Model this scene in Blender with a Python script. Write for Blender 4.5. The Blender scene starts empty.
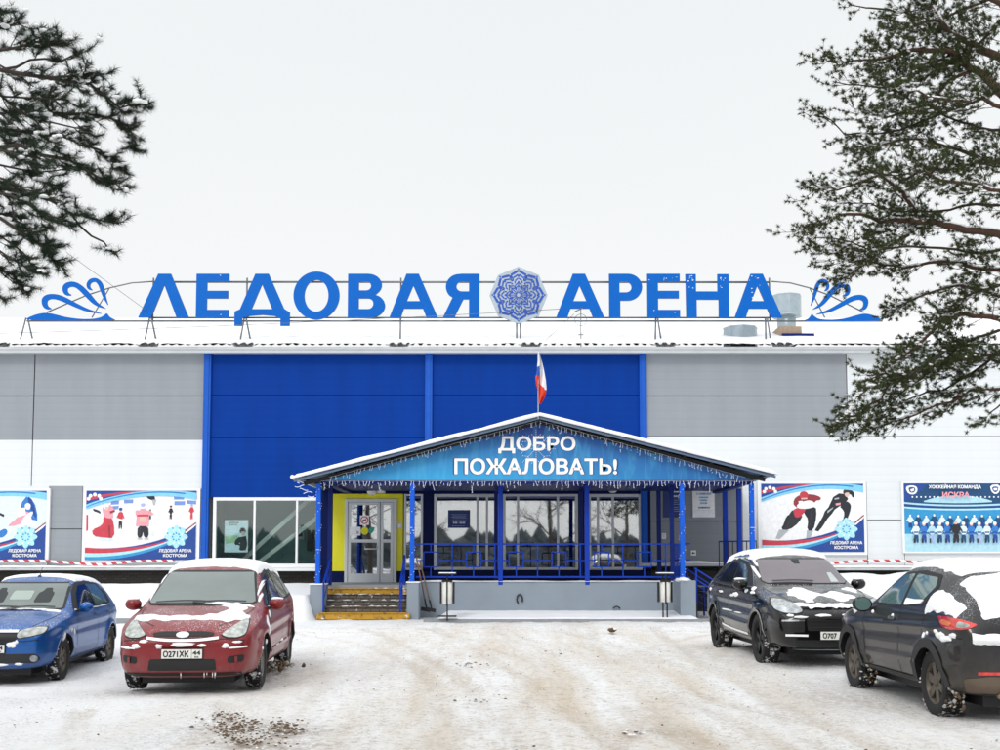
import bpy, bmesh, math, random
import numpy as np
from mathutils import Vector, Matrix, noise, geometry
from mathutils.bvhtree import BVHTree
random.seed(7); np.random.seed(7)
C = bpy.context.scene.collection
PI = math.pi
R = math.radians

# ------------------------------------------------------------------ camera numbers
F = 1100.0; E = 1.65; HOR = 558.0; PIT = R(4.0)
CYP = HOR - F*math.tan(PIT)
def WZ(py, Y): return E + Y*math.tan(PIT + math.atan((CYP-py)/F))
def WX(px, py, Y):
    z = WZ(py, Y) - E
    return (px-500.0)/F*(Y*math.cos(PIT) + z*math.sin(PIT))
def at(px, py, Y): return Vector((WX(px, py, Y), Y, WZ(py, Y)))
def ground_at(px, py, z0=0.0):
    t = math.tan(PIT + math.atan((CYP-py)/F)); Y = (z0-E)/t
    return Vector((WX(px, py, Y), Y, z0))

def gz(x, y):
    a = -0.13*math.exp(-((x+7.0)**2 + (y-16.5)**2)/(2*2.4**2))
    b = 0.11*math.exp(-((x-5.2)**2 + (y-18.6)**2)/(2*1.9**2))
    return a + b

# ------------------------------------------------------------------ materials
def lin(h):
    if isinstance(h, (tuple, list)): return tuple(h)
    h = h.lstrip('#'); o = []
    for i in (0, 2, 4):
        c = int(h[i:i+2], 16)/255.0
        o.append(c/12.92 if c <= 0.04045 else ((c+0.055)/1.055)**2.4)
    return tuple(o)
def nd(nt, t, **k):
    n = nt.nodes.new(t)
    for a, b in k.items(): setattr(n, a, b)
    return n
def mixc(nt, fac, a, b, blend='MIX'):
    m = nd(nt, 'ShaderNodeMix', data_type='RGBA', blend_type=blend)
    for s, v in ((m.inputs[0], fac), (m.inputs[6], a), (m.inputs[7], b)):
        if hasattr(v, 'is_linked') or hasattr(v, 'links'): nt.links.new(v, s)
        elif isinstance(v, (int, float)): s.default_value = v
        else: s.default_value = (*v[:3], 1)
    return m.outputs[2]
def nz(nt, scale, detail=3, rough=.55, obj=True, vec=None, dist=0.0):
    n = nd(nt, 'ShaderNodeTexNoise'); n.inputs['Scale'].default_value = scale
    n.inputs['Detail'].default_value = detail; n.inputs['Roughness'].default_value = rough
    n.inputs['Distortion'].default_value = dist
    if vec is None:
        tc = nd(nt, 'ShaderNodeTexCoord'); vec = tc.outputs['Object']
    nt.links.new(vec, n.inputs['Vector'])
    return n.outputs['Fac']
def ramp(nt, fac, p0, p1, c0=(0, 0, 0), c1=(1, 1, 1)):
    r = nd(nt, 'ShaderNodeValToRGB'); e = r.color_ramp.elements
    e[0].position = p0; e[1].position = p1; e[0].color = (*c0, 1); e[1].color = (*c1, 1)
    nt.links.new(fac, r.inputs[0]); return r.outputs[0]
def bump(nt, fac, strength, dist, bs):
    b = nd(nt, 'ShaderNodeBump'); b.inputs['Strength'].default_value = strength
    b.inputs['Distance'].default_value = dist
    nt.links.new(fac, b.inputs['Height']); nt.links.new(b.outputs[0], bs.inputs['Normal'])
def base(name):
    m = bpy.data.materials.new(name); m.use_nodes = True
    nt = m.node_tree; return m, nt, nt.nodes['Principled BSDF']
def mat(name, col, rough=.6, metal=0, var=.08, vs=3.0, bmp=0, bs_=40, coat=0, spec=.5):
    m, nt, b = base(name); c = lin(col)
    n = nz(nt, vs)
    d = tuple(max(0, v*(1-var)) for v in c); l = tuple(min(1, v*(1+var)) for v in c)
    nt.links.new(mixc(nt, n, d, l), b.inputs['Base Color'])
    b.inputs['Roughness'].default_value = rough; b.inputs['Metallic'].default_value = metal
    b.inputs['Coat Weight'].default_value = coat; b.inputs['Specular IOR Level'].default_value = spec
    if bmp: bump(nt, nz(nt, bs_), bmp, .01, b)
    return m
def snow_mat(name, col='#f4f5f7', bs=12, dirt=0.0):
    m, nt, b = base(name); c = lin(col)
    n = nz(nt, 2.2, 5)
    cc = mixc(nt, n, tuple(v*.93 for v in c), c)
    if dirt: cc = mixc(nt, ramp(nt, nz(nt, 9, 6, .7), .58, .72, (0, 0, 0), (dirt,)*3), cc, lin('#8d8478'))
    nt.links.new(cc, b.inputs['Base Color'])
    b.inputs['Roughness'].default_value = .75; b.inputs['Specular IOR Level'].default_value = .25
    bump(nt, nz(nt, bs, 6, .6), .35, .03, b); return m
def panel_mat(name, col, pitch=.25, var=.05, rough=.45):      # metal sandwich panel: fine horizontal ribs + weathering
    m, nt, b = base(name); c = lin(col)
    tc = nd(nt, 'ShaderNodeTexCoord')
    w = nd(nt, 'ShaderNodeTexWave', wave_type='BANDS', bands_direction='Z'); w.inputs['Scale'].default_value = 1/pitch/3.2
    w.inputs['Distortion'].default_value = .05
    nt.links.new(tc.outputs['Object'], w.inputs['Vector'])
    mp = nd(nt, 'ShaderNodeMapping'); mp.inputs['Scale'].default_value = (1.2, 1, .18)
    nt.links.new(tc.outputs['Object'], mp.inputs['Vector'])
    n = nz(nt, 1.6, 5, .6, vec=mp.outputs[0])
    cc = mixc(nt, n, tuple(v*(1-var) for v in c), tuple(min(1, v*(1+var)) for v in c))
    cc = mixc(nt, ramp(nt, w.outputs[0], .0, .12, (.13,)*3, (0,)*3), cc, tuple(v*.72 for v in c))
    nt.links.new(cc, b.inputs['Base Color']); b.inputs['Roughness'].default_value = rough; b.inputs['Specular IOR Level'].default_value = .1
    bump(nt, w.outputs[0], .25, .01, b); return m
def glass_mat(name, tint, refl=.16, rough=.02):
    m = bpy.data.materials.new(name); m.use_nodes = True; nt = m.node_tree; nt.nodes.clear()
    o = nd(nt, 'ShaderNodeOutputMaterial'); mx = nd(nt, 'ShaderNodeMixShader')
    t = nd(nt, 'ShaderNodeBsdfTransparent'); g = nd(nt, 'ShaderNodeBsdfGlossy')
    t.inputs[0].default_value = (*tint, 1); g.inputs[0].default_value = (1, 1, 1, 1); g.inputs['Roughness'].default_value = rough
    lw = nd(nt, 'ShaderNodeLayerWeight'); lw.inputs[0].default_value = .35
    ma = nd(nt, 'ShaderNodeMath', operation='MULTIPLY_ADD'); ma.inputs[1].default_value = .8; ma.inputs[2].default_value = refl
    nt.links.new(lw.outputs['Facing'], ma.inputs[0]); nt.links.new(ma.outputs[0], mx.inputs[0])
    n = nz(nt, .9, 2); bp = nd(nt, 'ShaderNodeBump'); bp.inputs['Strength'].default_value = .05; bp.inputs['Distance'].default_value = .02
    nt.links.new(n, bp.inputs['Height']); nt.links.new(bp.outputs[0], g.inputs['Normal'])
    nt.links.new(t.outputs[0], mx.inputs[1]); nt.links.new(g.outputs[0], mx.inputs[2]); nt.links.new(mx.outputs[0], o.inputs[0])
    return m

M = {}
M['snow'] = snow_mat('snow'); M['snow_dirty'] = snow_mat('snow_dirty', '#e4e2df', 10, .5)
M['grey_panel'] = panel_mat('grey_panel', '#92979d', var=.11); M['white_panel'] = panel_mat('white_panel', '#dadee0', var=.06)
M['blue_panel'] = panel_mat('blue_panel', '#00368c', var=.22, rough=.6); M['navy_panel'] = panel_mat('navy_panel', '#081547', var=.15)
M['strip_blue'] = mat('strip_blue', '#1a57b8', .5, var=.14, spec=.2); M['dim_grey'] = panel_mat('dim_grey', '#868b91', .3)
M['fascia'] = mat('fascia', '#bcc0c3', .5, var=.12); M['seam'] = mat('seam', '#5d6268', .7)
M['white_frame'] = mat('white_frame', '#e8eaeb', .4, var=.04); M['grey_frame'] = mat('grey_frame', '#c4c9cd', .35, .1)
M['blue_paint'] = mat('blue_paint', '#0636a4', .45, var=.15, spec=.25); M['blue_lit'] = mat('blue_lit', '#0a58cc', .45, var=.14, spec=.25)
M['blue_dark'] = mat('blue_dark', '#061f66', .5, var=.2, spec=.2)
M['letter'] = mat('letter', '#005db6', .5, var=.08, vs=1.5, spec=.15); M['letter_side'] = mat('letter_side', '#0b3f86', .5)
M['steel'] = mat('steel', '#6f7377', .45, .6, var=.2); M['galv'] = mat('galv', '#a9b6bb', .4, .35, var=.22, vs=5)
M['rust'] = mat('rust', '#a48f78', .8, var=.35, vs=14); M['dark'] = mat('dark', '#17181b', .6, var=.2); M['black'] = mat('black', '#0b0b0d', .55)
M['yellow'] = mat('yellow', '#dcd60c', .5, var=.07); M['render'] = mat('render', '#86919c', .8, var=.12, vs=1.5, bmp=.3)
M['red'] = mat('red', '#c1272d', .6); M['white'] = mat('white', '#f2f2f2', .6, var=.03); M['navy'] = mat('navy', '#122f70', .5)
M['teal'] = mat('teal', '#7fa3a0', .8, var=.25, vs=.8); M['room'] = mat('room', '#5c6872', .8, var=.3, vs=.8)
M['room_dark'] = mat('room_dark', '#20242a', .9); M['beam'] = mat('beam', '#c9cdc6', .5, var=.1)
M['wood'] = mat('wood', '#7d6148', .7, var=.25, vs=12); M['bark'] = mat('bark', '#523a2f', .9, var=.45, vs=9, bmp=.8, bs_=30)
M['bark_grey'] = mat('bark_grey', '#3c342f', .9, var=.4, vs=9, bmp=.8, bs_=30)
M['glass'] = glass_mat('glass', (.88, .95, .94), .07); M['glass_porch'] = glass_mat('glass_porch', (.80, .86, .90), .42)
M['mud'] = mat('mud', '#5e4935', .9, var=.4, vs=20, bmp=.8)
M['lamp_white'] = mat('lamp_white', '#d4d2cc', .4); M['bulb'] = mat('bulb', '#dfe4f2', .3)
M['kerb'] = mat('kerb', '#8b8f93', .85, var=.2, vs=6)
for n, c in dict(p_white='#eef1f4', p_navy='#17418f', p_cyan='#7cc6ea', p_blue='#2f74c0', p_red='#c2384a', p_skin='#d8b8a8', p_pink='#e79aa6',
                 p_redcoat='#c8394a', p_black='#1d2028', p_grey='#a9aeb2', p_lblue='#a9dcf2', p_dcyan='#0c4470', p_board='#6f8fd0', p_mred='#8e2f38',
                 p_ice='#a9d3e2', p_pale='#d5e6f3', p_sky='#2a8fc4', p_dark2='#2b2a33', p_lilac='#9fb0dc').items(): M[n] = mat(n, c, .45, var=.22, vs=9)

def brick_mat(name, c1, c2, mortar, sx=2.5, snowy=0.0):
    m, nt, b = base(name); tc = nd(nt, 'ShaderNodeTexCoord'); sp = nd(nt, 'ShaderNodeSeparateXYZ'); cb = nd(nt, 'ShaderNodeCombineXYZ')
    nt.links.new(tc.outputs['Object'], sp.inputs[0]); nt.links.new(sp.outputs[0], cb.inputs[0]); nt.links.new(sp.outputs[2], cb.inputs[1])
    br = nd(nt, 'ShaderNodeTexBrick'); br.inputs['Scale'].default_value = sx
    br.inputs['Color1'].default_value = (*lin(c1), 1); br.inputs['Color2'].default_value = (*lin(c2), 1); br.inputs['Mortar'].default_value = (*lin(mortar), 1)
    br.inputs['Mortar Size'].default_value = .03; br.inputs['Row Height'].default_value = .2
    nt.links.new(cb.outputs[0], br.inputs['Vector'])
    cc = mixc(nt, ramp(nt, nz(nt, 7, 5), .4, .7), br.outputs[0], tuple(v*.5 for v in lin(c1)))
    if snowy: cc = mixc(nt, ramp(nt, nz(nt, 5, 6, .7), .62-snowy*.1, .70), cc, lin('#e6e8ea'))
    nt.links.new(cc, b.inputs['Base Color']); b.inputs['Roughness'].default_value = .85
    bump(nt, br.outputs['Fac'], -.5, .01, b); return m
M['plinth'] = brick_mat('plinth_brick', '#3e3a35', '#2a2724', '#191817')
M['step_stone'] = brick_mat('step_stone', '#7b7268', '#5d554c', '#3a352f', 2.2, .3)
def worn_yellow():
    m, nt, b = base('step_yellow'); n = ramp(nt, nz(nt, 9, 6, .7), .52, .64)
    cc = mixc(nt, n, lin('#bb8d22'), lin('#6a5638')); cc = mixc(nt, ramp(nt, nz(nt, 4, 5), .62, .68), cc, lin('#dcdcdc'))
    nt.links.new(cc, b.inputs['Base Color']); b.inputs['Roughness'].default_value = .7; return m
M['step_yellow'] = worn_yellow()
def stripes(name):
    m, nt, b = base(name); tc = nd(nt, 'ShaderNodeTexCoord')
    w = nd(nt, 'ShaderNodeTexWave', wave_type='BANDS', bands_direction='DIAGONAL'); w.inputs['Scale'].default_value = 1.9
    nt.links.new(tc.outputs['Object'], w.inputs['Vector'])
    nt.links.new(ramp(nt, w.outputs[0], .48, .52, lin('#c63b42'), lin('#efeff0')), b.inputs['Base Color']); return m
M['tape'] = stripes('tape')
def banner_mat():
    m, nt, b = base('banner_print'); tc = nd(nt, 'ShaderNodeTexCoord'); sp = nd(nt, 'ShaderNodeSeparateXYZ')
    nt.links.new(tc.outputs['Generated'], sp.inputs[0])
    c = ramp(nt, sp.outputs[2], 0.0, .85, lin('#2a9fd8'), lin('#0d388a'))
    dist = nd(nt, 'ShaderNodeMath', operation='SUBTRACT'); dist.inputs[1].default_value = .33; nt.links.new(sp.outputs[0], dist.inputs[0])
    ab = nd(nt, 'ShaderNodeMath', operation='ABSOLUTE'); nt.links.new(dist.outputs[0], ab.inputs[0])
    c = mixc(nt, ramp(nt, ab.outputs[0], .05, .65, (0,)*3, (.85,)*3), c, lin('#0f3f94'))
    mp = nd(nt, 'ShaderNodeMapping'); mp.inputs['Rotation'].default_value = (0, .6, 0); mp.inputs['Scale'].default_value = (3, 1, .5)
    nt.links.new(tc.outputs['Object'], mp.inputs['Vector'])
    c = mixc(nt, ramp(nt, nz(nt, 1.3, 6, .65, vec=mp.outputs[0], dist=.6), .5, .75, (0,)*3, (.5,)*3), c, lin('#4fb4dd'))
    nt.links.new(c, b.inputs['Base Color']); b.inputs['Roughness'].default_value = .5; return m
M['banner'] = banner_mat()
def paint(name, col, metal=.35, dirt='#8d8a86', dz=.55, dust=.2, rough=.34, coat=.45):
    m, nt, b = base(name); c = lin(col); tc = nd(nt, 'ShaderNodeTexCoord'); sp = nd(nt, 'ShaderNodeSeparateXYZ')
    nt.links.new(tc.outputs['Object'], sp.inputs[0])
    low = nd(nt, 'ShaderNodeMapRange'); low.inputs[1].default_value = dz; low.inputs[2].default_value = .15; low.inputs[3].default_value = 0; low.inputs[4].default_value = 1
    nt.links.new(sp.outputs[2], low.inputs[0])
    n = nz(nt, 6, 6, .65); mu = nd(nt, 'ShaderNodeMath', operation='MULTIPLY'); nt.links.new(low.outputs[0], mu.inputs[0])
    nt.links.new(ramp(nt, n, .3, .7, (.2,)*3, (1,)*3), mu.inputs[1])
    m2 = nd(nt, 'ShaderNodeMath', operation='MULTIPLY_ADD'); m2.inputs[1].default_value = dust*1.6; nt.links.new(mu.outputs[0], m2.inputs[0])
    film = ramp(nt, nz(nt, 2.0, 5, .6), .35, .8, (0,)*3, (dust*.35,)*3)
    nt.links.new(film, m2.inputs[2])
    cc = mixc(nt, m2.outputs[0], c, lin(dirt))
    ge = nd(nt, 'ShaderNodeNewGeometry'); sn = nd(nt, 'ShaderNodeSeparateXYZ'); nt.links.new(ge.outputs['Normal'], sn.inputs[0])
    up = ramp(nt, sn.outputs[2], .35, .8); sp1 = ramp(nt, nz(nt, 55, 4, .8), .54, .62); sp2 = ramp(nt, nz(nt, 3.2, 4, .6), .42, .66)
    q1 = nd(nt, 'ShaderNodeMath', operation='MULTIPLY'); q2 = nd(nt, 'ShaderNodeMath', operation='MULTIPLY'); nt.links.new(up, q1.inputs[0]); nt.links.new(sp1, q1.inputs[1]); nt.links.new(q1.outputs[0], q2.inputs[0]); nt.links.new(sp2, q2.inputs[1])
    cc = mixc(nt, q2.outputs[0], cc, (.80, .82, .85))
    nt.links.new(cc, b.inputs['Base Color']); b.inputs['Metallic'].default_value = metal
    nt.links.new(mixc(nt, m2.outputs[0], (rough,)*3, (.8,)*3), b.inputs['Roughness'])
    b.inputs['Coat Weight'].default_value = coat; b.inputs['Coat Roughness'].default_value = .06; b.inputs['Specular IOR Level'].default_value = .3
    bump(nt, nz(nt, 90, 2), .02, .002, b); return m
M['car_red'] = paint('paint_red', '#7c0814', .15); M['car_blue'] = paint('paint_blue', '#00529c', .4)
M['car_black'] = paint('paint_black', '#050608', .0, dust=.04, rough=.12, coat=.45); M['car_char'] = paint('paint_charcoal', '#18181b', .1, '#6e655a', .8, .26)
M['plastic'] = mat('plastic', '#1b1c1e', .6, var=.2, vs=8); M['rim_grey'] = mat('rim_grey', '#5d564c', .5, .4, var=.25, vs=9); M['rim_dark'] = mat('rim_dark', '#1a1a1c', .4, .5, var=.2)
M['rim_silver'] = mat('rim_silver', '#7b7873', .45, .5, var=.25, vs=9)
def tyre_mat():
    m, nt, b = base('tyre_rubber'); c = mixc(nt, ramp(nt, nz(nt, 11, 5, .7), .56, .62), lin('#18181a'), lin('#dfe1e3'))
    nt.links.new(c, b.inputs['Base Color']); b.inputs['Roughness'].default_value = .85; bump(nt, nz(nt, 30, 3), .5, .02, b); return m
M['slush'] = mat('slush', '#a8a49d', .9, var=.3, vs=14, bmp=.6); M['tyre'] = tyre_mat(); M['tyre_side'] = mat('tyre_side', '#1a1a1b', .8, var=.25, vs=12)
def glossy(name, col, rough=.05, var=.1, vs=2): return mat(name, col, rough, 0, var=var, vs=vs, coat=.5, spec=.6)
M['ws_red'] = glossy('screen_frosted', '#616e6b', .16, .28, 1.6); M['ws_blue'] = glossy('screen_clear', '#56645f', .06, .35, 2.5); M['ws_black'] = glossy('screen_rose', '#574c55', .05, .35, 1.8)
M['car_glass'] = glossy('car_glass', '#12191b', .10, .4, 3); M['glass_lite'] = glossy('glass_lite', '#54706e', .06, .3, 2)
M['seat_dark'] = mat('seat_dark', '#2b3032', .7)
M['chrome'] = mat('chrome', '#c9cccf', .12, .9, var=.05)
def lens_mat(name, c0, c1, sc=25):
    m, nt, b = base(name); v = nd(nt, 'ShaderNodeTexVoronoi'); v.inputs['Scale'].default_value = sc
    tc = nd(nt, 'ShaderNodeTexCoord'); nt.links.new(tc.outputs['Object'], v.inputs['Vector'])
    nt.links.new(mixc(nt, v.outputs['Distance'], lin(c0), lin(c1)), b.inputs['Base Color'])
    b.inputs['Roughness'].default_value = .15; b.inputs['Coat Weight'].default_value = 1; b.inputs['Metallic'].default_value = .2; return m
M['lens'] = lens_mat('headlight_lens', '#c3c6be', '#6f7573', 14); M['lens_dark'] = lens_mat('headlight_lens_dark', '#5b6166', '#c9cfd3', 9)
M['tail_red'] = lens_mat('tail_lens', '#b01414', '#e0392a', 20); M['amber'] = mat('amber', '#d8752a', .2, coat=1)
M['plate'] = mat('plate_white', '#dcdcd6', .5, var=.1, vs=20)
M['needle_dark'] = mat('needle_dark', '#2c3a2c', .7, var=.45, vs=2.2, spec=.2); M['needle'] = mat('needle', '#414a2c', .7, var=.45, vs=1.6, spec=.2)

def ground_mat():
    m, nt, b = base('packed_snow'); tc = nd(nt, 'ShaderNodeTexCoord'); obj = tc.outputs['Object']
    snow = mixc(nt, nz(nt, .8, 6, .6), lin('#e9eaeb'), lin('#f8f9fa'))
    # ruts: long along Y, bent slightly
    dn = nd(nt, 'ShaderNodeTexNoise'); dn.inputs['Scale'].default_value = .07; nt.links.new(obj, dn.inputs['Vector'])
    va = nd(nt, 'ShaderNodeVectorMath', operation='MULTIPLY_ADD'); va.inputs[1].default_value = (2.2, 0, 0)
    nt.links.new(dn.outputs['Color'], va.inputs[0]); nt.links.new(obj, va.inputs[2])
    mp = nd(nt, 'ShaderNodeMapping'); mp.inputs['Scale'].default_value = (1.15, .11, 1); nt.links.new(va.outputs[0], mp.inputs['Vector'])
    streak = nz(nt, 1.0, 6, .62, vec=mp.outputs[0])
    fine = nz(nt, 9, 8, .8); gran = nz(nt, 26, 6, .85)
    # travelled area: wide band in front of the porch
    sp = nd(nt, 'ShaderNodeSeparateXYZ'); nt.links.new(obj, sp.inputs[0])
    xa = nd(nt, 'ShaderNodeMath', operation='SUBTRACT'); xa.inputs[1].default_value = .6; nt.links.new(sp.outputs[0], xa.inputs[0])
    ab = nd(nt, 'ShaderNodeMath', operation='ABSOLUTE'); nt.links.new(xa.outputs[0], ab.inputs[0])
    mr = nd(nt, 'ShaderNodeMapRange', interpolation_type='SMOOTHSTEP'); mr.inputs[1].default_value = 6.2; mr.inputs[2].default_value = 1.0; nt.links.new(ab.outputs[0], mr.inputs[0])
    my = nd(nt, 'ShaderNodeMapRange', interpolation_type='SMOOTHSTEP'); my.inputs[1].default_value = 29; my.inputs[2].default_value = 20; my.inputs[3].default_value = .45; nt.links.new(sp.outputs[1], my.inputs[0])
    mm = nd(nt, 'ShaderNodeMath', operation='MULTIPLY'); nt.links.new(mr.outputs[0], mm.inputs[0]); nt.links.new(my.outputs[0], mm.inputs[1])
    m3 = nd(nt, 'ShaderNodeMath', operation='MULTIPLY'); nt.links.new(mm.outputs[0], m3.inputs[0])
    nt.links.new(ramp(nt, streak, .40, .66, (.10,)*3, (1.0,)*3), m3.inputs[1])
    c = mixc(nt, m3.outputs[0], snow, lin('#d6cab9'))  # tan dirt along the ruts, doubling as painted shade in them
    m4 = nd(nt, 'ShaderNodeMath', operation='MULTIPLY'); nt.links.new(ramp(nt, fine, .50, .62), m4.inputs[0])
    m5 = nd(nt, 'ShaderNodeMath', operation='MULTIPLY_ADD'); m5.inputs[1].default_value = .48; m5.inputs[2].default_value = .10; nt.links.new(mm.outputs[0], m5.inputs[0]); nt.links.new(m5.outputs[0], m4.inputs[1])
    c = mixc(nt, m4.outputs[0], c, lin('#a79885'))
    m6 = nd(nt, 'ShaderNodeMath', operation='MULTIPLY'); nt.links.new(ramp(nt, gran, .53, .60, (0,)*3, (.75,)*3), m6.inputs[0]); nt.links.new(ramp(nt, nz(nt, 1.1, 6, .7), .40, .60), m6.inputs[1])
    c = mixc(nt, m6.outputs[0], c, lin('#857a6d'))
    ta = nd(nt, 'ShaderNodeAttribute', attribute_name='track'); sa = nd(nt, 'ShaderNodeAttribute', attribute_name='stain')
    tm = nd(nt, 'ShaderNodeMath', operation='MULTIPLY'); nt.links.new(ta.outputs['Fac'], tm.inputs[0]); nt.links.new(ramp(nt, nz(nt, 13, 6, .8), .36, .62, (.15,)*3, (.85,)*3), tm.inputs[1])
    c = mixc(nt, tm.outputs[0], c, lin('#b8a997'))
    sm_ = nd(nt, 'ShaderNodeMath', operation='MULTIPLY'); nt.links.new(sa.outputs['Fac'], sm_.inputs[0]); nt.links.new(ramp(nt, nz(nt, 11, 7, .8), .42, .60), sm_.inputs[1])
    c = mixc(nt, sm_.outputs[0], c, lin('#77604a'))
    nt.links.new(c, b.inputs['Base Color']); b.inputs['Roughness'].default_value = .7; b.inputs['Specular IOR Level'].default_value = .3
    ad = nd(nt, 'ShaderNodeMath', operation='MULTIPLY_ADD'); ad.inputs[1].default_value = .5; nt.links.new(fine, ad.inputs[0]); nt.links.new(streak, ad.inputs[2])
    bump(nt, ad.outputs[0], 1.0, .085, b); return m
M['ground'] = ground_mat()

# ------------------------------------------------------------------ object helpers
WM = {}
def thing(name, label, cat, loc=(0, 0, 0), rotz=0.0, group=None):
    o = bpy.data.objects.new(name, None); C.objects.link(o); o.empty_display_size = .2
    o.location = loc; o.rotation_euler = (0, 0, rotz); o['label'] = label; o['category'] = cat
    if group: o['group'] = group
    WM[o.name] = Matrix.Translation(Vector(loc)) @ Matrix.Rotation(rotz, 4, 'Z')
    return o
def tag(o, label, cat, group=None):
    o['label'] = label; o['category'] = cat
    if group: o['group'] = group
    return o
def link(me, name, parent=None, local=False):
    o = bpy.data.objects.new(name, me); C.objects.link(o)
    if parent is not None:
        o.parent = parent; w = WM[parent.name]; WM[o.name] = w
        if parent.type == 'MESH': WM[o.name] = WM[parent.name]
        if not local: me.transform(w.inverted())
    else: WM[o.name] = Matrix.Identity(4)
    return o
class MB:
    def __init__(s): s.v = []; s.f = []; s.m = []; s.mats = []; s.sm = []
    def mi(s, m):
        m = M[m] if isinstance(m, str) else m
        if m not in s.mats: s.mats.append(m)
        return s.mats.index(m)
    def add(s, vs, fs, m, smooth=False):
        b = len(s.v); s.v += [tuple(v) for v in vs]; i = s.mi(m)
        for f in fs: s.f.append([b+k for k in f]); s.m.append(i); s.sm.append(smooth)
    def box(s, x0, x1, y0, y1, z0, z1, m):
        if x0 > x1: x0, x1 = x1, x0
        if y0 > y1: y0, y1 = y1, y0
        if z0 > z1: z0, z1 = z1, z0
        v = [(x, y, z) for x in (x0, x1) for y in (y0, y1) for z in (z0, z1)]
        s.add(v, [(0, 1, 3, 2), (4, 6, 7, 5), (0, 4, 5, 1), (2, 3, 7, 6), (0, 2, 6, 4), (1, 5, 7, 3)], m); return s
    def bar(s, a, b, w, h, m, up=(0, 0, 1)):
        a = Vector(a); b = Vector(b); d = (b-a).normalized(); u = Vector(up)
        if abs(d.dot(u)) > .98: u = Vector((0, 1, 0))
        r = d.cross(u).normalized(); u = r.cross(d).normalized()
        v = [p + r*sx*w/2 + u*sz*h/2 for p in (a, b) for sx in (-1, 1) for sz in (-1, 1)]
        s.add(v, [(0, 1, 3, 2), (4, 6, 7, 5), (0, 4, 5, 1), (2, 3, 7, 6), (0, 2, 6, 4), (1, 5, 7, 3)], m); return s
    def tube(s, pts, r0, m, r1=None, n=8, cap=True):
        pts = [Vector(p) for p in pts]; r1 = r0 if r1 is None else r1; k = len(pts); vs = []; up = Vector((0.03, .02, 1))
        for i, p in enumerate(pts):
            d = (pts[min(i+1, k-1)] - pts[max(i-1, 0)]).normalized()
            if abs(d.dot(up)) > .97: u0 = Vector((1, 0, 0))
            else: u0 = up
            a = d.cross(u0).normalized(); b = a.cross(d); r = r0 + (r1-r0)*i/(k-1)
            for j in range(n): t = 2*PI*j/n; vs.append(p + a*math.cos(t)*r + b*math.sin(t)*r)
        fs = [(i*n+j, i*n+(j+1) % n, (i+1)*n+(j+1) % n, (i+1)*n+j) for i in range(k-1) for j in range(n)]
        if cap: fs += [tuple(range(n))[::-1], tuple((k-1)*n+j for j in range(n))]
        s.add(vs, fs, m, True); return s
    def lathe(s, prof, m, ax=1, n=32, c=(0, 0, 0)):      # prof: (r, h) along axis
        vs = []
        for r, h in prof:
            for j in range(n):
                t = 2*PI*j/n; p = [0, 0, 0]; o = [i for i in range(3) if i != ax]
                p[ax] = h; p[o[0]] = r*math.cos(t); p[o[1]] = r*math.sin(t); vs.append([p[i]+c[i] for i in range(3)])
        fs = [(i*n+j, i*n+(j+1) % n, (i+1)*n+(j+1) % n, (i+1)*n+j) for i in range(len(prof)-1) for j in range(n)]
        s.add(vs, fs, m, True); return s
    def flat(s, pts, y, m): s.add([(p[0], y, p[1]) for p in pts], [tuple(range(len(pts)))], m); return s
    def prism(s, pts, y0, y1, m):      # xz polygon extruded in y
        n = len(pts); v = [(p[0], y0, p[1]) for p in pts] + [(p[0], y1, p[1]) for p in pts]
        s.add(v, [tuple(range(n)), tuple(range(2*n-1, n-1, -1))] + [(i, i+n, (i+1) % n + n, (i+1) % n) for i in range(n)], m); return s
    def blob(s, c, r, m, sub=2, nzs=1.5, amp=.25, seed=0):
        bm = bmesh.new(); bmesh.ops.create_icosphere(bm, subdivisions=sub, radius=1)
        vs = []
        for v in bm.verts:
            k = 1 + amp*noise.noise(v.co*nzs + Vector((seed*3.1, seed, 0))); vs.append([c[i] + v.co[i]*r[i]*k for i in range(3)])
        fs = [[v.index for v in f.verts] for f in bm.faces]; bm.free(); s.add(vs, fs, m, True); return s
    def mesh(s, name, fixn=True):
        me = bpy.data.meshes.new(name); me.from_pydata(s.v, [], s.f)
        for m in s.mats: me.materials.append(m)
        me.polygons.foreach_set('material_index', s.m); me.polygons.foreach_set('use_smooth', s.sm); me.update()
        if fixn:
            bm = bmesh.new(); bm.from_mesh(me); bmesh.ops.recalc_face_normals(bm, faces=bm.faces); bm.to_mesh(me); bm.free()
        return me
    def build(s, name, parent=None, local=False, fixn=True, kind=None):
        o = link(s.mesh(name, fixn), name, parent, local)
        if kind: o['kind'] = kind
        return o
def bevel(o, w=.01, seg=2):
    m = o.modifiers.new('bevel', 'BEVEL'); m.width = w; m.segments = seg; m.limit_method = 'ANGLE'; return o
def curve_mesh(polys, m, ext=0.0):           # polys in (x, z) -> prism with holes, front at y=-ext
    cu = bpy.data.curves.new('c', 'CURVE'); cu.dimensions = '2D'; cu.fill_mode = 'BOTH'; cu.extrude = ext
    for p in polys:
        sp = cu.splines.new('POLY'); sp.points.add(len(p)-1)
        for i, q in enumerate(p): sp.points[i].co = (q[0], q[1], 0, 1)
        sp.use_cyclic_u = True
    return _conv(cu, m)
def _conv(cu, m):
    o = bpy.data.objects.new('tmp', cu); C.objects.link(o); bpy.context.view_layer.update()
    me = bpy.data.meshes.new_from_object(o.evaluated_get(bpy.context.evaluated_depsgraph_get()))
    bpy.data.objects.remove(o); bpy.data.curves.remove(cu)
    me.materials.clear(); me.materials.append(M[m] if isinstance(m, str) else m)
    return me
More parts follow.
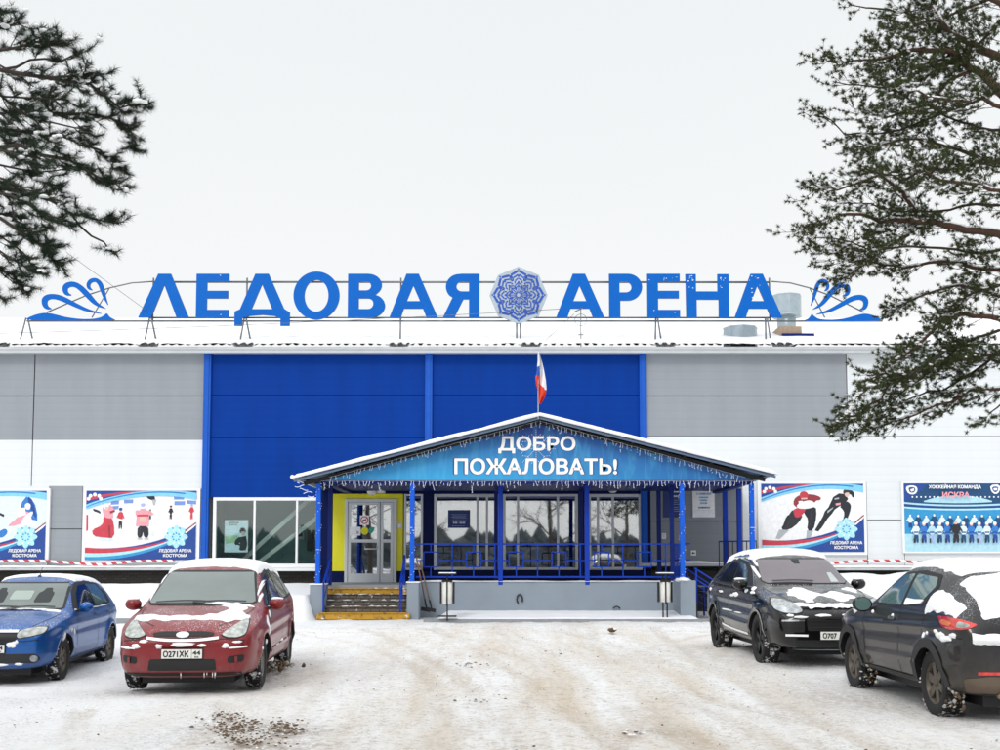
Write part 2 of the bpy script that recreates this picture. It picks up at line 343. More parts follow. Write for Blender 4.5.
def text_mesh(body, h, m, bold=.02, ext=.002, align='CENTER', sx=1.0, spacing=1.0):
    cu = bpy.data.curves.new('t', 'FONT'); cu.body = body; cu.size = h/.72; cu.extrude = ext; cu.align_x = align; cu.space_character = spacing
    cu.resolution_u = 3
    me = _conv(cu, m); me.transform(Matrix.Scale(sx, 4, (1, 0, 0)))
    if bold <= 0: return me
    out = []; b = bold*h; n = 4 if h < .1 else 12
    for i in range(n):          # embolden: stack shifted copies a hair apart
        c = me.copy(); t = 2*PI*(i+.5)/n; c.transform(Matrix.Translation((b*math.cos(t), b*math.sin(t), .0005*i))); out.append(c)
    bpy.data.meshes.remove(me); return join(out, 't')
FACE = Matrix.Rotation(PI/2, 4, 'X')
def join(meshes, name):
    bm = bmesh.new(); mats = []
    for me in meshes:
        idx = []
        for mm in me.materials:
            if mm not in mats: mats.append(mm)
            idx.append(mats.index(mm))
        n0 = len(bm.faces); bm.from_mesh(me); bm.faces.ensure_lookup_table()
        for f in bm.faces[n0:]: f.material_index = idx[f.material_index] if idx else 0
        bpy.data.meshes.remove(me)
    out = bpy.data.meshes.new(name); bm.to_mesh(out); bm.free()
    for mm in mats: out.materials.append(mm)
    return out
def rnd(poly, r=.035):
    out = []; n = len(poly)
    for i in range(n):
        a, b, c = Vector(poly[i-1]), Vector(poly[i]), Vector(poly[(i+1) % n]); la, lc = (a-b).length, (c-b).length
        p = b+(a-b)*min(.45, r/max(la, 1e-6)); q = b+(c-b)*min(.45, r/max(lc, 1e-6))
        for k in range(5): t = k/4; out.append(tuple(p*(1-t)**2+b*2*t*(1-t)+q*t*t))
    return out
def smooth(p, it=2, closed=True):
    for _ in range(it):
        q = []; n = len(p)
        for i in range(n if closed else n-1):
            a, b = p[i], p[(i+1) % n]
            q += [(a[0]*.75+b[0]*.25, a[1]*.75+b[1]*.25), (a[0]*.25+b[0]*.75, a[1]*.25+b[1]*.75)]
        if not closed: q = [p[0]] + q + [p[-1]]
        p = q
    return p
# ================================================================== GROUND
def grid_lines(core0, core1, step, far):
    a = list(np.arange(core0, core1+1e-6, step)); s = step; x = a[-1]
    while x < far: s *= 1.35; x += s; a.append(x)
    s = step; x = a[0]; pre = []
    while x > -far: s *= 1.35; x -= s; pre.append(x)
    return pre[::-1] + a
def build_ground():
    xs = grid_lines(-11, 11, .07, 700); ys = grid_lines(7, 30, .07, 700)
    vs = []
    for y in ys:
        for x in xs:
            z = gz(x, y)
            if abs(x) < 25 and 0 < y < 34:
                p = Vector((x, y, 0)); k = 1.0
                z += .035*(noise.noise(p*.5)) + .018*noise.noise(p*1.9+Vector((7, 0, 0)))
                xb = x + 2.0*noise.noise(Vector((x*.05, y*.12, 3)))
                z += .022*noise.noise(Vector((xb*1.7, y*.16, 5))) + .012*abs(noise.noise(Vector((xb*4.5, y*.6, 9)))) + .008*noise.noise(p*6.5) + .007*noise.noise(p*15) + .014*max(0, noise.noise(p*3.1+Vector((0, 0, 8)))-.15)
                # undisturbed snow shoulder at the left
                t = max(0, min(1, (-5.2 - x + .5*noise.noise(p*.4))/1.2)) * max(0, min(1, (13.2-y)/1.2))
                z += .10*t
            vs.append((x, y, z-.02))
    V = np.array(vs); XY = V[:, :2]; core = (np.abs(XY[:, 0]) < 11.5) & (XY[:, 1] > 6) & (XY[:, 1] < 30); Q = XY[core]
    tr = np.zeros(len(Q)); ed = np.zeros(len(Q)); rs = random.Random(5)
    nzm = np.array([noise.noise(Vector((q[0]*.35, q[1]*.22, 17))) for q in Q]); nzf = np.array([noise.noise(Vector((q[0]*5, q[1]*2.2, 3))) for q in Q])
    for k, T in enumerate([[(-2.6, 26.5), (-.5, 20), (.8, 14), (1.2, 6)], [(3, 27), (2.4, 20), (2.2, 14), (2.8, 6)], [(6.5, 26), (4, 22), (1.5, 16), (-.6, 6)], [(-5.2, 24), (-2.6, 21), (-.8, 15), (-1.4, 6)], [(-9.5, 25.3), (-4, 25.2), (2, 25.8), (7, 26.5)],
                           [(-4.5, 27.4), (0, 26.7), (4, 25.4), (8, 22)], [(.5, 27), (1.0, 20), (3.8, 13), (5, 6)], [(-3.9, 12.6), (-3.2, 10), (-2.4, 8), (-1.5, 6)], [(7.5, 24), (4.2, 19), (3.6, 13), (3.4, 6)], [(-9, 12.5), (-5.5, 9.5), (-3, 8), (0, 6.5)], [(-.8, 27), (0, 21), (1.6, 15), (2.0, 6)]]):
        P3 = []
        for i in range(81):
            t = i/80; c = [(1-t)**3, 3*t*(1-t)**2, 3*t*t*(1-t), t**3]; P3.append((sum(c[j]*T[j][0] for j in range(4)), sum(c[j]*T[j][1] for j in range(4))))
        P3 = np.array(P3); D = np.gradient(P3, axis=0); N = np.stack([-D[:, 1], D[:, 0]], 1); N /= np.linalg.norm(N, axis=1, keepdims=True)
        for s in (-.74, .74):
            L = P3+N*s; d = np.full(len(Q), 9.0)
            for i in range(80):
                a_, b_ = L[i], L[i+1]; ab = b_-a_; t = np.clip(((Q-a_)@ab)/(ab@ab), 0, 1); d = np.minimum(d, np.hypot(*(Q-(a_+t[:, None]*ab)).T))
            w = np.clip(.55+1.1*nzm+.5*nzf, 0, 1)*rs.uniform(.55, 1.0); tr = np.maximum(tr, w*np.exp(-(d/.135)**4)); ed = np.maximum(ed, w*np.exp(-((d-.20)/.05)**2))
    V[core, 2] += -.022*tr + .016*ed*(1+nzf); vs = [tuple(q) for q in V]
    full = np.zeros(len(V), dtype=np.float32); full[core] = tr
    st = np.zeros(len(V), dtype=np.float32)
    for cx_, cy_, r1, r2, k in ((232, 727, .55, .5, 1), (284, 728, .45, .45, 1), (252, 742, .8, .35, .7), (140, 688, .7, .4, .45), (275, 672, .35, .9, .8), (860, 700, .8, 1.2, .4), (660, 732, .3, .2, .5)):
        g = ground_at(cx_, cy_); st = np.maximum(st, k*np.exp(-((V[:, 0]-g.x)/r1)**2-((V[:, 1]-g.y)/r2)**2)).astype(np.float32)
    nx = len(xs); fs = [(j*nx+i, j*nx+i+1, (j+1)*nx+i+1, (j+1)*nx+i) for j in range(len(ys)-1) for i in range(nx-1)]
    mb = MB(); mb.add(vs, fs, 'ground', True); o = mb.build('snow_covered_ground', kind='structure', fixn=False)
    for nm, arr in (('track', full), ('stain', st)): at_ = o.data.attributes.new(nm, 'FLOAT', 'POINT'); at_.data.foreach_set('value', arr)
build_ground()

YW = 34.5
def bank(name, x0, x1, y0, y1, hf, step=.15, m='snow'):
    nx = max(2, int((x1-x0)/step)); ny = int((y1-y0)/step); vs = []
    for j in range(ny+1):
        for i in range(nx+1):
            x = x0 + (x1-x0)*i/nx; y = y0 + (y1-y0)*j/ny; vs.append((x, y, hf(x, y)))
    fs = [(j*(nx+1)+i, j*(nx+1)+i+1, (j+1)*(nx+1)+i+1, (j+1)*(nx+1)+i) for j in range(ny) for i in range(nx)]
    mb = MB(); mb.add(vs, fs, m, True); return mb.build(name, kind='structure', fixn=False)
def sst(t): t = max(0, min(1, t)); return t*t*(3-2*t)
def bank_left(x, y):
    n = noise.noise(Vector((x*.6, y*.6, 1))); n2 = noise.noise(Vector((x*2.3, y*2.3, 4)))
    e = sst((-4.95-x)/.25)
    return (-.1 + .75*sst((y-28.75-.25*n)/.8) + .22*sst((y-29.6)/4) + .05*n*sst((y-29)/1) + .02*n2)*e - .12*(1-e)
bank('snowbank', -24, -4.9, 28.3, 34.35, bank_left)
def bank_right(x, y):
    n = noise.noise(Vector((x*.55, y*.5, 11))); n2 = noise.noise(Vector((x*2.0, y*2.0, 14)))
    e = sst((x-7.3)/.9)
    return (-.1 + .85*sst((y-29.0-.5*n)/1.5) + .40*sst((y-30)/3.5) + .26*n + .07*n2)*e - .12*(1-e)
bank('snowbank', 7.2, 24, 28.3, 34.35, bank_right)
def pave(x, y):
    n = noise.noise(Vector((x*.9, y*1.3, 21))); n2 = noise.noise(Vector((x*4, y*4, 2)))
    e = min(sst((x+1.9)/.5), sst((5.6-x)/.5))
    return (-.08 + .16*sst((y-28.95-.12*n)/.14) + .10*sst((y-29.2)/1.8) + .015*n + .008*n2)*e - .08*(1-e)
bank('snowy_pavement', -2.2, 5.9, 28.6, 31.0, pave, .07, 'snow')
mb = MB(); mb.box(-2.0, 5.5, 28.93, 29.1, -.05, .055, 'kerb'); mb.build('kerb_edge', kind='structure')
mb = MB(); mb.box(-24, -5.6, 28.45, 28.65, -.05, .10, 'kerb'); mb.build('kerb_edge', kind='structure')

# ================================================================== ARENA BUILDING
B = thing('arena_building', 'long grey, white and blue panelled ice arena hall with snowy roof', 'building', (0, YW, 0))
def rect(mb, px0, px1, py0, py1, m, y0=YW, y1=YW+.2, pyr=None, xa=None, xb=None):
    pr = pyr or (py0+py1)/2
    x0 = WX(px0, 460, YW) if xa is None else xa; x1 = WX(px1, 460, YW) if xb is None else xb
    mb.box(x0, x1, y0, y1, WZ(py1, YW), WZ(py0, YW), m)
XL, XR = -24.0, 24.0
TOPP, JP, GB, LED = 352, 396, 440, 567
def wallpart(name, rects):
    mb = MB()
    for r in rects: rect(mb, *r[:5], xa=r[5] if len(r) > 5 else None, xb=r[6] if len(r) > 6 else None)
    return mb.build(name, B)
wallpart('grey_wall_panel', [(0, 31.4, TOPP, JP-.4, 'grey_panel', XL), (0, 31.4, JP+.4, GB, 'grey_panel', XL), (32.6, 203, TOPP, JP-.4, 'grey_panel'), (32.6, 203, JP+.4, GB, 'grey_panel')])
wallpart('white_wall_panel', [(0, 31.4, GB, 486, 'white_panel', XL), (32.6, 203, GB, 486, 'white_panel'), (0, 50, 486, LED, 'white_panel', XL), (84, 203, 486, LED, 'white_panel')])
wallpart('grey_wall_panel', [(50.6, 83.4, 486, 528.6, 'grey_panel'), (50.6, 83.4, 529.4, LED, 'grey_panel')])
wallpart('blue_wall_panel', [(203, 640, TOPP, 395, 'blue_panel'), (203, 640, 395.6, 437.4, 'blue_panel'), (203, 640, 438, 497.5, 'blue_panel')])
wallpart('grey_wall_panel', [(647, 848, TOPP, JP-.4, 'grey_panel'), (647, 848, JP+.4, 436, 'grey_panel')])
wallpart('white_wall_panel', [(849, 1000, TOPP, 436, 'white_panel', None, XR), (742, 1000, 436.6, 482, 'white_panel', None, XR), (647, 742, 436.6, 482, 'white_panel'),
                              (742, 865, 482, LED, 'white_panel'), (866, 902, 482, 519.6, 'white_panel'), (866, 902, 520.4, LED, 'white_panel'), (902.6, 1000, 482, LED, 'white_panel', None, XR)])
wallpart('grey_wall_panel', [(640, 742, 482, 520.8, 'dim_grey'), (640, 742, 521.6, 563, 'dim_grey')])
# seam backing (dark joints) behind the panels
mb = MB(); zt = WZ(TOPP, YW); zl = WZ(LED, YW)
mb.box(XL, WX(212, 460, YW), YW+.12, YW+.3, zl, zt, 'seam'); mb.box(WX(642, 460, YW), XR, YW+.12, YW+.3, zl, zt, 'seam')
mb.box(WX(212, 460, YW), WX(642, 460, YW), YW+.12, YW+.3, WZ(494, YW), zt, 'blue_dark'); mb.build('panel_backing', B)
for a, b in ((203, 210), (425, 432), (640, 647)):
    mb = MB(); z0 = zl if a != 425 else WZ(490, YW); x0, x1 = WX(a, 460, YW), WX(b, 460, YW)
    mb.box(x0, x1, YW-.10, YW+.02, z0 if a != 640 else WZ(563, YW), zt-.02, 'strip_blue'); mb.box(x0+.06, x1-.06, YW-.125, YW-.1, z0+.02, zt-.04, 'strip_blue'); mb.build('blue_pilaster', B)
# navy wall under the porch
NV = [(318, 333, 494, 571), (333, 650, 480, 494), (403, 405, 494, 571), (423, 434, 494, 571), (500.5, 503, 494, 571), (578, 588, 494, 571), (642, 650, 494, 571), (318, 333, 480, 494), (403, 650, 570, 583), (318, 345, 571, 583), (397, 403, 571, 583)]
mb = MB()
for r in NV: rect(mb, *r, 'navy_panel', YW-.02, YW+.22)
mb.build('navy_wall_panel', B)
# plinth, ledge
mb = MB(); zg = -.2
for x0, x1 in ((XL, WX(318, 460, YW)), (WX(640, 460, YW), XR)):
    mb = MB(); mb.box(x0, x1, YW+.12, YW+.5, zg, zl-.12, 'plinth'); mb.build('plinth', B)
for x0, x1 in ((XL, WX(322, 460, YW)), (WX(742, 460, YW), XR)): mb = MB(); mb.box(x0, x1, YW-.14, YW+.1, zl-.10, zl, 'fascia'); mb.build('plinth_ledge', B)
mb = MB(); mb.box(WX(640, 460, YW), WX(742, 460, YW), YW-.14, YW+.1, WZ(566, YW), WZ(563, YW), 'fascia')
mb.build('plinth_ledge', B)
def snow_strip(x0, x1, y0, y1, z, h, name='ledge_snow', parent=None, seg=.12, seed=0, gap=0.0):
    n = max(2, int((x1-x0)/seg)); ny = 5; vs = []
    for i in range(n+1):
        x = x0+(x1-x0)*i/n; k = .55+.9*(noise.noise(Vector((x*.9, seed, 0)))+.3); k = max(0.05, min(1.4, k)) if gap else max(.35, min(1.3, k))
        for j in range(ny+1):
            t = j/ny; d = math.sin(PI*min(1, max(0, t)))**.5; off = .03*noise.noise(Vector((x*4, seed+5, 0)))
            vs.append((x, y0+off*(1-t)+(y1-y0)*t, z-.01+h*k*d))
    fs = [(i*(ny+1)+j, (i+1)*(ny+1)+j, (i+1)*(ny+1)+j+1, i*(ny+1)+j+1) for i in range(n) for j in range(ny)]
    m = MB(); m.add(vs, fs, 'snow', True); return m.build(name, parent, fixn=False)
snow_strip(XL, WX(322, 460, YW), YW-.17, YW-.0, zl, .07, parent=B, seed=1)
snow_strip(WX(742, 460, YW), XR, YW-.17, YW-.0, zl, .08, parent=B, seed=2)
snow_strip(WX(650, 460, YW), WX(742, 460, YW), YW-.15, YW, WZ(563, YW), .06, parent=B, seed=6, gap=1)
# roof: fascia, corrugated sheet with snow, slope
ze = WZ(346, YW-.4)
mb = MB(); mb.box(XL, XR, YW-.38, YW+.1, WZ(352.5, YW-.38), ze-.03, 'fascia'); mb.box(XL, XR, YW-.41, YW-.385, WZ(349.3, YW-.4), ze-.02, 'fascia'); mb.build('eave_fascia', B)
def corr(name, x0, x1, ya, yb, za, zb, amp, wl, m, parent, thick=0):
    n = int((x1-x0)/wl*6); vs = []
    for i in range(n+1):
        x = x0+(x1-x0)*i/n; c = amp*max(-1, min(1, 2.2*math.sin(2*PI*(x-x0)/wl)))
        vs += [(x, ya, za+c), (x, yb, zb+c)]
    m_ = MB(); m_.add(vs, [(2*i, 2*i+2, 2*i+3, 2*i+1) for i in range(n)], m); return m_.build(name, parent, fixn=False)
SL = .30
corr('roof_sheet', XL, XR, YW-.45, YW+9, ze+.05, ze+.05+SL*9.45, .035, .26, 'dark', B)
def roofsnow():
    n = 700; prof = [(-.50, .06), (-.52, .10), (-.44, .15), (-.2, .22), (.6, .44), (3, 1.16), (6, 2.06), (9, 2.96), (9.4, 2.9)]; vs = []
    holes = [WX(p, 345, YW) for p in (5, 152, 246, 400, 530, 664, 779)]
    for i in range(n+1):
        x = XL+(XR-XL)*i/n; q = noise.noise(Vector((x*1.3, 0, 0))); q2 = noise.noise(Vector((x*6, 2, 0)))
        hole = max([math.exp(-((x-h)/.33)**4) for h in holes])
        for k, (dy, dz) in enumerate(prof):
            lip = .035*q + .02*q2 if k < 4 else .03*q
            yy = YW+dy; zz = ze+dz+lip
            if k < 3: yy += .30*hole; zz -= .10*hole - .0
            vs.append((x, yy, zz))
    m_ = len(prof); fs = [(i*m_+j, (i+1)*m_+j, (i+1)*m_+j+1, i*m_+j+1) for i in range(n) for j in range(m_-1)]
    mb = MB(); mb.add(vs, fs, 'snow', True); mb.build('roof_snow', B, fixn=False)
roofsnow()
# keep the interior rooms clear: hull starts behind them
mb = MB(); mb.box(XL, XR, YW+5.2, YW+40, 0, ze-.1, 'grey_panel'); mb.build('hall_hull', B)
# ---- rooms behind glass
def room(px0, px1, depth, mback, mside, name, py0=490, py1=570):
    x0, x1 = WX(px0, 460, YW)+.02, WX(px1, 460, YW)-.02; z0, z1 = WZ(py1, YW)-.05, WZ(py0, YW)+.1; ya, yb = YW+.32, YW+depth
    mb = MB()
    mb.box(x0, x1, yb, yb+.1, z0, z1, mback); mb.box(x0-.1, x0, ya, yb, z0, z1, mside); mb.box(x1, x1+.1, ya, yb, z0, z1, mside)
    mb.box(x0-.1, x1+.1, ya-.1, yb, z0-.1, z0, 'room'); mb.box(x0-.1, x1+.1, ya-.1, yb, z1, z1+.1, 'beam'); return mb.build(name, B)
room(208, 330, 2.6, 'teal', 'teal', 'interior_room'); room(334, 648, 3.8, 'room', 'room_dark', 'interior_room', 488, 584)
def at_w(px, py, dy=0.0): return (WX(px, 530, YW), YW+dy, WZ(py, YW))
for a, b in (((232, 566), (305, 498)), ((245, 570), (330, 504)), ((520, 500), (600, 560))):
    mb = MB(); mb.bar(at_w(*a, .75), at_w(*b, .75), .12, .13, 'beam'); mb.build('diagonal_brace', B)
for x0, x1, y0, y1, m in ((281, 290, 524, 538, 'beam'), (306, 316, 526, 540, 'beam'), (293, 300, 528, 550, 'black'), (310, 318, 535, 546, 'p_ice'), (284, 288, 527, 535, 'room_dark')):
    mb = MB(); mb.box(WX(x0, 530, YW), WX(x1, 530, YW), YW+(2.5 if x0 != 284 else 2.45), YW+2.58, WZ(y1, YW), WZ(y0, YW), m); mb.build('hanging_picture', B)
mb = MB(); mb.box(WX(287, 530, YW), WX(308, 530, YW), YW+1.4, YW+1.9, WZ(566, YW), WZ(562, YW), 'dark')
mb.build('indoor_bench', B)
for x, w, z0, z1, y in ((-1.9, .5, .9, 2.0, 2.0), (-.6, .8, .9, 1.7, 2.4), (.9, .6, .9, 2.2, 2.2), (2.2, .9, .9, 1.8, 2.6), (3.9, .5, .9, 2.1, 1.9), (-3.6, .6, .9, 2.0, 2.8)):
    mb = MB(); mb.box(x, x+w, YW+y, YW+y+.4, z0, z1, 'room_dark'); mb.box(x+.05, x+w-.05, YW+y-.01, YW+y, z1-.3, z1-.1, 'beam'); mb.build('indoor_cabinet', B)
# ---- windows
def window(px0, px1, py0, py1, mull, gl, fm='white_frame', t=2.2, dy=-.05, sill=True):
    x0, x1 = WX(px0, 530, YW), WX(px1, 530, YW); z0, z1 = WZ(py1, YW), WZ(py0, YW); w = t*.0314
    mb = MB(); y0, y1 = YW+dy, YW+dy+.14
    mb.box(x0, x0+w, y0, y1, z0, z1, fm); mb.box(x1-w, x1, y0, y1, z0, z1, fm)
    mb.box(x0+w, x1-w, y0, y1, z1-w, z1, fm); mb.box(x0+w, x1-w, y0, y1, z0, z0+w, fm)
    for q in mull:
        x = WX(q, 530, YW); mb.box(x-.035, x+.035, y0+.01, y1-.01, z0+w, z1-w, fm)
    wd = mb.build('window', B); bevel(wd, .01)
    cuts = [x0+w] + [WX(q, 530, YW) for q in mull] + [x1-w]
    for i in range(len(cuts)-1):
        a, b = cuts[i]+(.035 if i else 0), cuts[i+1]-(.035 if i < len(cuts)-2 else 0)
        m2 = MB(); m2.box(a, b, y0+.06, y0+.075, z0+w, z1-w, gl); m2.build('pane', wd)
    return wd
window(213, 320, 497.5, 567, (254.5, 297), 'glass', t=3.2)
window(404, 423, 494, 570, (), 'glass_porch', 'grey_frame')
window(434, 500.5, 494, 570, (477.5, 487), 'glass_porch', 'grey_frame', 3)
window(503, 578, 494, 570, (518, 558), 'glass_porch', 'grey_frame', 2.6)
window(588, 642, 494, 570, (598, 613), 'glass_porch', 'grey_frame', 3)
mb = MB(); mb.box(WX(213, 530, YW)-.1, WX(321, 530, YW), YW-.22, YW-.04, WZ(571, YW), WZ(567.6, YW), 'white_frame'); mb.build('window_sill', B)
# ---- entrance surround and door
x0, x1 = WX(333, 530, YW), WX(403, 530, YW); xd0, xd1 = WX(345, 530, YW), WX(397, 530, YW); z0, zt_ = WZ(571, YW), WZ(494, YW); zd = WZ(499, YW); zb = WZ(585, YW)
mb = MB(); ya, yb = YW-.06, YW+.12
mb.box(x0, xd0, ya, yb, z0, zt_, 'yellow'); mb.box(xd1, x1, ya, yb, z0, zt_, 'yellow'); mb.box(xd0, xd1, ya, yb, zd, zt_, 'yellow'); mb.build('yellow_door_surround', B)
D = MB(); w = .10
D.box(xd0, xd0+w, ya-.05, yb, zb, zd, 'grey_frame'); D.box(xd1-w, xd1, ya-.05, yb, zb, zd, 'grey_frame'); D.box(xd0+w, xd1-w, ya-.05, yb, zd-w, zd, 'grey_frame')
DR = D.build('entrance_door', B); DR['label'] = 'grey framed glass double entrance door with stickers'; bevel(DR, .008)
xm = WX(380.5, 530, YW)
for (a, b) in ((xd0+w+.01, xm-.01), (xm+.01, xd1-w-.01)):
    L = MB(); y0, y1 = ya-.03, ya+.03; s = .085; zm = WZ(541, YW); zk = WZ(573.5, YW)
    L.box(a, a+s, y0, y1, zb+.02, zd-w-.01, 'grey_frame'); L.box(b-s, b, y0, y1, zb+.02, zd-w-.01, 'grey_frame')
    L.box(a+s, b-s, y0, y1, zd-w-.01-s, zd-w-.01, 'grey_frame'); L.box(a+s, b-s, y0, y1, zm-.05, zm+.05, 'grey_frame'); L.box(a+s, b-s, y0, y1, zb+.02, zk, 'grey_frame')
    o = L.build('door_leaf', DR)
    for z_0, z_1 in ((zk, zm-.05), (zm+.05, zd-w-.01-s)):
        m2 = MB(); m2.box(a+s, b-s, y0+.02, y0+.03, z_0, z_1, 'glass_porch'); m2.build('door_glass', DR)
m2 = MB(); m2.tube([at_w(365.5, 546, -.09), at_w(365.5, 549, -.16), at_w(377.5, 549, -.16), at_w(377.5, 546, -.09)], .016, 'white_frame'); m2.build('door_handle', DR)
m2 = MB(); yf = YW-.10
def dq(px0, px1, py0, py1, m, y): m2.flat([(WX(px0, 530, YW), WZ(py1, YW)), (WX(px1, 530, YW), WZ(py1, YW)), (WX(px1, 530, YW), WZ(py0, YW)), (WX(px0, 530, YW), WZ(py0, YW))], y, m)
def disc(cx, cy, r, m, y, n=20): m2.flat([(WX(cx, 530, YW)+r*.0314*math.cos(2*PI*i/n), WZ(cy, YW)+r*.0314*math.sin(2*PI*i/n)) for i in range(n)], y, m)
dq(360.3, 369.3, 515.5, 525, 'p_white', yf); disc(364.8, 520.2, 4, 'p_red', yf-.003); disc(364.8, 520.2, 3, 'p_white', yf-.006)
m2.bar(at_w(362.6, 522.6, -.109), at_w(367, 518, -.109), .02, .002, 'p_red', (0, 1, 0)); dq(363, 366.6, 519.7, 521, 'p_black', yf-.0075)
dq(350, 361, 527, 535.5, 'p_white', yf); dq(357, 359.5, 531, 534, 'p_grey', yf-.003); disc(365, 531, 3.8, 'yellow', yf)
m2.flat([(WX(a, 530, YW), WZ(b, YW)) for a, b in ((368, 531), (371, 527), (375, 527.5), (374, 531), (371, 534))], yf, mat('sticker_teal', '#2f9a88'))
m2.build('door_stickers', DR)
m2 = MB(); dq(397.3, 402, 523, 528.5, 'grey_frame', YW-.065); dq(398.4, 401, 524.3, 527.3, 'p_white', YW-.068); m2.build('intercom_box', B)
# lamps above the door and window
for px, py in ((372, 490), (613, 487.5)):
    mb = MB(); c = at_w(px, py, -.06); mb.lathe([(.001, -.10), (.12, -.09), (.17, -.05), (.18, 0), (.18, .05)], 'lamp_white', 1, 20, c)
    o = mb.build('round_wall_lamp'); tag(o, 'round white wall lamp above the entrance door' if px < 400 else 'round white wall lamp above the right-hand porch window', 'lamp')
mb = MB(); c = at_w(381.5, 489.5, 0); mb.box(c[0]-.12, c[0]+.12, c[1]-.22, c[1], c[2]-.13, c[2]+.10, 'lamp_white'); mb.box(c[0]-.09, c[0]+.09, c[1]-.24, c[1]-.22, c[2]-.09, c[2]+.05, 'bulb')
tag(mb.build('wall_spotlight'), 'small square spotlight beside the round lamp above the door', 'lamp')

# ================================================================== ROOF VENTS
def vent(px0, px1, y, z0, z1, nm, neck, label):
    x0, x1 = WX(px0, 320, y), WX(px1, 320, y); cx, r = (x0+x1)/2, (x1-x0)/2
    t = thing(nm, label, 'roof vent', (cx, y, z0)); mb = MB(); n = 8; prof = []
    mb.lathe([(r*.96, z1), (r*1.04, z1-.03), (r, z1-.06), (r, z0+.06), (r*1.03, z0+.03), (r*.95, z0)], 'galv', 2, n, (cx, y, 0)); 
    mb.lathe([(.001, z1+.03), (r*.96, z1)], 'snow', 2, n, (cx, y, 0)); mb.lathe([(r*.95, z0), (.001, z0)], 'galv', 2, n, (cx, y, 0))
    o = mb.build('vent_hood', t)
    for p in o.data.polygons: p.use_smooth = False
    if neck:
        m2 = MB(); zn = neck; m2.lathe([(r*.62, z0+.02), (r*.62, (z0+zn)/2), (r*.75, (z0+zn)/2-.05)], 'galv', 2, 10, (cx, y, 0)); m2.build('vent_neck', t)
        m3 = MB(); m3.box(cx-r*.72, cx+r*.72, y-.5, y+.5, zn-.2, (z0+zn)/2-.05, 'rust'); m3.build('rusty_base', t)
        m4 = MB(); m4.box(cx-r*.6, cx+r*1.5, y-.6, y-.5, zn-.05, zn+.05, 'blue_dark'); m4.build('base_flashing', t)
    return t
vent(723, 757, 36.3, WZ(344, 36.3)-.3, WZ(327.5, 36.3), 'roof_vent', None, 'low round galvanised roof vent under the letters')
vent(771.5, 801.5, 36.6, WZ(317.5, 36.6), WZ(295.5, 36.6), 'roof_vent', WZ(334, 36.6)-.15, 'tall galvanised roof vent with rusty base behind the last letter')

# ================================================================== ROOF SIGN
YS = 35.0
S = thing('rooftop_sign', 'large blue rooftop lettering with a snowflake disc and wave ornaments', 'sign', (0, YS, WZ(320, YS)))
def sx(px): return WX(px, 296, YS)
def sz(py): return WZ(py, YS)
def arc(cx, cy, rx, ry, a0, a1, n=14): return [(cx+rx*math.cos(R(a0+(a1-a0)*i/n)), cy+ry*math.sin(R(a0+(a1-a0)*i/n))) for i in range(n+1)]
def letter(polys, nm='letter', lab=None, ys=YS, th=.08):
    pw = [[(sx(a), sz(b)) for a, b in p] for p in polys]
    me = curve_mesh(pw, 'letter', th/2); me.transform(Matrix.Translation((0, ys, 0)) @ FACE)
    me.materials.append(M['letter_side'])
    for p in me.polygons:
        if abs(p.normal.y) < .5: p.material_index = 1
    o = link(me, nm, S)
    if lab: o['label'] = lab
    return o
T, Bm = 274, 317.7
letter([[(139, Bm), (158, T), (170.8, T), (189.3, Bm), (177.2, Bm), (164.3, 285), (151.8, Bm)]], lab='letter Л')
def LE(x, w=33.0, t=T, b=Bm): return [[(x, b), (x, t), (x+w, t), (x+w, t+7.6), (x+w*.33, t+7.6), (x+w*.33, t+17), (x+w*.97, t+17), (x+w*.97, t+24.6), (x+w*.33, t+24.6), (x+w*.33, b-7.7), (x+w, b-7.7), (x+w, b)]]
letter(LE(196.4, 32.8), lab='letter Е')
letter([[(235, 326), (235, 311.8), (240.3, 309.5), (255.2, T), (268.6, T), (284.5, 309), (290.2, 312.5), (290.2, 326), (280.9, 326), (280.9, 318.5), (275, 316), (262.7, 315), (250, 316), (242.6, 318.5), (242.6, 326)],
        [(262, 284.5), (252, 309.3), (272.5, 309.3)]], lab='letter Д')
letter([arc(316.6, 295.7, 23, 24, 0, 360, 48)[:-1], arc(316.6, 295.9, 12, 16, 0, 360, 40)[:-1]], lab='letter О')
letter([[(348, Bm), (348, T)] + [(368, T)] + arc(368, 285.2, 14, 11.2, -90, 50, 10) + [(375.5, 295.3)] + arc(371, 306, 14.3, 11.7, -60, 90, 12) + [(348, Bm)],
        [(359, 281.8), (366, 281.8)] + arc(366.5, 286.2, 4.6, 4.4, -90, 90, 8) + [(359, 290.6)], [(359, 298.6), (368, 298.6)] + arc(368.5, 303.9, 5, 5.3, -90, 90, 8) + [(359, 309.2)]], lab='letter В')
def LA(x, w=48.4, t=T, b=Bm): return [[(x, b), (x+w*.347, t), (x+w*.605, t), (x+w, b), (x+w*.765, b), (x+w*.69, b-8.9), (x+w*.30, b-8.9), (x+w*.235, b)], [(x+w*.49, t+12), (x+w*.36, b-16.4), (x+w*.63, b-16.4)]]
letter(LA(389.6), lab='letter А')
letter([[(479.6, T), (479.6, Bm), (469, Bm), (469, 299.5), (463.5, 299.5), (454.5, Bm), (443, Bm), (452.6, 297.6)] + arc(459, 286.9, 13.2, 12.6, 135, 270, 12)[0:] + [(462, T)], [(469, 281.8), (463, 281.8)] + arc(461.5, 286.7, 5, 4.9, -90, -270, 8) + [(469, 291.6)]], lab='letter Я')
letter(LA(556, 48.2), lab='letter А')
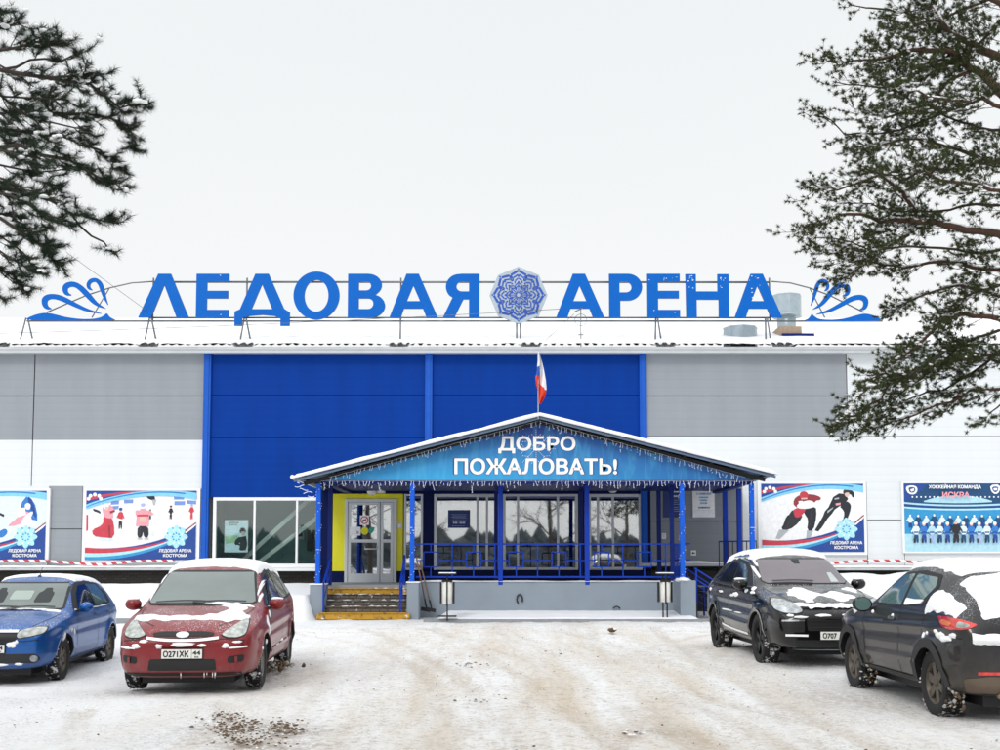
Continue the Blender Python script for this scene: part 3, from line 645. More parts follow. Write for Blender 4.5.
letter([[(609, Bm), (609, T), (627, T)] + arc(628, 287.4, 14.2, 13.4, -90, 90, 14) + [(620.2, 300.8), (620.2, Bm)], [(619.5, 282), (626, 282)] + arc(626, 287.3, 5.6, 5.3, -90, 90, 8) + [(619.5, 292.6)]], lab='letter Р')
letter(LE(647.2, 32.6), lab='letter Е')
letter([[(685.5, T+.3), (696, T+.3), (696, 291.6), (717.5, 291.6), (717.5, T+.3), (728.8, T+.3), (728.8, Bm), (718.5, Bm), (718.5, 299.8), (696.5, 299.8), (696.5, Bm), (686, Bm)]], lab='letter Н')
letter(LA(734.2, 47.4), lab='letter А')
# waves
def ribbon(pts, ws, it=2):
    p = [(a, b, c) for (a, b), c in zip(pts, ws)]
    for _ in range(it):
        q = [p[0]]
        for i in range(len(p)-1):
            a, b = p[i], p[i+1]; q += [tuple(a[k]*.75+b[k]*.25 for k in range(3)), tuple(a[k]*.25+b[k]*.75 for k in range(3))]
        p = q+[p[-1]]
    L, Rr = [], []
    for i in range(len(p)):
        a, b = p[max(0, i-1)], p[min(len(p)-1, i+1)]; dx, dy = b[0]-a[0], b[1]-a[1]; l = math.hypot(dx, dy) or 1
        nx, ny = -dy/l*p[i][2]/2, dx/l*p[i][2]/2; L.append((p[i][0]+nx, p[i][1]+ny)); Rr.append((p[i][0]-nx, p[i][1]-ny))
    return L+Rr[::-1]
CR = lambda l: [(15+a/7.143, 265+b/7.143) for a, b in l]
wv = [smooth(CR([(70, 393), (130, 362), (190, 345), (240, 342), (300, 355), (380, 376), (480, 386), (560, 385), (610, 378), (640, 362), (660, 343), (672, 362), (690, 378), (732, 394), (600, 397), (300, 398)]), 1),
      ribbon(CR([(262, 312), (228, 305), (212, 275), (215, 240), (260, 222), (330, 235), (430, 285), (520, 325), (620, 347)]), [v/7.1 for v in (6, 30, 38, 44, 34, 38, 32, 22, 4)]),
      ribbon(CR([(402, 215), (370, 208), (355, 180), (362, 148), (410, 134), (460, 155), (520, 215), (580, 280), (650, 312)]), [v/7.1 for v in (6, 28, 36, 40, 36, 38, 40, 28, 4)]),
      ribbon(CR([(552, 180), (528, 168), (520, 140), (538, 112), (575, 105), (606, 130), (624, 178), (642, 235), (666, 285)]), [v/7.1 for v in (4, 22, 26, 28, 28, 32, 30, 20, 3)])]
for side in (0, 1):
    for p in wv:
        q = p if side == 0 else [(883-(a-24.8)*.868, b+.8) for a, b in p]
        letter([q], 'wave_ornament', th=.05)
# snowflake disc
cx, cz = sx(518.5), sz(295.5); R0 = sx(547.5)-cx
oct_ = [(cx+R0*math.cos(R(90+45*i)), cz+R0*math.sin(R(90+45*i))) for i in range(8)]
SD = MB(); SD.prism(oct_, YS-.06, YS+.06, mat('disc_grey', '#a8b4bf', .5, spec=.2)); sd = SD.build('snowflake_disc', S); bevel(sd, .01)
SF = MB(); yy = YS-.064
def petal(a, r0, r1, hw, w):   # pointed arch stroke
    pts = []
    for s in (-1, 1):
        p0 = (r0, s*hw); p1 = (r0*.55+r1*.45, s*hw*1.02); p2 = (r1, 0); q = [p0, p1, p2]
        for (u, v) in zip(q[:-1], q[1:]):
            if (u, v) == (q[0], q[1]) and w < .02: continue
            d = Vector((v[0]-u[0], v[1]-u[1])); l = d.length; d /= l; n = Vector((-d.y, d.x))*w/2; u2 = Vector(u)+d*l*.06; v2 = Vector(v)-d*l*.08
            pts.append([u2+n, v2+n, v2-n, u2-n])
    ca, sa = math.cos(a), math.sin(a)
    return [[(cx+R0*(p.x*ca-p.y*sa), cz+R0*(p.x*sa+p.y*ca)) for p in q] for q in pts]
mF = mat('flake_blue', '#0d47a8', .5)
for k in range(8):
    a = R(90+45*k)
    for r0, r1, hw, w in ((.56, .86, .27, .075), (.48, .73, .19, .05), (.40, .60, .12, .045), (.24, .44, .12, .04), (.2, .34, .07, .035)):
        for q in petal(a, r0, r1, hw, w): yy -= .00012; SF.flat(q, yy, mF)
    for rr, rad in ((.9, .03), (.66, .035), (.46, .03)):
        SF.flat([(cx+R0*(rr*math.cos(a)+rad*math.cos(t)), cz+R0*(rr*math.sin(a)+rad*math.sin(t))) for t in [2*PI*j/8 for j in range(8)]], yy-.00005, mF); yy -= .0001
    for b_ in (a, a+R(22.5)):
        d = Vector((math.cos(b_), math.sin(b_))); n = Vector((-d.y, d.x))*.014*R0; p0 = Vector((cx, cz))+d*.07*R0; p1 = Vector((cx, cz))+d*(.40 if b_ == a else .30)*R0
        SF.flat([tuple(p0+n), tuple(p1+n), tuple(p1-n), tuple(p0-n)], yy-.00003, mF); yy -= .0001
o = SF.build('snowflake_pattern', sd, fixn=False)
# frame
FR = MB(); yb_ = YS+.12
FR.tube([(sx(152), yb_, sz(281)), (sx(771), yb_, sz(281.3))], .035, 'steel', n=6)
FR.tube([(sx(26), yb_, sz(320.3)), (sx(883), yb_, sz(320.3))], .03, 'steel', n=6); FR.tube([(sx(150), yb_, sz(317)), (sx(771), yb_, sz(317))], .03, 'steel', n=6)
for s in (0, 1):
    f = (lambda p: p) if s == 0 else (lambda p: 883-(p-24.8)*.868)
    a = [(152, 280.5), (130, 282), (108, 287), (85, 294.5), (70, 301), (46, 311.5)]
    FR.tube([(sx(f(x)), yb_, sz(y)) for x, y in a], .022, 'steel', n=6); FR.tube([(sx(f(108)), yb_, sz(287)), (sx(f(91)), yb_, sz(317))], .018, 'steel', n=6)
for px in (152, 246, 400.5, 770.5): FR.tube([(sx(px), yb_, sz(277)), (sx(px), yb_, sz(320))], .028, 'steel', n=6)
FR.build('sign_frame', S)
for px in (27.5, 151, 245.5, 401, 518.5, 656.5, 766):
    x = sx(px); mb = MB(); zf = ze+.30
    if px == 401: mb.tube([(x, YS-.1, sz(318)), (x, YS-.15, zf-.02)], .03, 'steel', n=6)
    elif px == 518.5: [mb.tube([(x+s, YS+.05, sz(323)), (x+s, YS, zf)], .03, 'steel', n=6) for s in (-.06, .06)]
    else:
        mb.tube([(x-.03, YS, sz(318)), (x-.09, YS-.25, zf-.02)], .028, 'steel', n=6); mb.tube([(x+.03, YS, sz(318)), (x+.17, YS+.15, zf)], .028, 'steel', n=6)
    mb.box(x-.22, x+.25, YS-.3, YS-.1, zf-.06, zf-.02, 'steel'); mb.build('support_leg', S)
# snow stuck on letters
mb = MB()
for i in range(40):
    px, w_ = random.choice([(649, 10), (650, 28), (688, 7), (720, 7), (748, 8), (755, 5), (215, 12), (655, 22)]); x = sx(px+random.random()*w_); z = sz(random.choice([random.uniform(276, 300), random.uniform(276, 282)]))
    if px in (649, 650, 215): z = sz(random.uniform(275, 281)) if random.random() < .6 else sz(random.uniform(310, 315))
    mb.blob((x, YS-.042, z), (random.uniform(.008, .035), .006, random.uniform(.006, .02)), 'snow', 1, seed=i)
mb.build('stuck_snow', S)
# thin cables and antenna
def cable(pts, r, label, sag=0.0):
    a, b = Vector(pts[0]), Vector(pts[1]); n = 16; L = [a.lerp(b, i/n) - Vector((0, 0, sag*4*(i/n)*(1-i/n))) for i in range(n+1)]
    mb = MB(); mb.tube(L, r, 'steel', n=4); return tag(mb.build('cable'), label, 'cable')
cable((at(66, 252, 33.5), at(150, 313, YS)), .008, 'thin guy wire crossing the left wave ornament')
cable(((XL, YW+.1, WZ(338, YW)), at(560, 309, YS-.1)), .009, 'long sagging cable strung under the roof lettering', .15)
cable((at(545, 341, YW), at(574, 314, YS)), .007, 'short wire running up to the rooftop antenna')
t = thing('rooftop_antenna', 'thin rooftop antenna mast with wire loop under the letter', 'antenna', (sx(580), YS-.3, ze+.3)); mb = MB()
mb.tube([(sx(580), YS-.3, sz(311)), (sx(580), YS-.3, ze+.1)], .016, 'steel', n=6); mb.build('mast', t)
mb = MB(); mb.tube([(sx(580)+.19*math.cos(u), YS-.3, sz(322)+.19*math.sin(u)) for u in [2*PI*i/24 for i in range(25)]], .008, 'steel', n=4); mb.build('wire_loop', t)
mb = MB(); mb.tube([(sx(574), YS-.3, sz(314)), (sx(582), YS-.3, sz(310))], .02, 'steel', n=5); mb.tube([(sx(577.5), YS-.3, sz(336.5)), (sx(582.5), YS-.3, sz(336.5))], .014, 'steel', n=5); mb.build('crossbar', t)

# ================================================================== POSTERS
def poster(px0, px1, py0, py1, label, draw, frame=3.0, clip=True):
    y0 = YW-.10; t = thing('wall_poster', label, 'poster', (WX((px0+px1)/2, 530, YW), y0, WZ(py1, YW)))
    X = lambda p: WX(p, 530, YW); Z = lambda p: WZ(p, YW); f = frame
    mb = MB(); mb.box(X(px0-f), X(px1+f), y0, YW-.005, Z(py1+f*.8), Z(py0-f*.8), 'white_frame'); mb.build('backing_board', t)
    art = MB(); lay = [y0-.003]
    def sh(pts, m):
        if 5 <= len(pts) <= 14: pts = smooth(pts, 1)
        q = [(max(px0, min(px1, a)), max(py0, min(py1, b))) for a, b in pts]; r = []
        for p in q:
            if not r or (abs(p[0]-r[-1][0])+abs(p[1]-r[-1][1])) > .01: r.append(p)
        if len(r) > 2: art.flat([(X(a), Z(b)) for a, b in r], lay[0], m)
        lay[0] -= .0004
    sh([(px0, py0), (px1, py0), (px1, py1), (px0, py1)], 'p_white')
    texts = draw(sh, X, Z, lambda: lay[0]) or []
    me = art.mesh('print', False); ms = [me]
    for (s, px, py, h, m, kx) in texts:
        tm = text_mesh(s, h*.0314, m, .05, .001, sx=kx); tm.transform(Matrix.Translation((X(px), lay[0]-.002, Z(py))) @ FACE); ms.append(tm)
    link(join(ms, 'printed_sheet'), 'printed_sheet', t); return t
def bez(p, n=14):
    q = []
    for i in range(n+1):
        t = i/n; a, b, c = (1-t)**2, 2*t*(1-t), t*t; q.append((a*p[0][0]+b*p[1][0]+c*p[2][0], a*p[0][1]+b*p[1][1]+c*p[2][1]))
    return q
def band(p, q): return bez(p)+bez(q)[::-1]
def swoosh(sh, x0, x1, y0, y1):
    w, h = x1-x0, y1-y0; P = lambda u, v: (x0+u*w, y0+v*h)
    sh(band([P(0, 0), P(.5, 0), P(1, 0)], [P(0, .22), P(.52, -.12), P(1, .12)]), 'p_navy')
    sh(band([P(0, .1), P(.3, .0), P(.6, 0)], [P(0, .15), P(.3, .03), P(.6, .0)]), 'p_red')
    sh(band([P(0, .20), P(.52, -.10), P(1, .03)], [P(0, .27), P(.52, -.03), P(1, .13)]), 'p_cyan')
    sh(band([P(0, .23), P(.45, -.06), P(.9, .03)], [P(0, .245), P(.45, -.04), P(.9, .05)]), 'p_blue')
    # crown emblem upper left
    for k in range(5): a = R(180*k/4); c = P(.085, .115); sh([(c[0]+math.cos(a)*w*.055+math.cos(t)*w*.018, c[1]-math.sin(a)*h*.06+math.sin(t)*w*.018) for t in [2*PI*j/7 for j in range(7)]], 'p_white')
    sh(band([P(0, .82), P(.55, .90), P(1, .48)], [P(0, 1), P(.5, 1.0), P(1, 1.0)]), 'p_navy')
    sh([P(1, .52), P(.84, .70), P(.7, .84), P(.62, 1), P(1, 1)], 'p_navy')
    sh(band([P(0, .91), P(.45, .93), P(.8, .70)], [P(0, 1.0), P(.45, 1.03), P(.86, .70)]), 'p_sky')
    sh(band([P(0, .90), P(.45, .92), P(.8, .68)], [P(0, .955), P(.45, .975), P(.84, .69)]), 'p_lblue')
    sh(band([P(0, .82), P(.45, .88), P(.78, .70)], [P(0, .90), P(.45, .93), P(.80, .70)]), 'p_red')
    sh([P(1, .47), P(.90, .60), P(.80, .70), P(.80, .73), P(.90, .63), P(1, .505)], 'p_white')
    sh([P(1, .45), P(.90, .575), P(.90, .60), P(1, .47)], 'p_mred')
    c = P(.825, .665); rr = h*.15
    sh([(c[0]+rr*(1+.13*math.cos(8*a))*math.cos(a), c[1]+rr*(1+.13*math.cos(8*a))*math.sin(a)) for a in [2*PI*j/64 for j in range(64)]], 'p_lblue')
    for k in range(8):
        a = 2*PI*k/8
        for r_ in (.35, .65, .9): sh([(c[0]+rr*r_*math.cos(a+(r_ > .6)*.39)+rr*.09*math.cos(t), c[1]+rr*r_*math.sin(a+(r_ > .6)*.39)+rr*.09*math.sin(t)) for t in [2*PI*j/6 for j in range(6)]], 'p_sky' if r_ != .65 else 'p_white')
    return [('ЛЕДОВАЯ АРЕНА', x0+.82*w, y0+.885*h, h*.042, 'white', .95), ('КОСТРОМА', x0+.82*w, y0+.955*h, h*.042, 'white', 1.05)]
def fig(sh, x, y, s, coat, pant, head='p_skin', cap=None, lean=0, wide=1.0):
    e = lambda cx, cy, rx, ry: [(cx+rx*math.cos(2*PI*j/10), cy+ry*math.sin(2*PI*j/10)) for j in range(10)]
    sh([(x-.9*s*wide, y), (x-.8*s*wide, y-4.2*s), (x+.8*s*wide, y-4.2*s), (x+.9*s*wide, y), (x+.2*s, y), (x, y-2.6*s), (x-.2*s, y)], pant)
    sh([(x-1.0*s*wide, y-3.9*s), (x-1.3*s*wide+lean, y-7.6*s), (x-.5*s+lean, y-8.2*s), (x+.5*s+lean, y-8.2*s), (x+1.3*s*wide+lean, y-7.6*s), (x+1.0*s*wide, y-3.9*s)], coat)
    sh([(x-1.1*s*wide, y-7.4*s), (x-2.0*s*wide, y-5.2*s), (x-1.5*s*wide, y-5.0*s), (x-.8*s*wide, y-6.4*s)], coat); sh([(x+1.1*s*wide, y-7.4*s), (x+2.0*s*wide, y-5.2*s), (x+1.5*s*wide, y-5.0*s), (x+.8*s*wide, y-6.4*s)], coat)
    sh(e(x+lean, y-9*s, .8*s, .95*s), head)
    if cap: sh(e(x+lean, y-9.5*s, .9*s, .75*s), cap)
C2 = lambda l: [(80+a/8.333, 480+b/8.333) for a, b in l]
def art_kids(sh, X, Z, L):
    for q in ([(370, 165), (448, 163), (446, 195), (370, 198)], [(785, 135), (872, 135), (870, 165), (785, 165)], [(790, 178), (880, 178), (878, 212), (790, 212)], [(262, 175), (330, 175), (328, 205), (262, 208)], [(275, 220), (330, 215), (325, 245), (280, 248)], [(892, 170), (972, 175), (972, 205), (892, 200)]): sh(C2(q), 'p_board')
    sh(C2([(60, 290), (75, 290), (78, 420), (62, 430)]), 'p_red')
    sh(C2([(110, 240), (140, 245), (175, 260), (180, 285), (150, 270), (120, 262)]), 'p_dark2')
    fig(sh, 80+345/8.33, 480+410/8.33, 2.1, 'p_redcoat', 'p_dark2', cap='p_navy'); fig(sh, 80+762/8.33, 480+328/8.33, 1.35, 'p_black', 'p_black', cap='p_black')
    sh(C2([(560, 130), (600, 120), (625, 135), (632, 175), (622, 215), (610, 170), (575, 160), (560, 145)]), 'p_black'); sh(C2([(605, 165), (640, 165), (630, 210), (615, 215)]), 'p_grey')
    fig(sh, 80+592/8.33, 480+330/8.33, 1.0, 'p_grey', 'p_black', cap='p_black'); fig(sh, 80+935/8.33, 480+330/8.33, 1.5, 'p_redcoat', 'p_redcoat', cap='p_lilac')
    sh(C2([(110, 410), (200, 400), (225, 370), (215, 310), (260, 300), (290, 350), (300, 485), (210, 480), (120, 468)]), 'p_red'); sh(C2([(110, 412), (200, 402), (232, 380), (240, 300), (200, 310), (205, 360), (170, 392)]), 'p_redcoat')
    sh(C2([(190, 230), (215, 200), (265, 210), (300, 255), (275, 270), (290, 320), (230, 320), (205, 300)]), 'p_pink'); sh(C2([(195, 215), (215, 190), (250, 200), (245, 235), (205, 245)]), 'p_white')
    sh(C2([(290, 310), (380, 335), (375, 350), (300, 335)]), 'p_white')
    sh(C2([(490, 380), (578, 380), (584, 480), (545, 482), (536, 420), (525, 482), (488, 482)]), 'p_black'); sh(C2([(482, 255), (580, 255), (582, 385), (475, 385)]), 'p_pink'); sh(C2([(480, 290), (580, 288), (580, 305), (482, 305)]), 'p_red')
    sh(C2([(468, 260), (485, 250), (500, 290), (470, 295)]), 'p_pink'); sh(C2([(580, 255), (620, 280), (615, 292), (580, 290)]), 'p_pink')
    sh(C2([(500, 215), (515, 195), (550, 195), (560, 220), (555, 255), (505, 255)]), 'p_white'); sh(C2([(508, 205), (520, 196), (545, 196), (553, 212), (540, 225), (516, 225)]), 'p_lilac'); sh(C2([(505, 240), (555, 240), (550, 260), (512, 260)]), 'p_pink'); sh(C2([(505, 310), (555, 310), (556, 350), (506, 350)]), 'p_skin'); sh(C2([(505, 384), (520, 384), (518, 470), (500, 472)]), 'p_dark2'); sh(C2([(600, 440), (625, 430), (628, 462), (598, 465)]), 'p_pale'); sh(C2([(140, 488), (300, 492), (290, 505), (150, 500)]), 'p_pale'); sh(C2([(215, 225), (240, 222), (245, 250), (222, 255)]), 'p_skin'); sh(C2([(255, 262), (295, 250), (300, 262), (262, 282)]), 'p_mred'); sh(C2([(245, 380), (262, 380), (266, 480), (254, 480)]), 'p_mred')
    sh(C2([(488, 488), (530, 486), (528, 496), (490, 497)]), 'p_grey'); sh(C2([(545, 488), (585, 486), (584, 496), (548, 497)]), 'p_grey')
    return swoosh(sh, 86, 197, 491, 560)
poster(87, 197.5, 491, 560.5, 'poster of children in red and pink coats skating on ice, beside the blue wall', art_kids)
def art_fig(sh, X, Z, L):
    G = lambda l: [(a/8.333, 480+b/8.333) for a, b in l]
    sh(G([(-400, 120), (400, 120), (400, 500), (-400, 600)]), 'p_pale'); sh(G([(200, 130), (290, 170), (330, 330), (290, 370), (150, 350)]), 'p_blue'); sh(G([(230, 130), (280, 170), (320, 330), (290, 300), (250, 220)]), 'p_navy')
    sh(G([(60, 390), (150, 320), (200, 260), (260, 270), (240, 340), (150, 380)]), 'p_pink'); sh(G([(150, 240), (215, 230), (225, 290), (160, 310)]), 'p_white'); sh(G([(210, 205), (240, 190), (265, 210), (255, 250), (220, 245)]), 'p_white')
    sh(G([(190, 330), (250, 270), (290, 260), (260, 330), (320, 340), (330, 370), (230, 400), (170, 420)]), 'p_white'); sh(G([(0, 430), (60, 400), (80, 440), (40, 480), (0, 480)]), 'p_blue'); sh(G([(0, 270), (45, 290), (40, 310), (0, 290)]), 'p_black')
    for cx_ in (-130, -230): fig(sh, cx_/8.33, 480+520/8.33, 3, 'p_lilac', 'p_navy', cap='p_black')
    return swoosh(sh, -64, 47, 491, 560)
poster(-64, 47.3, 491, 560, 'pale blue poster of a figure skater, cut off by the left photo edge', art_fig)
def art_speed(sh, X, Z, L):
    G = lambda l: [(750+a/8.333, 475+b/8.333) for a, b in l]
    sh(G([(205, 530), (235, 455), (320, 460), (240, 535)]), 'p_grey'); sh(G([(458, 535), (465, 462), (520, 462), (490, 540)]), 'p_grey')
    sh(G([(355, 285), (440, 330), (400, 400), (320, 460), (245, 455), (290, 390), (320, 330)]), 'p_dark2'); sh(G([(440, 290), (545, 255), (550, 350), (520, 465), (466, 465), (480, 370), (450, 330)]), 'p_black')
    sh(G([(355, 280), (470, 270), (430, 340), (380, 362), (360, 330)]), 'p_red'); sh(G([(360, 205), (410, 165), (520, 160), (590, 185), (585, 212), (540, 215), (520, 275), (440, 290), (360, 262)]), 'p_mred')
    sh(G([(385, 245), (470, 210), (530, 220), (540, 265), (470, 285), (390, 280)]), 'p_white'); sh(G([(400, 220), (435, 215), (440, 260), (410, 270)]), 'p_white')
    sh(G([(410, 160), (425, 140), (460, 136), (485, 160), (480, 190), (415, 195)]), 'p_red'); sh(G([(415, 190), (480, 188), (470, 210), (425, 212)]), 'p_black')
    sh(G([(690, 185), (740, 155), (790, 160), (815, 200), (790, 235), (740, 262), (700, 290), (680, 320), (640, 365), (590, 440), (560, 472), (532, 462), (560, 415), (600, 350), (618, 305), (650, 270), (672, 225)]), 'p_black')
    sh(G([(770, 165), (800, 130), (840, 125), (868, 150), (866, 188), (850, 190), (838, 160), (812, 168), (800, 195)]), 'p_black')
    sh(G([(782, 150), (800, 138), (822, 146), (826, 170), (812, 188), (792, 182)]), 'p_skin'); sh(G([(772, 150), (778, 124), (812, 116), (832, 132), (828, 148), (800, 146), (784, 158)]), 'p_dark2')
    sh(G([(700, 196), (738, 188), (740, 200), (704, 208)]), 'p_grey'); sh(G([(708, 238), (752, 232), (748, 250), (712, 256)]), 'p_pink')
    sh(G([(740, 262), (800, 215), (836, 245), (835, 285), (812, 350), (790, 400), (765, 388), (782, 320), (770, 292)]), 'p_black'); sh(G([(640, 300), (690, 268), (684, 282), (640, 320)]), 'p_grey')
    sh(G([(300, 340), (330, 330), (300, 400), (275, 440), (262, 438)]), 'p_black'); sh(G([(500, 290), (520, 285), (512, 380), (495, 440), (485, 438)]), 'p_dark2'); sh(G([(420, 192), (476, 190), (472, 204), (426, 206)]), 'p_skin')
    return swoosh(sh, 761, 863, 484, 552)
poster(760.5, 863, 484, 552.5, 'poster of two speed skaters, one in red and one in black', art_speed)
def art_team(sh, X, Z, L):
    G = lambda l: [(895+a/8.82, 475+b/8.82) for a, b in l]
    sh(G([(70, 75), (1200, 75), (1200, 300), (70, 300)]), 'p_dcyan'); sh(G([(70, 75), (300, 75), (150, 200), (70, 240)]), 'p_navy'); sh(G([(70, 300), (1200, 300), (1200, 540), (70, 540)]), 'p_sky'); sh(G([(70, 520), (1200, 520), (1200, 690), (70, 690)]), 'p_ice')
    sh(G(bez([(250, 230), (550, 130), (850, 230)]))+G(bez([(850, 240), (550, 260), (250, 240)])), 'p_ice')
    sh(G(bez([(75, 240), (550, 290), (1200, 235)]))+G(bez([(1200, 250), (550, 305), (75, 255)])), 'p_ice'); sh(G(bez([(75, 280), (550, 320), (1200, 275)]))+G(bez([(1200, 290), (550, 335), (75, 295)])), 'p_lblue')
    sh(G(bez([(75, 255), (550, 305), (1200, 250)]))+G(bez([(1200, 262), (550, 318), (75, 268)])), 'p_navy')
    for px in list(range(150, 420, 38))+list(range(640, 1100, 38)): sh(G([(px+8*math.cos(t), 195+8*math.sin(t)) for t in [k*PI/3 for k in range(6)]]), 'p_white')
    sh(G([(90+0, 120), (110, 95), (180, 95), (200, 130), (175, 175), (115, 170)]), 'p_white'); sh(G([(115, 120), (130, 108), (170, 110), (180, 135), (160, 160), (125, 155)]), 'p_dcyan'); sh(G([(130, 130), (165, 118), (165, 140), (140, 150)]), 'p_white')
    sh(G([(835, 90), (925, 85), (920, 150), (882, 175), (845, 150)]), 'p_white'); sh(G([(852, 105), (910, 103), (905, 142), (882, 158), (858, 142)]), 'p_navy'); sh(G([(865, 118), (900, 117), (897, 138), (868, 138)]), 'p_white')
    rnd = random.Random(3)
    for i in range(17): fig(sh, 895+(125+70*i)/8.82, 475+(470+rnd.uniform(-6, 6))/8.82, 1.28+.1*rnd.random(), 'p_dcyan' if i % 2 else 'p_pale', 'p_navy', 'p_white', wide=1.5)
    for i in range(17): fig(sh, 895+(170+69*i)/8.82, 475+598/8.82, 2.05, ['p_pale', 'p_blue', 'p_ice'][i % 3], ['p_lilac', 'p_dcyan', 'p_navy'][(i+1) % 3], 'p_skin', cap='p_white', wide=1.3); sh(G([(150+69*i, 500), (190+69*i, 500), (190+69*i, 512), (150+69*i, 512)]), 'p_navy'); sh(G([(146+69*i, 560), (160+69*i, 560), (160+69*i, 600), (146+69*i, 600)]), 'p_black')
    fig(sh, 895+515/8.82, 475+598/8.82, 2.25, 'p_black', 'p_black', 'p_skin', wide=1.5)
    return [('ХОККЕЙНАЯ КОМАНДА', 895+515/8.82, 475+122/8.82, 3.2, 'white', 1.0), ('ИСКРА', 895+520/8.82, 475+200/8.82, 5.2, 'p_pink', 1.1), ('2023', 895+520/8.82, 475+243/8.82, 2.2, 'white', 1.2)][:2]
poster(903.5, 1030, 483.5, 551.5, 'dark cyan poster of a hockey team photo at the right photo edge', art_team, 2)
# small plaques
def plaque(px0, px1, py0, py1, col, label, lines, y=YW-.03, edge='grey_frame', name='wall_plaque', extra=None):
    X = lambda p: WX(p, 530, YW); Z = lambda p: WZ(p, YW); t = thing(name, label, 'notice', (X((px0+px1)/2), y, Z(py1)))
    mb = MB(); mb.box(X(px0), X(px1), y, y+.025, Z(py1), Z(py0), edge); mb.build('board', t)
    mb = MB(); mb.box(X(px0+.5), X(px1-.5), y-.004, y-.001, Z(py1-.5), Z(py0+.5), col)
    if extra: extra(mb, X, Z, y-.006)
    ms = [mb.mesh('a')]
    for s, px, py, h, m, kx in lines:
        tm = text_mesh(s, h*.0314, m, .05, .0008, sx=kx); tm.transform(Matrix.Translation((X(px), y-.008, Z(py))) @ FACE); ms.append(tm)
    link(join(ms, 'printed_face'), 'printed_face', t); return t
def dashes(cx_, ys_, w_, m, h_=.35, seed=0):
    rr = random.Random(seed)
    def f(mb, X, Z, y):
        for py in ys_:
            x = cx_-w_/2*rr.uniform(.7, 1); e = cx_+w_/2*rr.uniform(.7, 1)
            while x < e: l = rr.uniform(.4, 1.3); mb.flat([(X(x), Z(py+h_)), (X(min(e, x+l)), Z(py+h_)), (X(min(e, x+l)), Z(py)), (X(x), Z(py))], y, m); x += l+.3
    return f
plaque(448, 470, 510, 528, 'navy', 'navy opening-hours board in the porch window', [('9.00 - 20.00', 459, 523.6, 1.8, 'white', 1.0)], y=YW-.02, edge='navy', extra=dashes(459, (514.3, 515.7, 516.9, 518.2, 520.3, 525.8), 16, 'p_lilac'))
plaque(692.5, 715, 487.5, 517.5, 'p_white', 'white notice with cyan lettering on the grey porch wall', [('С НАМИ ВСЕ', 704, 494.8, 1.7, 'p_blue', 1), ('ПУТИ', 704, 498, 1.7, 'p_blue', 1), ('К ВАШЕЙ', 704, 501, 1.7, 'p_blue', 1), ('ЗИМЕ', 704, 504, 1.7, 'p_blue', 1)][:1], extra=lambda mb, X, Z, y: (dashes(704, (496.8, 499.6, 502.4), 9, 'p_sky', 1.5, 2)(mb, X, Z, y), dashes(704.5, (506.8,), 16, 'p_navy', 1.6, 4)(mb, X, Z, y), dashes(704, (510.3,), 20, 'p_grey', .25, 5)(mb, X, Z, y)))
plaque(663.5, 684.5, 488, 517.5, 'navy', 'navy notice board half hidden behind the bright blue post', [], edge='navy', extra=lambda mb, X, Z, y: (dashes(676, (491, 495.5), 7, 'p_white', 1.6, 8)(mb, X, Z, y), dashes(675, (500, 502, 504, 507, 509, 511), 9, 'p_lilac', .5, 9)(mb, X, Z, y)))
plaque(661.5, 666, 533, 539, 'p_white', 'tiny white notice low on the grey porch wall', [], extra=dashes(663.7, (534.3, 535.8, 537), 3, 'p_black', .5, 3))
plaque(690.6, 695.6, 550.3, 555.5, 'p_white', 'small square accessibility sign low on the grey wall', [], edge='p_white', extra=lambda mb, X, Z, y: (mb.flat([(X(693+a), Z(553+b)) for a, b in ((-1.7, 0), (0, -1.5), (0, -.5), (1.7, -.5), (1.7, .5), (0, .5), (0, 1.5))], y, 'black')))
def soldier(mb, X, Z, y):
    H = lambda l: [(X(205+a/7.41), Z(490+b/7.41)) for a, b in l]
    mb.flat(H([(145, 340), (240, 335), (235, 385), (150, 400)]), y, mat('p_green', '#a9c7a0')); 
    for k, q in enumerate(([(250, 350), (300, 340), (310, 400), (300, 445), (265, 450), (250, 440), (258, 400)], [(222, 370), (250, 345), (262, 385), (225, 410), (214, 395)], [(215, 385), (262, 400), (300, 390), (300, 400), (262, 415), (218, 400)], [(250, 300), (260, 280), (288, 280), (298, 300), (295, 315), (255, 318)])): mb.flat(H(q), y-.0012*(k+1), 'p_black')
    mb.flat(H([(262, 308), (290, 306), (288, 335), (268, 335)]), y-.008, 'p_skin')
    dashes(226, (523.5, 525.5, 529.5, 534.5), 8, 'p_grey', .3, 5)(mb, X, Z, y-.001)
plaque(223.8, 247.3, 520, 552.3, 'p_pale', 'pale poster with a helmeted soldier behind the left window glass', [('МУЖСКАЯ', 233, 523.2, 1.4, 'p_black', 1), ('РАБОТА', 232.4, 525.4, 1.4, 'p_black', 1)], y=YW+.10, edge='white_frame', name='window_poster', extra=soldier)
# barrier tape
def tape(x0, x1, label, seed):
    n = 60; vs = []
    for i in range(n+1):
        x = x0+(x1-x0)*i/n; s = .05*math.sin(i*.35+seed)+.03*noise.noise(Vector((x, seed, 0))); vs += [(x, YW-.17+.01*math.sin(x*3), zl+.11+s), (x, YW-.17, zl+.19+s)]
    mb = MB(); mb.add(vs, [(2*i, 2*i+2, 2*i+3, 2*i+1) for i in range(n)], 'tape', True); tag(mb.build('barrier_tape', fixn=False), label, 'barrier tape')
tape(XL, WX(176, 530, YW), 'red and white barrier tape along the wall left of the porch', 0); tape(WX(757, 530, YW), XR, 'red and white barrier tape along the wall right of the porch', 3)
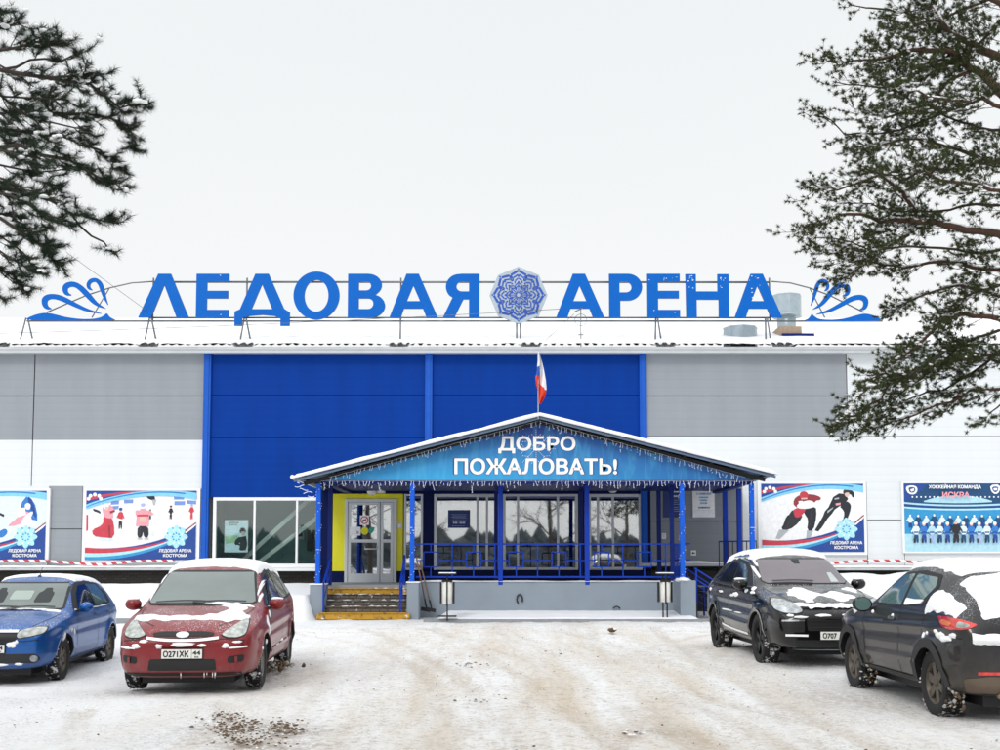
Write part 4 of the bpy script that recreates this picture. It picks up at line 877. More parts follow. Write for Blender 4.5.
# ================================================================== PORCH
YF, YR = 30.1, 31.0            # gable / column plane, railing plane
def PX(px, Y=YF, py=540): return WX(px, py, Y)
ZFL = WZ(584, YR)               # porch floor
P = thing('entrance_porch', 'blue gabled entrance porch with snowy roof and welcome banner', 'porch', (PX(534), YF, 0))
xl, xr, xa = PX(293.5, 29.6, 478), PX(776, 29.6, 474), PX(540, 29.6, 415)
zl_, zr_, za = WZ(478.5, 29.6), WZ(474.5, 29.6), WZ(415.5, 29.6)
Y0, Y1 = 29.6, YW+.0
# roof slopes (corrugated sheet), rafters, snow
for side, (xe, zee) in enumerate(((xl, zl_), (xr, zr_))):
    n = 110; vs = []
    for i in range(n+1):
        t = i/n; x = xa+(xe-xa)*t; z = za+(zee-za)*t
        vs += [(x, Y0, z), (x, Y1, z)]
    sh = []; ny = 90; 
    for j in range(ny+1):
        y = Y0+(Y1-Y0)*j/ny; c = .018*math.sin(2*PI*j/5)
        sh += [(xa, y, za+c), (xe, y, zee+c)]
    mb = MB(); mb.add(sh, [(2*j, 2*j+1, 2*j+3, 2*j+2) for j in range(ny)], mat('roof_underside', '#5e7187', .45, .2)); mb.build('roof_sheet', P, fixn=False)
    mb = MB(); dz = .13
    mb.bar((xa, Y0+.04, za-dz*.5), (xe, Y0+.04, zee-dz*.5), .03, .055, mat('barge_board', '#5d6f88', .5, .2)); mb.bar((xa, YF-.06, za-dz), (xe+(xa-xe)*.03, YF-.06, zee-dz+.02), .06, .11, 'dark'); mb.build('rafter', P)
    mb = MB()
    for k in range(9):
        t = .06+k*.112; x = xa+(xe-xa)*t; z = za+(zee-za)*t-.06; mb.box(x-.03, x+.03, Y0+.03, Y1, z-.05, z+.015, 'dark')
    mb.build('purlin', P)
    # snow layer, slightly wavy
    vs = []; nn = 90; prof = [(-.03, -.015), (-.06, .02), (-.055, .06), (-.02, .085), (.25, .10), (2.4, .13), (Y1-Y0, .14)]
    for i in range(nn+1):
        t = i/nn; x = xa+(xe-xa)*t*1.008; z = za+(zee-za)*t; w_ = 1+.35*noise.noise(Vector((x*.9, side*7, 0)))+.12*noise.noise(Vector((x*5, 3, 0)))
        e = 1-sst((t-.975)/.025)*.8
        for dy, dz in prof: vs.append((x, Y0+dy*(1 if dy > 0 else w_), z+dz*w_*e))
    m_ = len(prof); mb = MB(); mb.add(vs, [(i*m_+j, (i+1)*m_+j, (i+1)*m_+j+1, i*m_+j+1) for i in range(nn) for j in range(m_-1)], 'snow', True); mb.build('roof_snow', P, fixn=False)
# left edge gutter-like snow curl
mb = MB(); mb.tube([(xl-.03, Y0-.02, zl_+.04), (xl-.03, Y1-.3, zl_+.04)], .06, 'snow', n=8); mb.tube([(xr+.02, Y0+.1, zr_+.02), (xr+.02, Y1-.3, zr_+.02)], .035, 'snow', n=8); mb.build('eave_snow', P)
# banner on gable
zb0 = WZ(480.5, YF); bx0, bx1 = PX(322, YF, 480), PX(752, YF, 480); bxa, bza = PX(540, YF, 420), WZ(420.5, YF)
def gz_roof(x):
    t = (x-xa)/((xl if x < xa else xr)-xa); return za+((zl_ if x < xa else zr_)-za)*t
z0r = gz_roof(bx0)-.26; z1r = gz_roof(bx1)-.26
mb = MB(); mb.prism([(bx0, zb0), (bx1, zb0), (bx1, max(zb0+.02, z1r)), (bxa, bza), (bx0, max(zb0+.02, z0r))], YF-.04, YF-.015, 'banner'); BN = mb.build('banner', P); BN['label'] = 'blue gradient banner with white welcome lettering'
for s, py, h, px in (('ДОБРО', 450.3, 13.2, 537), ('ПОЖАЛОВАТЬ!', 473.8, 14.6, 535.5)):
    for nm, m, b, dy, e in (('lettering_outline', 'navy', .055, -.0425, .0005), ('lettering', 'white', .042, -.050, .0008)):
        tm = text_mesh(s, h*.0274, m, b, e, spacing=1.0)
        w = max(v.co.x for v in tm.vertices)-min(v.co.x for v in tm.vertices); tw = (77.5 if s == 'ДОБРО' else 163)*.0274*(1.0 if m == 'white' else 1.015)
        tm.transform(Matrix.Scale(tw/w, 4, (1, 0, 0))); tm.transform(Matrix.Translation((PX(px, YF, 460), YF+dy, WZ(py, YF))) @ FACE)
        link(tm, nm, BN)
mb = MB(); mb.box(bx0-.02, bx1+.02, YF-.02, YF+.12, zb0-.10, zb0, 'blue_dark'); mb.box(PX(322, YF), PX(330, YF), YF, YW, zb0-.1, zb0+.02, 'blue_dark'); mb.box(PX(744, YF), PX(752, YF), YF, YW, zb0-.1, zb0+.02, 'blue_dark'); mb.build('eave_beam', P)
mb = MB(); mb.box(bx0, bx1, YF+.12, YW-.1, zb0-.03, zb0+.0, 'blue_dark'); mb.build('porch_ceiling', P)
# columns
def column(px, Y, ztop, zbot, w, m, nm='column'):
    mb = MB(); x = PX(px, Y); mb.box(x-w/2, x+w/2, Y-w/2, Y+w/2, zbot, ztop, m); o = mb.build(nm, P); bevel(o, .012); return o
zt = zb0-.08; zpl = WZ(584, YF-.1)
for px, m in ((318.3, 'blue_lit'), (412.2, 'blue_lit'), (682.2, 'blue_lit')): column(px, YF, zt, zpl-.01, .125, m)  # front posts take a lighter blue: daylight put into the colour
column(752.2, YF, zt, .0, .125, 'blue_lit')
for px in (500.5, 587): column(px, YR, zt, ZFL-.03, .13, 'blue_paint')  # posts behind take darker blues: porch shade put into the colour
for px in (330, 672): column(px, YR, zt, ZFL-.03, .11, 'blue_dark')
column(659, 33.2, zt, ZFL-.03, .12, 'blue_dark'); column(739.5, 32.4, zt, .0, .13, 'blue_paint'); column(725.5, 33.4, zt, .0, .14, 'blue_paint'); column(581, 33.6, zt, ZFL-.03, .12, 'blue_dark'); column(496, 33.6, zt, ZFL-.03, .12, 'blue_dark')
# floor, front wall, pillars
mb = MB(); mb.box(PX(313, YR), PX(686, YR), YR-.02, YW-.03, ZFL-.16, ZFL-.03, 'kerb'); mb.box(PX(313, YR), PX(686, YR), YR+.3, YW-.04, 0, ZFL-.17, 'dark'); mb.build('porch_floor', P)
mb = MB(); mb.box(PX(413, YR), PX(676, YR), YR-.06, YR+.14, -.1, WZ(581.3, YR), 'render'); o = mb.build('front_wall', P); bevel(o, .015)
mb = MB(); mb.box(PX(672.5, YR), PX(695.5, 29.75), 29.75, YR+.5, -.1, WZ(580.5, 29.75), 'render'); o = mb.build('corner_block', P); bevel(o, .02)
for a, b in ((310.3, 324.5), (407, 419)):
    mb = MB(); mb.box(PX(a, 29.85), PX(b, 29.85), 29.85, 30.45, -.1, WZ(585 if a < 400 else 583, 29.85), 'render'); o = mb.build('pillar_base', P); bevel(o, .02)
    mb = MB(); mb.box(PX(a, 29.85)-.02, PX(b, 29.85)+.02, 29.83, 30.47, WZ(585 if a < 400 else 583, 29.85), WZ(585 if a < 400 else 583, 29.85)+.035, 'snow'); bevel(mb.build('cap_snow', P), .015, 3)
snow_strip(PX(421, YR), PX(690, YR), YR-.09, YR+.16, WZ(581.3, YR), .035, 'wall_top_snow', P, seed=3, gap=1)
mb = MB(); mb.blob((PX(683, 29.9), 30.0, WZ(580.5, 29.75)+.01), (.2, .3, .07), 'snow', 3, 2, .3, 4); mb.build('cap_snow', P)
# hose loop on wall
mb = MB(); c = Vector((PX(519.5, YR), YR-.09, WZ(599, YR))); mb.tube([c+Vector((.08*math.cos(u), -.01, .13*math.sin(u))) for u in [PI*1.35-i*PI*1.55/12 for i in range(13)]], .022, 'black', n=6); tag(mb.build('hose_loop'), 'short black hose loop sticking out of the grey porch wall', 'hose')
mb = MB(); c = Vector((PX(616, YR), YR-.09, .24)); mb.tube([c+Vector((-.11+.2*i/8, -.05, .06*math.sin(PI*i/8))) for i in range(9)], .02, 'black', n=6); tag(mb.build('cable_end'), 'short bent black cable end low at the foot of the porch wall', 'cable')
# steps
st = 5; xs0, xs1 = PX(324, 30.2), PX(408, 30.2); yst = 29.72
for k in range(st):
    mb = MB(); z1 = .155*(k+1); y = yst+.29*k
    m = 'step_yellow' if k in (0, st-1) else 'step_stone'
    mb.box(xs0-(.1 if k == 0 else 0), xs1+(.1 if k == 0 else 0), y, YR+.3, z1-.155, z1, m); mb.box(xs0, xs1, y-.03, y+.1, z1+.001, z1+.03, m)
    o = mb.build('step', P); bevel(o, .01)
mb = MB()
for k in range(40):
    s = random.randint(1, 4); mb.blob((random.uniform(xs0, xs1), yst+.29*s+random.uniform(.02, .2), .155*(s+1)+.03), (random.uniform(.03, .15), random.uniform(.02, .06), .015), 'snow', 1, seed=k)
mb.build('step_snow', P)
# stair handrails
for px, lab in ((327.5, 'a'), (402.5, 'b')):
    mb = MB(); x = PX(px, 30.4); w = .045
    mb.bar((x, yst+.1, 0), (x, yst+.1, .98), w, w, 'blue_paint'); mb.bar((x, YR+.1, .6), (x, YR+.1, 1.72), w, w, 'blue_paint')
    mb.bar((x, yst+.08, .98), (x, YR+.12, 1.72), w, w, 'blue_paint'); mb.bar((x, yst+.1, .55), (x, YR+.1, 1.3), .03, .03, 'blue_paint'); mb.bar((x+.0, yst+.7, .2), (x, yst+.7, 1.35), .03, .03, 'blue_paint')
    mb.build('handrail', P)
# front railing with squares
def rail_front(xa_, xb_, y):
    mb = MB(); r = .032; z1 = WZ(544, YR); z0 = WZ(577, YR); zm = WZ(560.5, YR)
    mb.bar((xa_, y, z1), (xb_, y, z1), .05, .04, 'blue_paint'); mb.bar((xa_, y, z0), (xb_, y, z0), .04, .05, 'blue_paint')
    sq0, sq1 = WZ(567, YR), WZ(552, YR); sp = .6; n = int((xb_-xa_)/sp); off = .42
    xs = [xa_+off+sp*i for i in range(n+1) if xa_+off+sp*i < xb_-.1]; prev = xa_
    for i, x in enumerate(xs):
        if i % 2 == 0:
            h = .20
            for a, b in (((x-h, sq0), (x+h, sq0)), ((x-h, sq1), (x+h, sq1)), ((x-h, sq0), (x-h, sq1)), ((x+h, sq0), (x+h, sq1))): mb.bar((a[0], y, a[1]), (b[0], y, b[1]), r, r, 'blue_paint', (0, 1, 0))
            mb.bar((x, y, z1), (x, y, sq1), r, r, 'blue_paint'); mb.bar((x, y, sq0), (x, y, z0), r, r, 'blue_paint')
            mb.bar((prev, y, zm), (x-h, y, zm), r, r, 'blue_paint'); mb.bar((x+h, y, zm), (min(x+sp, xb_), y, zm), r, r, 'blue_paint')
        else: mb.bar((x, y, z1), (x, y, z0), r, r, 'blue_paint')
        prev = x
    mb.build('front_railing', P)
rail_front(PX(416, YR), PX(682, YR), YR)
mb = MB(); x = PX(684, YR)
for z in (WZ(544, YR), WZ(577, YR), WZ(560, YR)): mb.bar((x, YF, z), (x, YR+2.3, z), .035, .035, 'blue_paint')
for k in range(8): mb.bar((x, YR+.25*k, WZ(577, YR)), (x, YR+.25*k, WZ(544, YR)), .028, .028, 'blue_paint')
mb.build('side_railing', P)
# far landing rail with thin bars
mb = MB(); ya = 32.4; xa2, xb2 = PX(725, ya), PX(756, ya); z1 = WZ(541, ya); z0 = .75
mb.bar((xa2, ya+.9, z1), (xb2, ya, z1), .05, .04, 'blue_paint'); mb.bar((xa2, ya+.9, z0), (xb2, ya, z0), .05, .04, 'blue_paint')
for k in range(9): t = k/8; mb.bar((xa2+(xb2-xa2)*t, ya+.9*(1-t), z0), (xa2+(xb2-xa2)*t, ya+.9*(1-t), z1), .025, .025, 'dark')
mb.build('landing_railing', P)
# side stair: grating treads and rail down to the right
xs_ = PX(686, 30.6)+.15; mb = MB()
for k in range(5):
    z = ZFL-.04-.18*k; x = xs_+.25*k+.1; mb.box(x, x+.24, 30.3, 31.6, z-.03, z, 'steel')
mb.box(xs_+.05, xs_+.1, 30.3, 31.6, .0, ZFL, 'dark'); mb.build('grating_stair', P)
for y in (30.2, 31.7):
    mb = MB(); a0 = Vector((xs_, y, ZFL+.45)); a1 = Vector((xs_+.75, y, WZ(590, y)+.12))
    for dz in (0, -.28): mb.tube([a0+Vector((0, 0, dz)), a1+Vector((0, 0, dz)), a1+Vector((.10, 0, dz-.08)), a1+Vector((.1, 0, dz-.2))], .024, 'blue_paint', n=8)
    mb.tube([a1+Vector((-.22, 0, .05)), (a1.x-.22, y, 0)], .026, 'blue_paint', n=8); mb.tube([a0+Vector((.05, 0, 0)), (a0.x+.05, y, .4)], .026, 'blue_paint', n=8)
    for k in range(3): z = .75-.2*k; mb.tube([(xs_+.05, y, z+.15), (a1.x-.22, y, z-.15)], .012, 'blue_dark', n=6)
    mb.build('stair_handrail', P)
# ---- icicle light strings
def icicles(a, b, label, name='icicle_lights', lo=.08, hi=.34, seed=1, step=.085, group=None):
    rr = random.Random(seed); a = Vector(a); b = Vector(b); L = (b-a).length; n = int(L/step); mb = MB(); t_ = thing(name, label, 'string lights', tuple(a), 0, group); w = MB()
    w.tube([a.lerp(b, i/30)-Vector((0, 0, .012*(i % 2))) for i in range(31)], .006, 'p_grey', n=4); w.build('wire', t_)
    for i in range(n):
        p = a.lerp(b, (i+rr.random()*.7)/n); l = rr.uniform(lo, hi)*(1.2 if i % 5 == 0 else .8); q = p.copy(); sx_ = rr.uniform(-.12, .12)
        k = max(2, int(l/.065))
        for j in range(k):
            q2 = q+Vector((sx_*.065+rr.uniform(-.022, .022), rr.uniform(-.01, .01), -.065))
            if rr.random() < .82: mb.bar(q, q2, .010, .010, 'bulb', (0, 1, 0))
            if rr.random() < .5: o = Vector((rr.uniform(-.035, .035), 0, rr.uniform(-.02, .02))); mb.bar(q2, q2+o*1.0+Vector((.001, 0, 0)), .013, .013, 'bulb', (0, 1, 0))
            q = q2
    mb.build('light_strands', t_, kind='stuff'); return t_
ap = (xa, YF-.16, bza-.02+.0)
icicles((PX(330, YF, 480), YF-.16, zb0+.08), ap, 'icicle lights hung along the left slope of the porch gable', lo=.06, hi=.20, seed=2, step=.11)
icicles(ap, (PX(744, YF, 480), YF-.16, zb0+.08), 'icicle lights hung along the right slope of the porch gable', lo=.08, hi=.26, seed=3, step=.11)
icicles((PX(322, YF, 480), YF-.1, zb0-.02), (PX(752, YF, 480), YF-.1, zb0-.02), 'icicle lights hanging from the bottom edge of the welcome banner', lo=.08, hi=.30, seed=5, step=.10)
mb = MB(); c = Vector((xl+.1, Y0, zl_-.1)); q = c.copy()
for k in range(16): q2 = q+Vector((.05+.02*random.random(), 0, -.03*math.cos(k))); mb.bar(q, q2, .016, .016, 'bulb'); q = q2 if k % 4 else q2+Vector((-.12, 0, -.09))
tag(mb.build('loose_light_end'), 'tangled loose end of string lights at the left porch eave', 'string lights')
# LED snowflake on the banner
mb = MB(); c = Vector((PX(536, YF, 447), YF-.062, WZ(449, YF)))
for k in range(8):
    a = PI*k/4; d = Vector((math.cos(a), 0, math.sin(a))); n = Vector((-d.z, 0, d.x))
    for r0 in [i*.05 for i in range(1, 11)]: mb.bar(c+d*r0, c+d*(r0+.025), .012, .006, 'bulb', (0, 1, 0))
    for s in (-1, 1):
        for j in range(3): mb.bar(c+d*(.3+.04*j)+n*s*.05*j, c+d*(.32+.04*j)+n*s*(.05*j+.03), .012, .006, 'bulb', (0, 1, 0))
tag(mb.build('light_snowflake'), 'snowflake outline of tiny unlit bulbs on the welcome banner', 'string lights')
# spiralled bulbs on the lit posts
for px, lab in ((318.3, 'leftmost bright porch post'), (412.2, 'bright porch post right of the entrance steps'), (682.2, 'bright porch post above the corner block'), (752.2, 'bright porch post nearest the speed skater poster')):
    x = PX(px, YF); mb = MB(); rr = random.Random(px); z = zpl+.1
    while z < zt-.05:
        u = (z*7) % 4; s = .07
        p = [(-s+2*s*(u % 1), -s-.006), (s+.006, -s+2*s*(u % 1)), (s-2*s*(u % 1), s+.006), (-s-.006, s-2*s*(u % 1))][int(u)]
        mb.box(x+p[0]-.009, x+p[0]+.009, YF+p[1]-.008, YF+p[1]+.008, z-.009, z+.009, 'bulb'); z += .075
        if rr.random() < .12: mb.box(x-.07+.14*rr.random(), x-.05+.14*rr.random(), YF-.076, YF-.066, z, z+.014, 'bulb')
    tag(mb.build('wrapped_lights'), 'tiny bulbs wound around the '+lab, 'string lights')
# flag
fx, fy = xa-.05, Y0-.02; FT = thing('flag', 'white, blue and red tricolour flag on a pole above the porch gable', 'flag', (fx, fy, za))
zt_f = WZ(352.5, fy); zb_f = WZ(404, fy)
mb = MB(); mb.tube([(fx, fy, za-.1), (fx, fy, zt_f+.02)], .012, 'grey_frame', n=8); mb.build('flagpole', FT)
Q = lambda px, py: (px, py)
def flagcloth():
    # drooping cloth: top free corner sags; bands run steeply
    L = [(538, 352.5), (537.6, 362), (536.8, 371), (535.4, 378), (535.8, 385), (538.3, 392), (538.9, 404)]
    Rr = [(539.5, 353), (541.8, 362.5), (543.8, 371), (545.8, 380), (546.6, 388), (545.4, 396), (541, 404.3)]
    n = 44; m = 14; vs = []; cols = []
    def ev(P_, t): u = t*(len(P_)-1); i = min(int(u), len(P_)-2); f = u-i; return (P_[i][0]*(1-f)+P_[i+1][0]*f, P_[i][1]*(1-f)+P_[i+1][1]*f)
    for i in range(n+1):
        a = ev(L, i/n); b = ev(Rr, i/n)
        for j in range(m+1):
            s = j/m; vs.append((WX(a[0]+(b[0]-a[0])*s, 375, fy), fy+.10*math.sin(s*9+i*.18)-.03, WZ(a[1]+(b[1]-a[1])*s, fy)))
    mb = MB(); m_ = m+1; mw, mbl, mr = mat('flag_white', '#eeeef0', .7), mat('flag_blue', '#1f52b0', .7), mat('flag_red', '#e0412c', .7)
    for i in range(n):
        for j in range(m):
            t = (i+.5)/n; s = (j+.5)/m; 
            k = t*1.25 - s*.42
            mm = mw if t < .25 or (s > .42+.3*max(0, t-.5) and t < .60+.12*s) else (mbl if t < .46 else mr)
            b0 = len(mb.v); q = [vs[i*m_+j], vs[(i+1)*m_+j], vs[(i+1)*m_+j+1], vs[i*m_+j+1]]; mb.add(q, [(0, 1, 2, 3)], mm, True)
    me = mb.mesh('flag_cloth', False); bm = bmesh.new(); bm.from_mesh(me); bmesh.ops.remove_doubles(bm, verts=bm.verts, dist=1e-4); bm.to_mesh(me); bm.free(); link(me, 'flag_cloth', FT)
flagcloth()
# ---- litter bins
M['bin_light'] = mat('bin_light', '#d4d3ce', .5, var=.12, vs=6)
def bin_(px, Y, label, two=True):
    x = PX(px, Y, 600); z0 = gz(x, Y)+.12; t = thing('litter_bin', label, 'litter bin', (x, Y, z0), 0, 'litter bins in front of the porch')
    zt = WZ(574.5, Y); mb = MB()
    for dx in ((-.055, .055) if two else (0,)): mb.bar((x+dx, Y, z0-.1), (x+dx, Y, zt), .035, .035, 'black')
    mb.build('post', t)
    mb = MB(); mb.box(x-.23, x+.23, Y-.16, Y+.16, zt, zt+.025, 'black'); mb.build('top_canopy', t)
    mb = MB(); mb.box(x-.22, x+.22, Y-.15, Y+.15, zt+.026, zt+.055, 'snow'); bevel(mb.build('canopy_snow', t), .02, 3)
    mb = MB(); w, h0, h1 = .155, WZ(604 if not two else 602, Y), WZ(582, Y); dy = .13
    mb.lathe([(w*.9, h0), (w, h0+.03), (w*1.04, h1), (w*.96, h1), (w*.9, h0+.05)], 'bin_light', 2, 24, (x, Y+.02, 0)); mb.lathe([(.001, h0+.02), (w*.9, h0)], 'bin_light', 2, 24, (x, Y+.02, 0)); mb.build('bin_body', t)
    mb = MB()
    for s in (-1, 1): mb.box(x+s*(w+.02)-.014, x+s*(w+.02)+.014, Y-.10, Y+.10, h0, h1, 'black')
    mb.box(x-w*.9, x+w*.9, Y-.13, Y-.115, h1, h1+.05, 'black'); mb.build('bin_bracket', t)
    mb = MB(); mb.bar((x-.19, Y, h1-.05), (x+.19, Y, h1-.05), .03, .03, 'black'); mb.box(x-.018, x+.018, Y-.16, Y-.145, h0-.05, h1+.1, 'black'); mb.build('pivot_bar', t)
    if not two: mb = MB(); mb.box(x-.24, x+.24, Y-.1, Y+.12, z0, z0+.03, 'black'); mb.build('foot_plate', t)
bin_(447.3, 28.9, 'grey litter bin on a single foot beside the two leaning shovels', False); bin_(665, 29.3, 'grey litter bin on two posts beside the right corner block', True)
# ---- shovels leaning
for px0, px1, lab, yb in ((416.5, 427, 'snow shovel with dark blade, the one leaning closer to the pillar', 30.75), (420, 432.5, 'snow shovel with pale wooden handle, farther from the pillar', 30.6)):
    zt = WZ(557 if px0 < 418 else 561, 30.9); zb = .22; a = Vector((PX(px0, 30.9), 30.88, zt)); b = Vector((PX(px1, 30.6), yb-.1, zb)); t = thing('snow_shovel', lab, 'shovel', tuple(b), 0, 'shovels leaning on the porch wall')
    mb = MB(); mb.tube([a, a.lerp(b, .8)], .018, 'wood', n=8); mb.build('handle', t)
    mb = MB(); c = a.lerp(b, .8); mb.tube([c, b], .022, 'black', n=8); mb.bar(b+Vector((-.16, 0, .03)), b+Vector((.10, 0, -.02)), .03, .10, 'black'); mb.build('blade', t)
# ---- things on the ground
mb = MB(); rr = random.Random(4)
for cx_, cy_, n, sx_, sy_ in ((232, 727, 330, 34, 13), (284, 728, 210, 30, 10), (250, 742, 110, 46, 8), (225, 716, 90, 22, 7)):
    for i in range(n):
        u = rr.gauss(0, .42); v = rr.gauss(0, .42); p = ground_at(cx_+u*sx_, cy_+v*sy_); s = rr.uniform(.004, .014)*(1.6 if rr.random() < .10 else 1)
        mb.blob((p.x, p.y, p.z+s*.25), (s*1.3, s*1.3, s*.5), 'mud' if rr.random() < .75 else 'snow_dirty', 1, 2.5, .6, i)
o = mb.build('mud_clods', kind='stuff'); o['label'] = 'scattered brown mud clods on the snow in the foreground'; o['category'] = 'mud'
mb = MB()
for i in range(700):
    x, y = rr.uniform(-5.5, 7), rr.uniform(8.2, 28); s = rr.uniform(.003, .011); mb.blob((x, y, gz(x, y)+s*.2-.01), (s*1.5, s*1.3, s*.7), rr.choice(['mud', 'snow_dirty', 'snow_dirty', 'kerb']), 1, 2.5, .6, i)
for cx_, cy_, k in ((465, 664, 16), (553, 653, 14), (640, 733, 12), (800, 640, 16), (480, 700, 12)):
    for i in range(k):
        p = ground_at(cx_+rr.gauss(0, 12), cy_+rr.gauss(0, 2)); s = rr.uniform(.006, .02); mb.blob((p.x, p.y, s*.2), (s*1.5, s, s*.6), rr.choice(['mud', 'kerb', 'snow_dirty']), 1, 2.5, .6, i)
o = mb.build('grit', kind='stuff'); o['label'] = 'grit and small dirty ice crumbs strewn on the packed snow'; o['category'] = 'grit'
p = ground_at(612, 632); mb = MB(); mb.blob((p.x, p.y, .04), (.09, .07, .05), 'mud', 3, 2, .5, 3); mb.blob((p.x+.05, p.y, .06), (.07, .06, .03), 'snow', 2, 2, .5, 6); tag(mb.build('ice_lump'), 'lone dark lump of dirty ice on the snow before the porch', 'ice lump')
# ================================================================== CARS
def car_base(st, name):
    """subdivision cage from stations (x, zb, w, zm, wb, zbelt, wt, zte, zc, dxc)"""
    vs = []; rows = []
    for (x, zb, w, zm, wb, zbelt, wt, zte, zc, dxc) in st:
        half = [(0, zb, 0), (w*.80, zb, 0), (w*.975, zb+.09, 0), (w, zm, 0), ((w+wb)/2+.004, (zm+zbelt)/2+.02, 0), (wb, zbelt, 0), (wt, zte, dxc*.35), (wt*.60, zc-(zc-zte)*.28, dxc*.8), (0, zc, dxc)]
        ring = []
        for (y, z, dx) in half: ring.append((x+dx, y, z))
        for (y, z, dx) in half[1:-1][::-1]: ring.append((x+dx, -y, z))
        rows.append([len(vs)+i for i in range(len(ring))]); vs += ring
    n = len(rows[0]); fs = []
    for a, b in zip(rows[:-1], rows[1:]):
        for i in range(n): fs.append((a[i], a[(i+1) % n], b[(i+1) % n], b[i]))
    k = 9
    for r in (rows[0], rows[-1]):
        rt = lambda i: r[(n-i) % n]
        for i in range(k-1):
            if i == 0: fs.append((r[0], r[1], rt(1)))
            elif i == k-2: fs.append((r[i], r[i+1], rt(i)))
            else: fs.append((r[i], r[i+1], rt(i+1), rt(i)))
    me = bpy.data.meshes.new(name); me.from_pydata(vs, [], fs); me.update()
    bm = bmesh.new(); bm.from_mesh(me); bmesh.ops.recalc_face_normals(bm, faces=bm.faces)
    cl = bm.edges.layers.float.new('crease_edge'); bm.verts.ensure_lookup_table()
    belt = {r[5] for r in rows} | {r[n-5] for r in rows}; hood = {r[6] for r in rows} | {r[n-6] for r in rows}
    for e in bm.edges:
        a, b = e.verts[0].index, e.verts[1].index
        if a in belt and b in belt: e[cl] = .35
        if a in hood and b in hood: e[cl] = .2
    bm.to_mesh(me); bm.free(); return me
class Car:
    def __init__(s, name, label, loc, rotz, st, paintm, wheels=(), ra=.38, crease=(), group=None):
        s.t = thing(name, label, 'car', loc, rotz, group); s.paint = paintm
        o = bpy.data.objects.new('cage', car_base(st, 'cage')); C.objects.link(o)
        m = o.modifiers.new('s', 'SUBSURF'); m.levels = 4; m.render_levels = 4
        bpy.context.view_layer.update(); dg = bpy.context.evaluated_depsgraph_get(); ev = o.evaluated_get(dg)
        me = bpy.data.meshes.new_from_object(ev); hw = max(v.co.y for v in me.vertices)
        for v in me.vertices:
            sg = 1 if v.co.y > 0 else -1; ay = abs(v.co.y); k = max(0, min(1, (ay-hw*.80)/(hw*.14))); d = 0
            for wx, wz in wheels:
                r = math.hypot(v.co.x-wx, v.co.z-wz)
                if v.co.z > .12: d += (.048 if 'charcoal' in label else .030)*math.exp(-((r-ra-.03)/(.095 if 'charcoal' in label else .065))**2)
            for cz, amp, slope in crease:
                if abs(v.co.x) < 1.9: q = (v.co.z-cz-slope*v.co.x)/.045; d += amp*(math.exp(-q*q)-.8*math.exp(-(q+2.2)**2))
            v.co.y += sg*k*d
        me.update(); s.verts = [v.co.copy() for v in me.vertices]; s.bvh = BVHTree.FromPolygons(s.verts, [tuple(p.vertices) for p in me.polygons])
        bpy.data.objects.remove(o); s.me = me; me.materials.append(M[paintm]); s.body = None
    def finish(s, wheels, r_arch, depth=.30):
        hw = max(v.y for v in s.verts); xr = wheels[0][0]; ub = MB(); z0 = min(v.z for v in s.verts)
        ub.box(-xr-.55, xr+.55, -hw*.62, hw*.62, z0-.07, z0+.12, 'black'); ub.build('underbody_light_block', s.t, True)  # black box added beneath the car to block light and deepen the shade
        o = bpy.data.objects.new('body', s.me); C.objects.link(o)
        hw = max(v.y for v in s.verts); cut = MB()
        for x, z in wheels:
            for sg in (-1, 1):
                n = 48; y0, y1 = sg*(hw-depth), sg*(hw+.2); vs = [(x+r_arch*math.cos(2*PI*i/n), y0, z+r_arch*math.sin(2*PI*i/n)) for i in range(n)]+[(x+r_arch*math.cos(2*PI*i/n), y1, z+r_arch*math.sin(2*PI*i/n)) for i in range(n)]
                cut.add(vs, [tuple(range(n)), tuple(range(2*n-1, n-1, -1))]+[(i, i+n, (i+1) % n+n, (i+1) % n) for i in range(n)], 'black')
        cme = cut.mesh('cut'); co = bpy.data.objects.new('cut', cme); C.objects.link(co)
        m = o.modifiers.new('b', 'BOOLEAN'); m.object = co; m.operation = 'DIFFERENCE'; m.solver = 'EXACT'; m.material_mode = 'TRANSFER'
        bpy.context.view_layer.update(); me = bpy.data.meshes.new_from_object(o.evaluated_get(bpy.context.evaluated_depsgraph_get()))
        bpy.data.objects.remove(o); bpy.data.objects.remove(co)
        for p in me.polygons: p.use_smooth = True
        bm = bmesh.new(); bm.from_mesh(me)
        for e in bm.edges:
            if len(e.link_faces) == 2 and e.calc_face_angle(0) > R(38): e.smooth = False
        bm.to_mesh(me); bm.free()
        s.body = link(me, 'body', s.t, True); return s.body
    def cast(s, kind, a, b):
        if kind == 'L': o, d = Vector((a, 3, b)), Vector((0, -1, 0))
        elif kind == 'R': o, d = Vector((a, -3, b)), Vector((0, 1, 0))
        elif kind == 'F': o, d = Vector((5, a, b)), Vector((-1, 0, 0))
        elif kind == 'B': o, d = Vector((-5, a, b)), Vector((1, 0, 0))
        else: o, d = Vector((a, b, 4)), Vector((0, 0, -1))
        h = s.bvh.ray_cast(o, d)
        if h[0] is None:
            k = Vector((a, (.9 if kind == 'L' else -.9), b)) if kind in 'LR' else Vector(((2.4 if kind == 'F' else -2.4), a, b)) if kind in 'FB' else Vector((a, b, 1.5))
            h = s.bvh.find_nearest(k)
        n = h[1]
        if n.dot(-d) < 0: n = -n
        return h[0], n
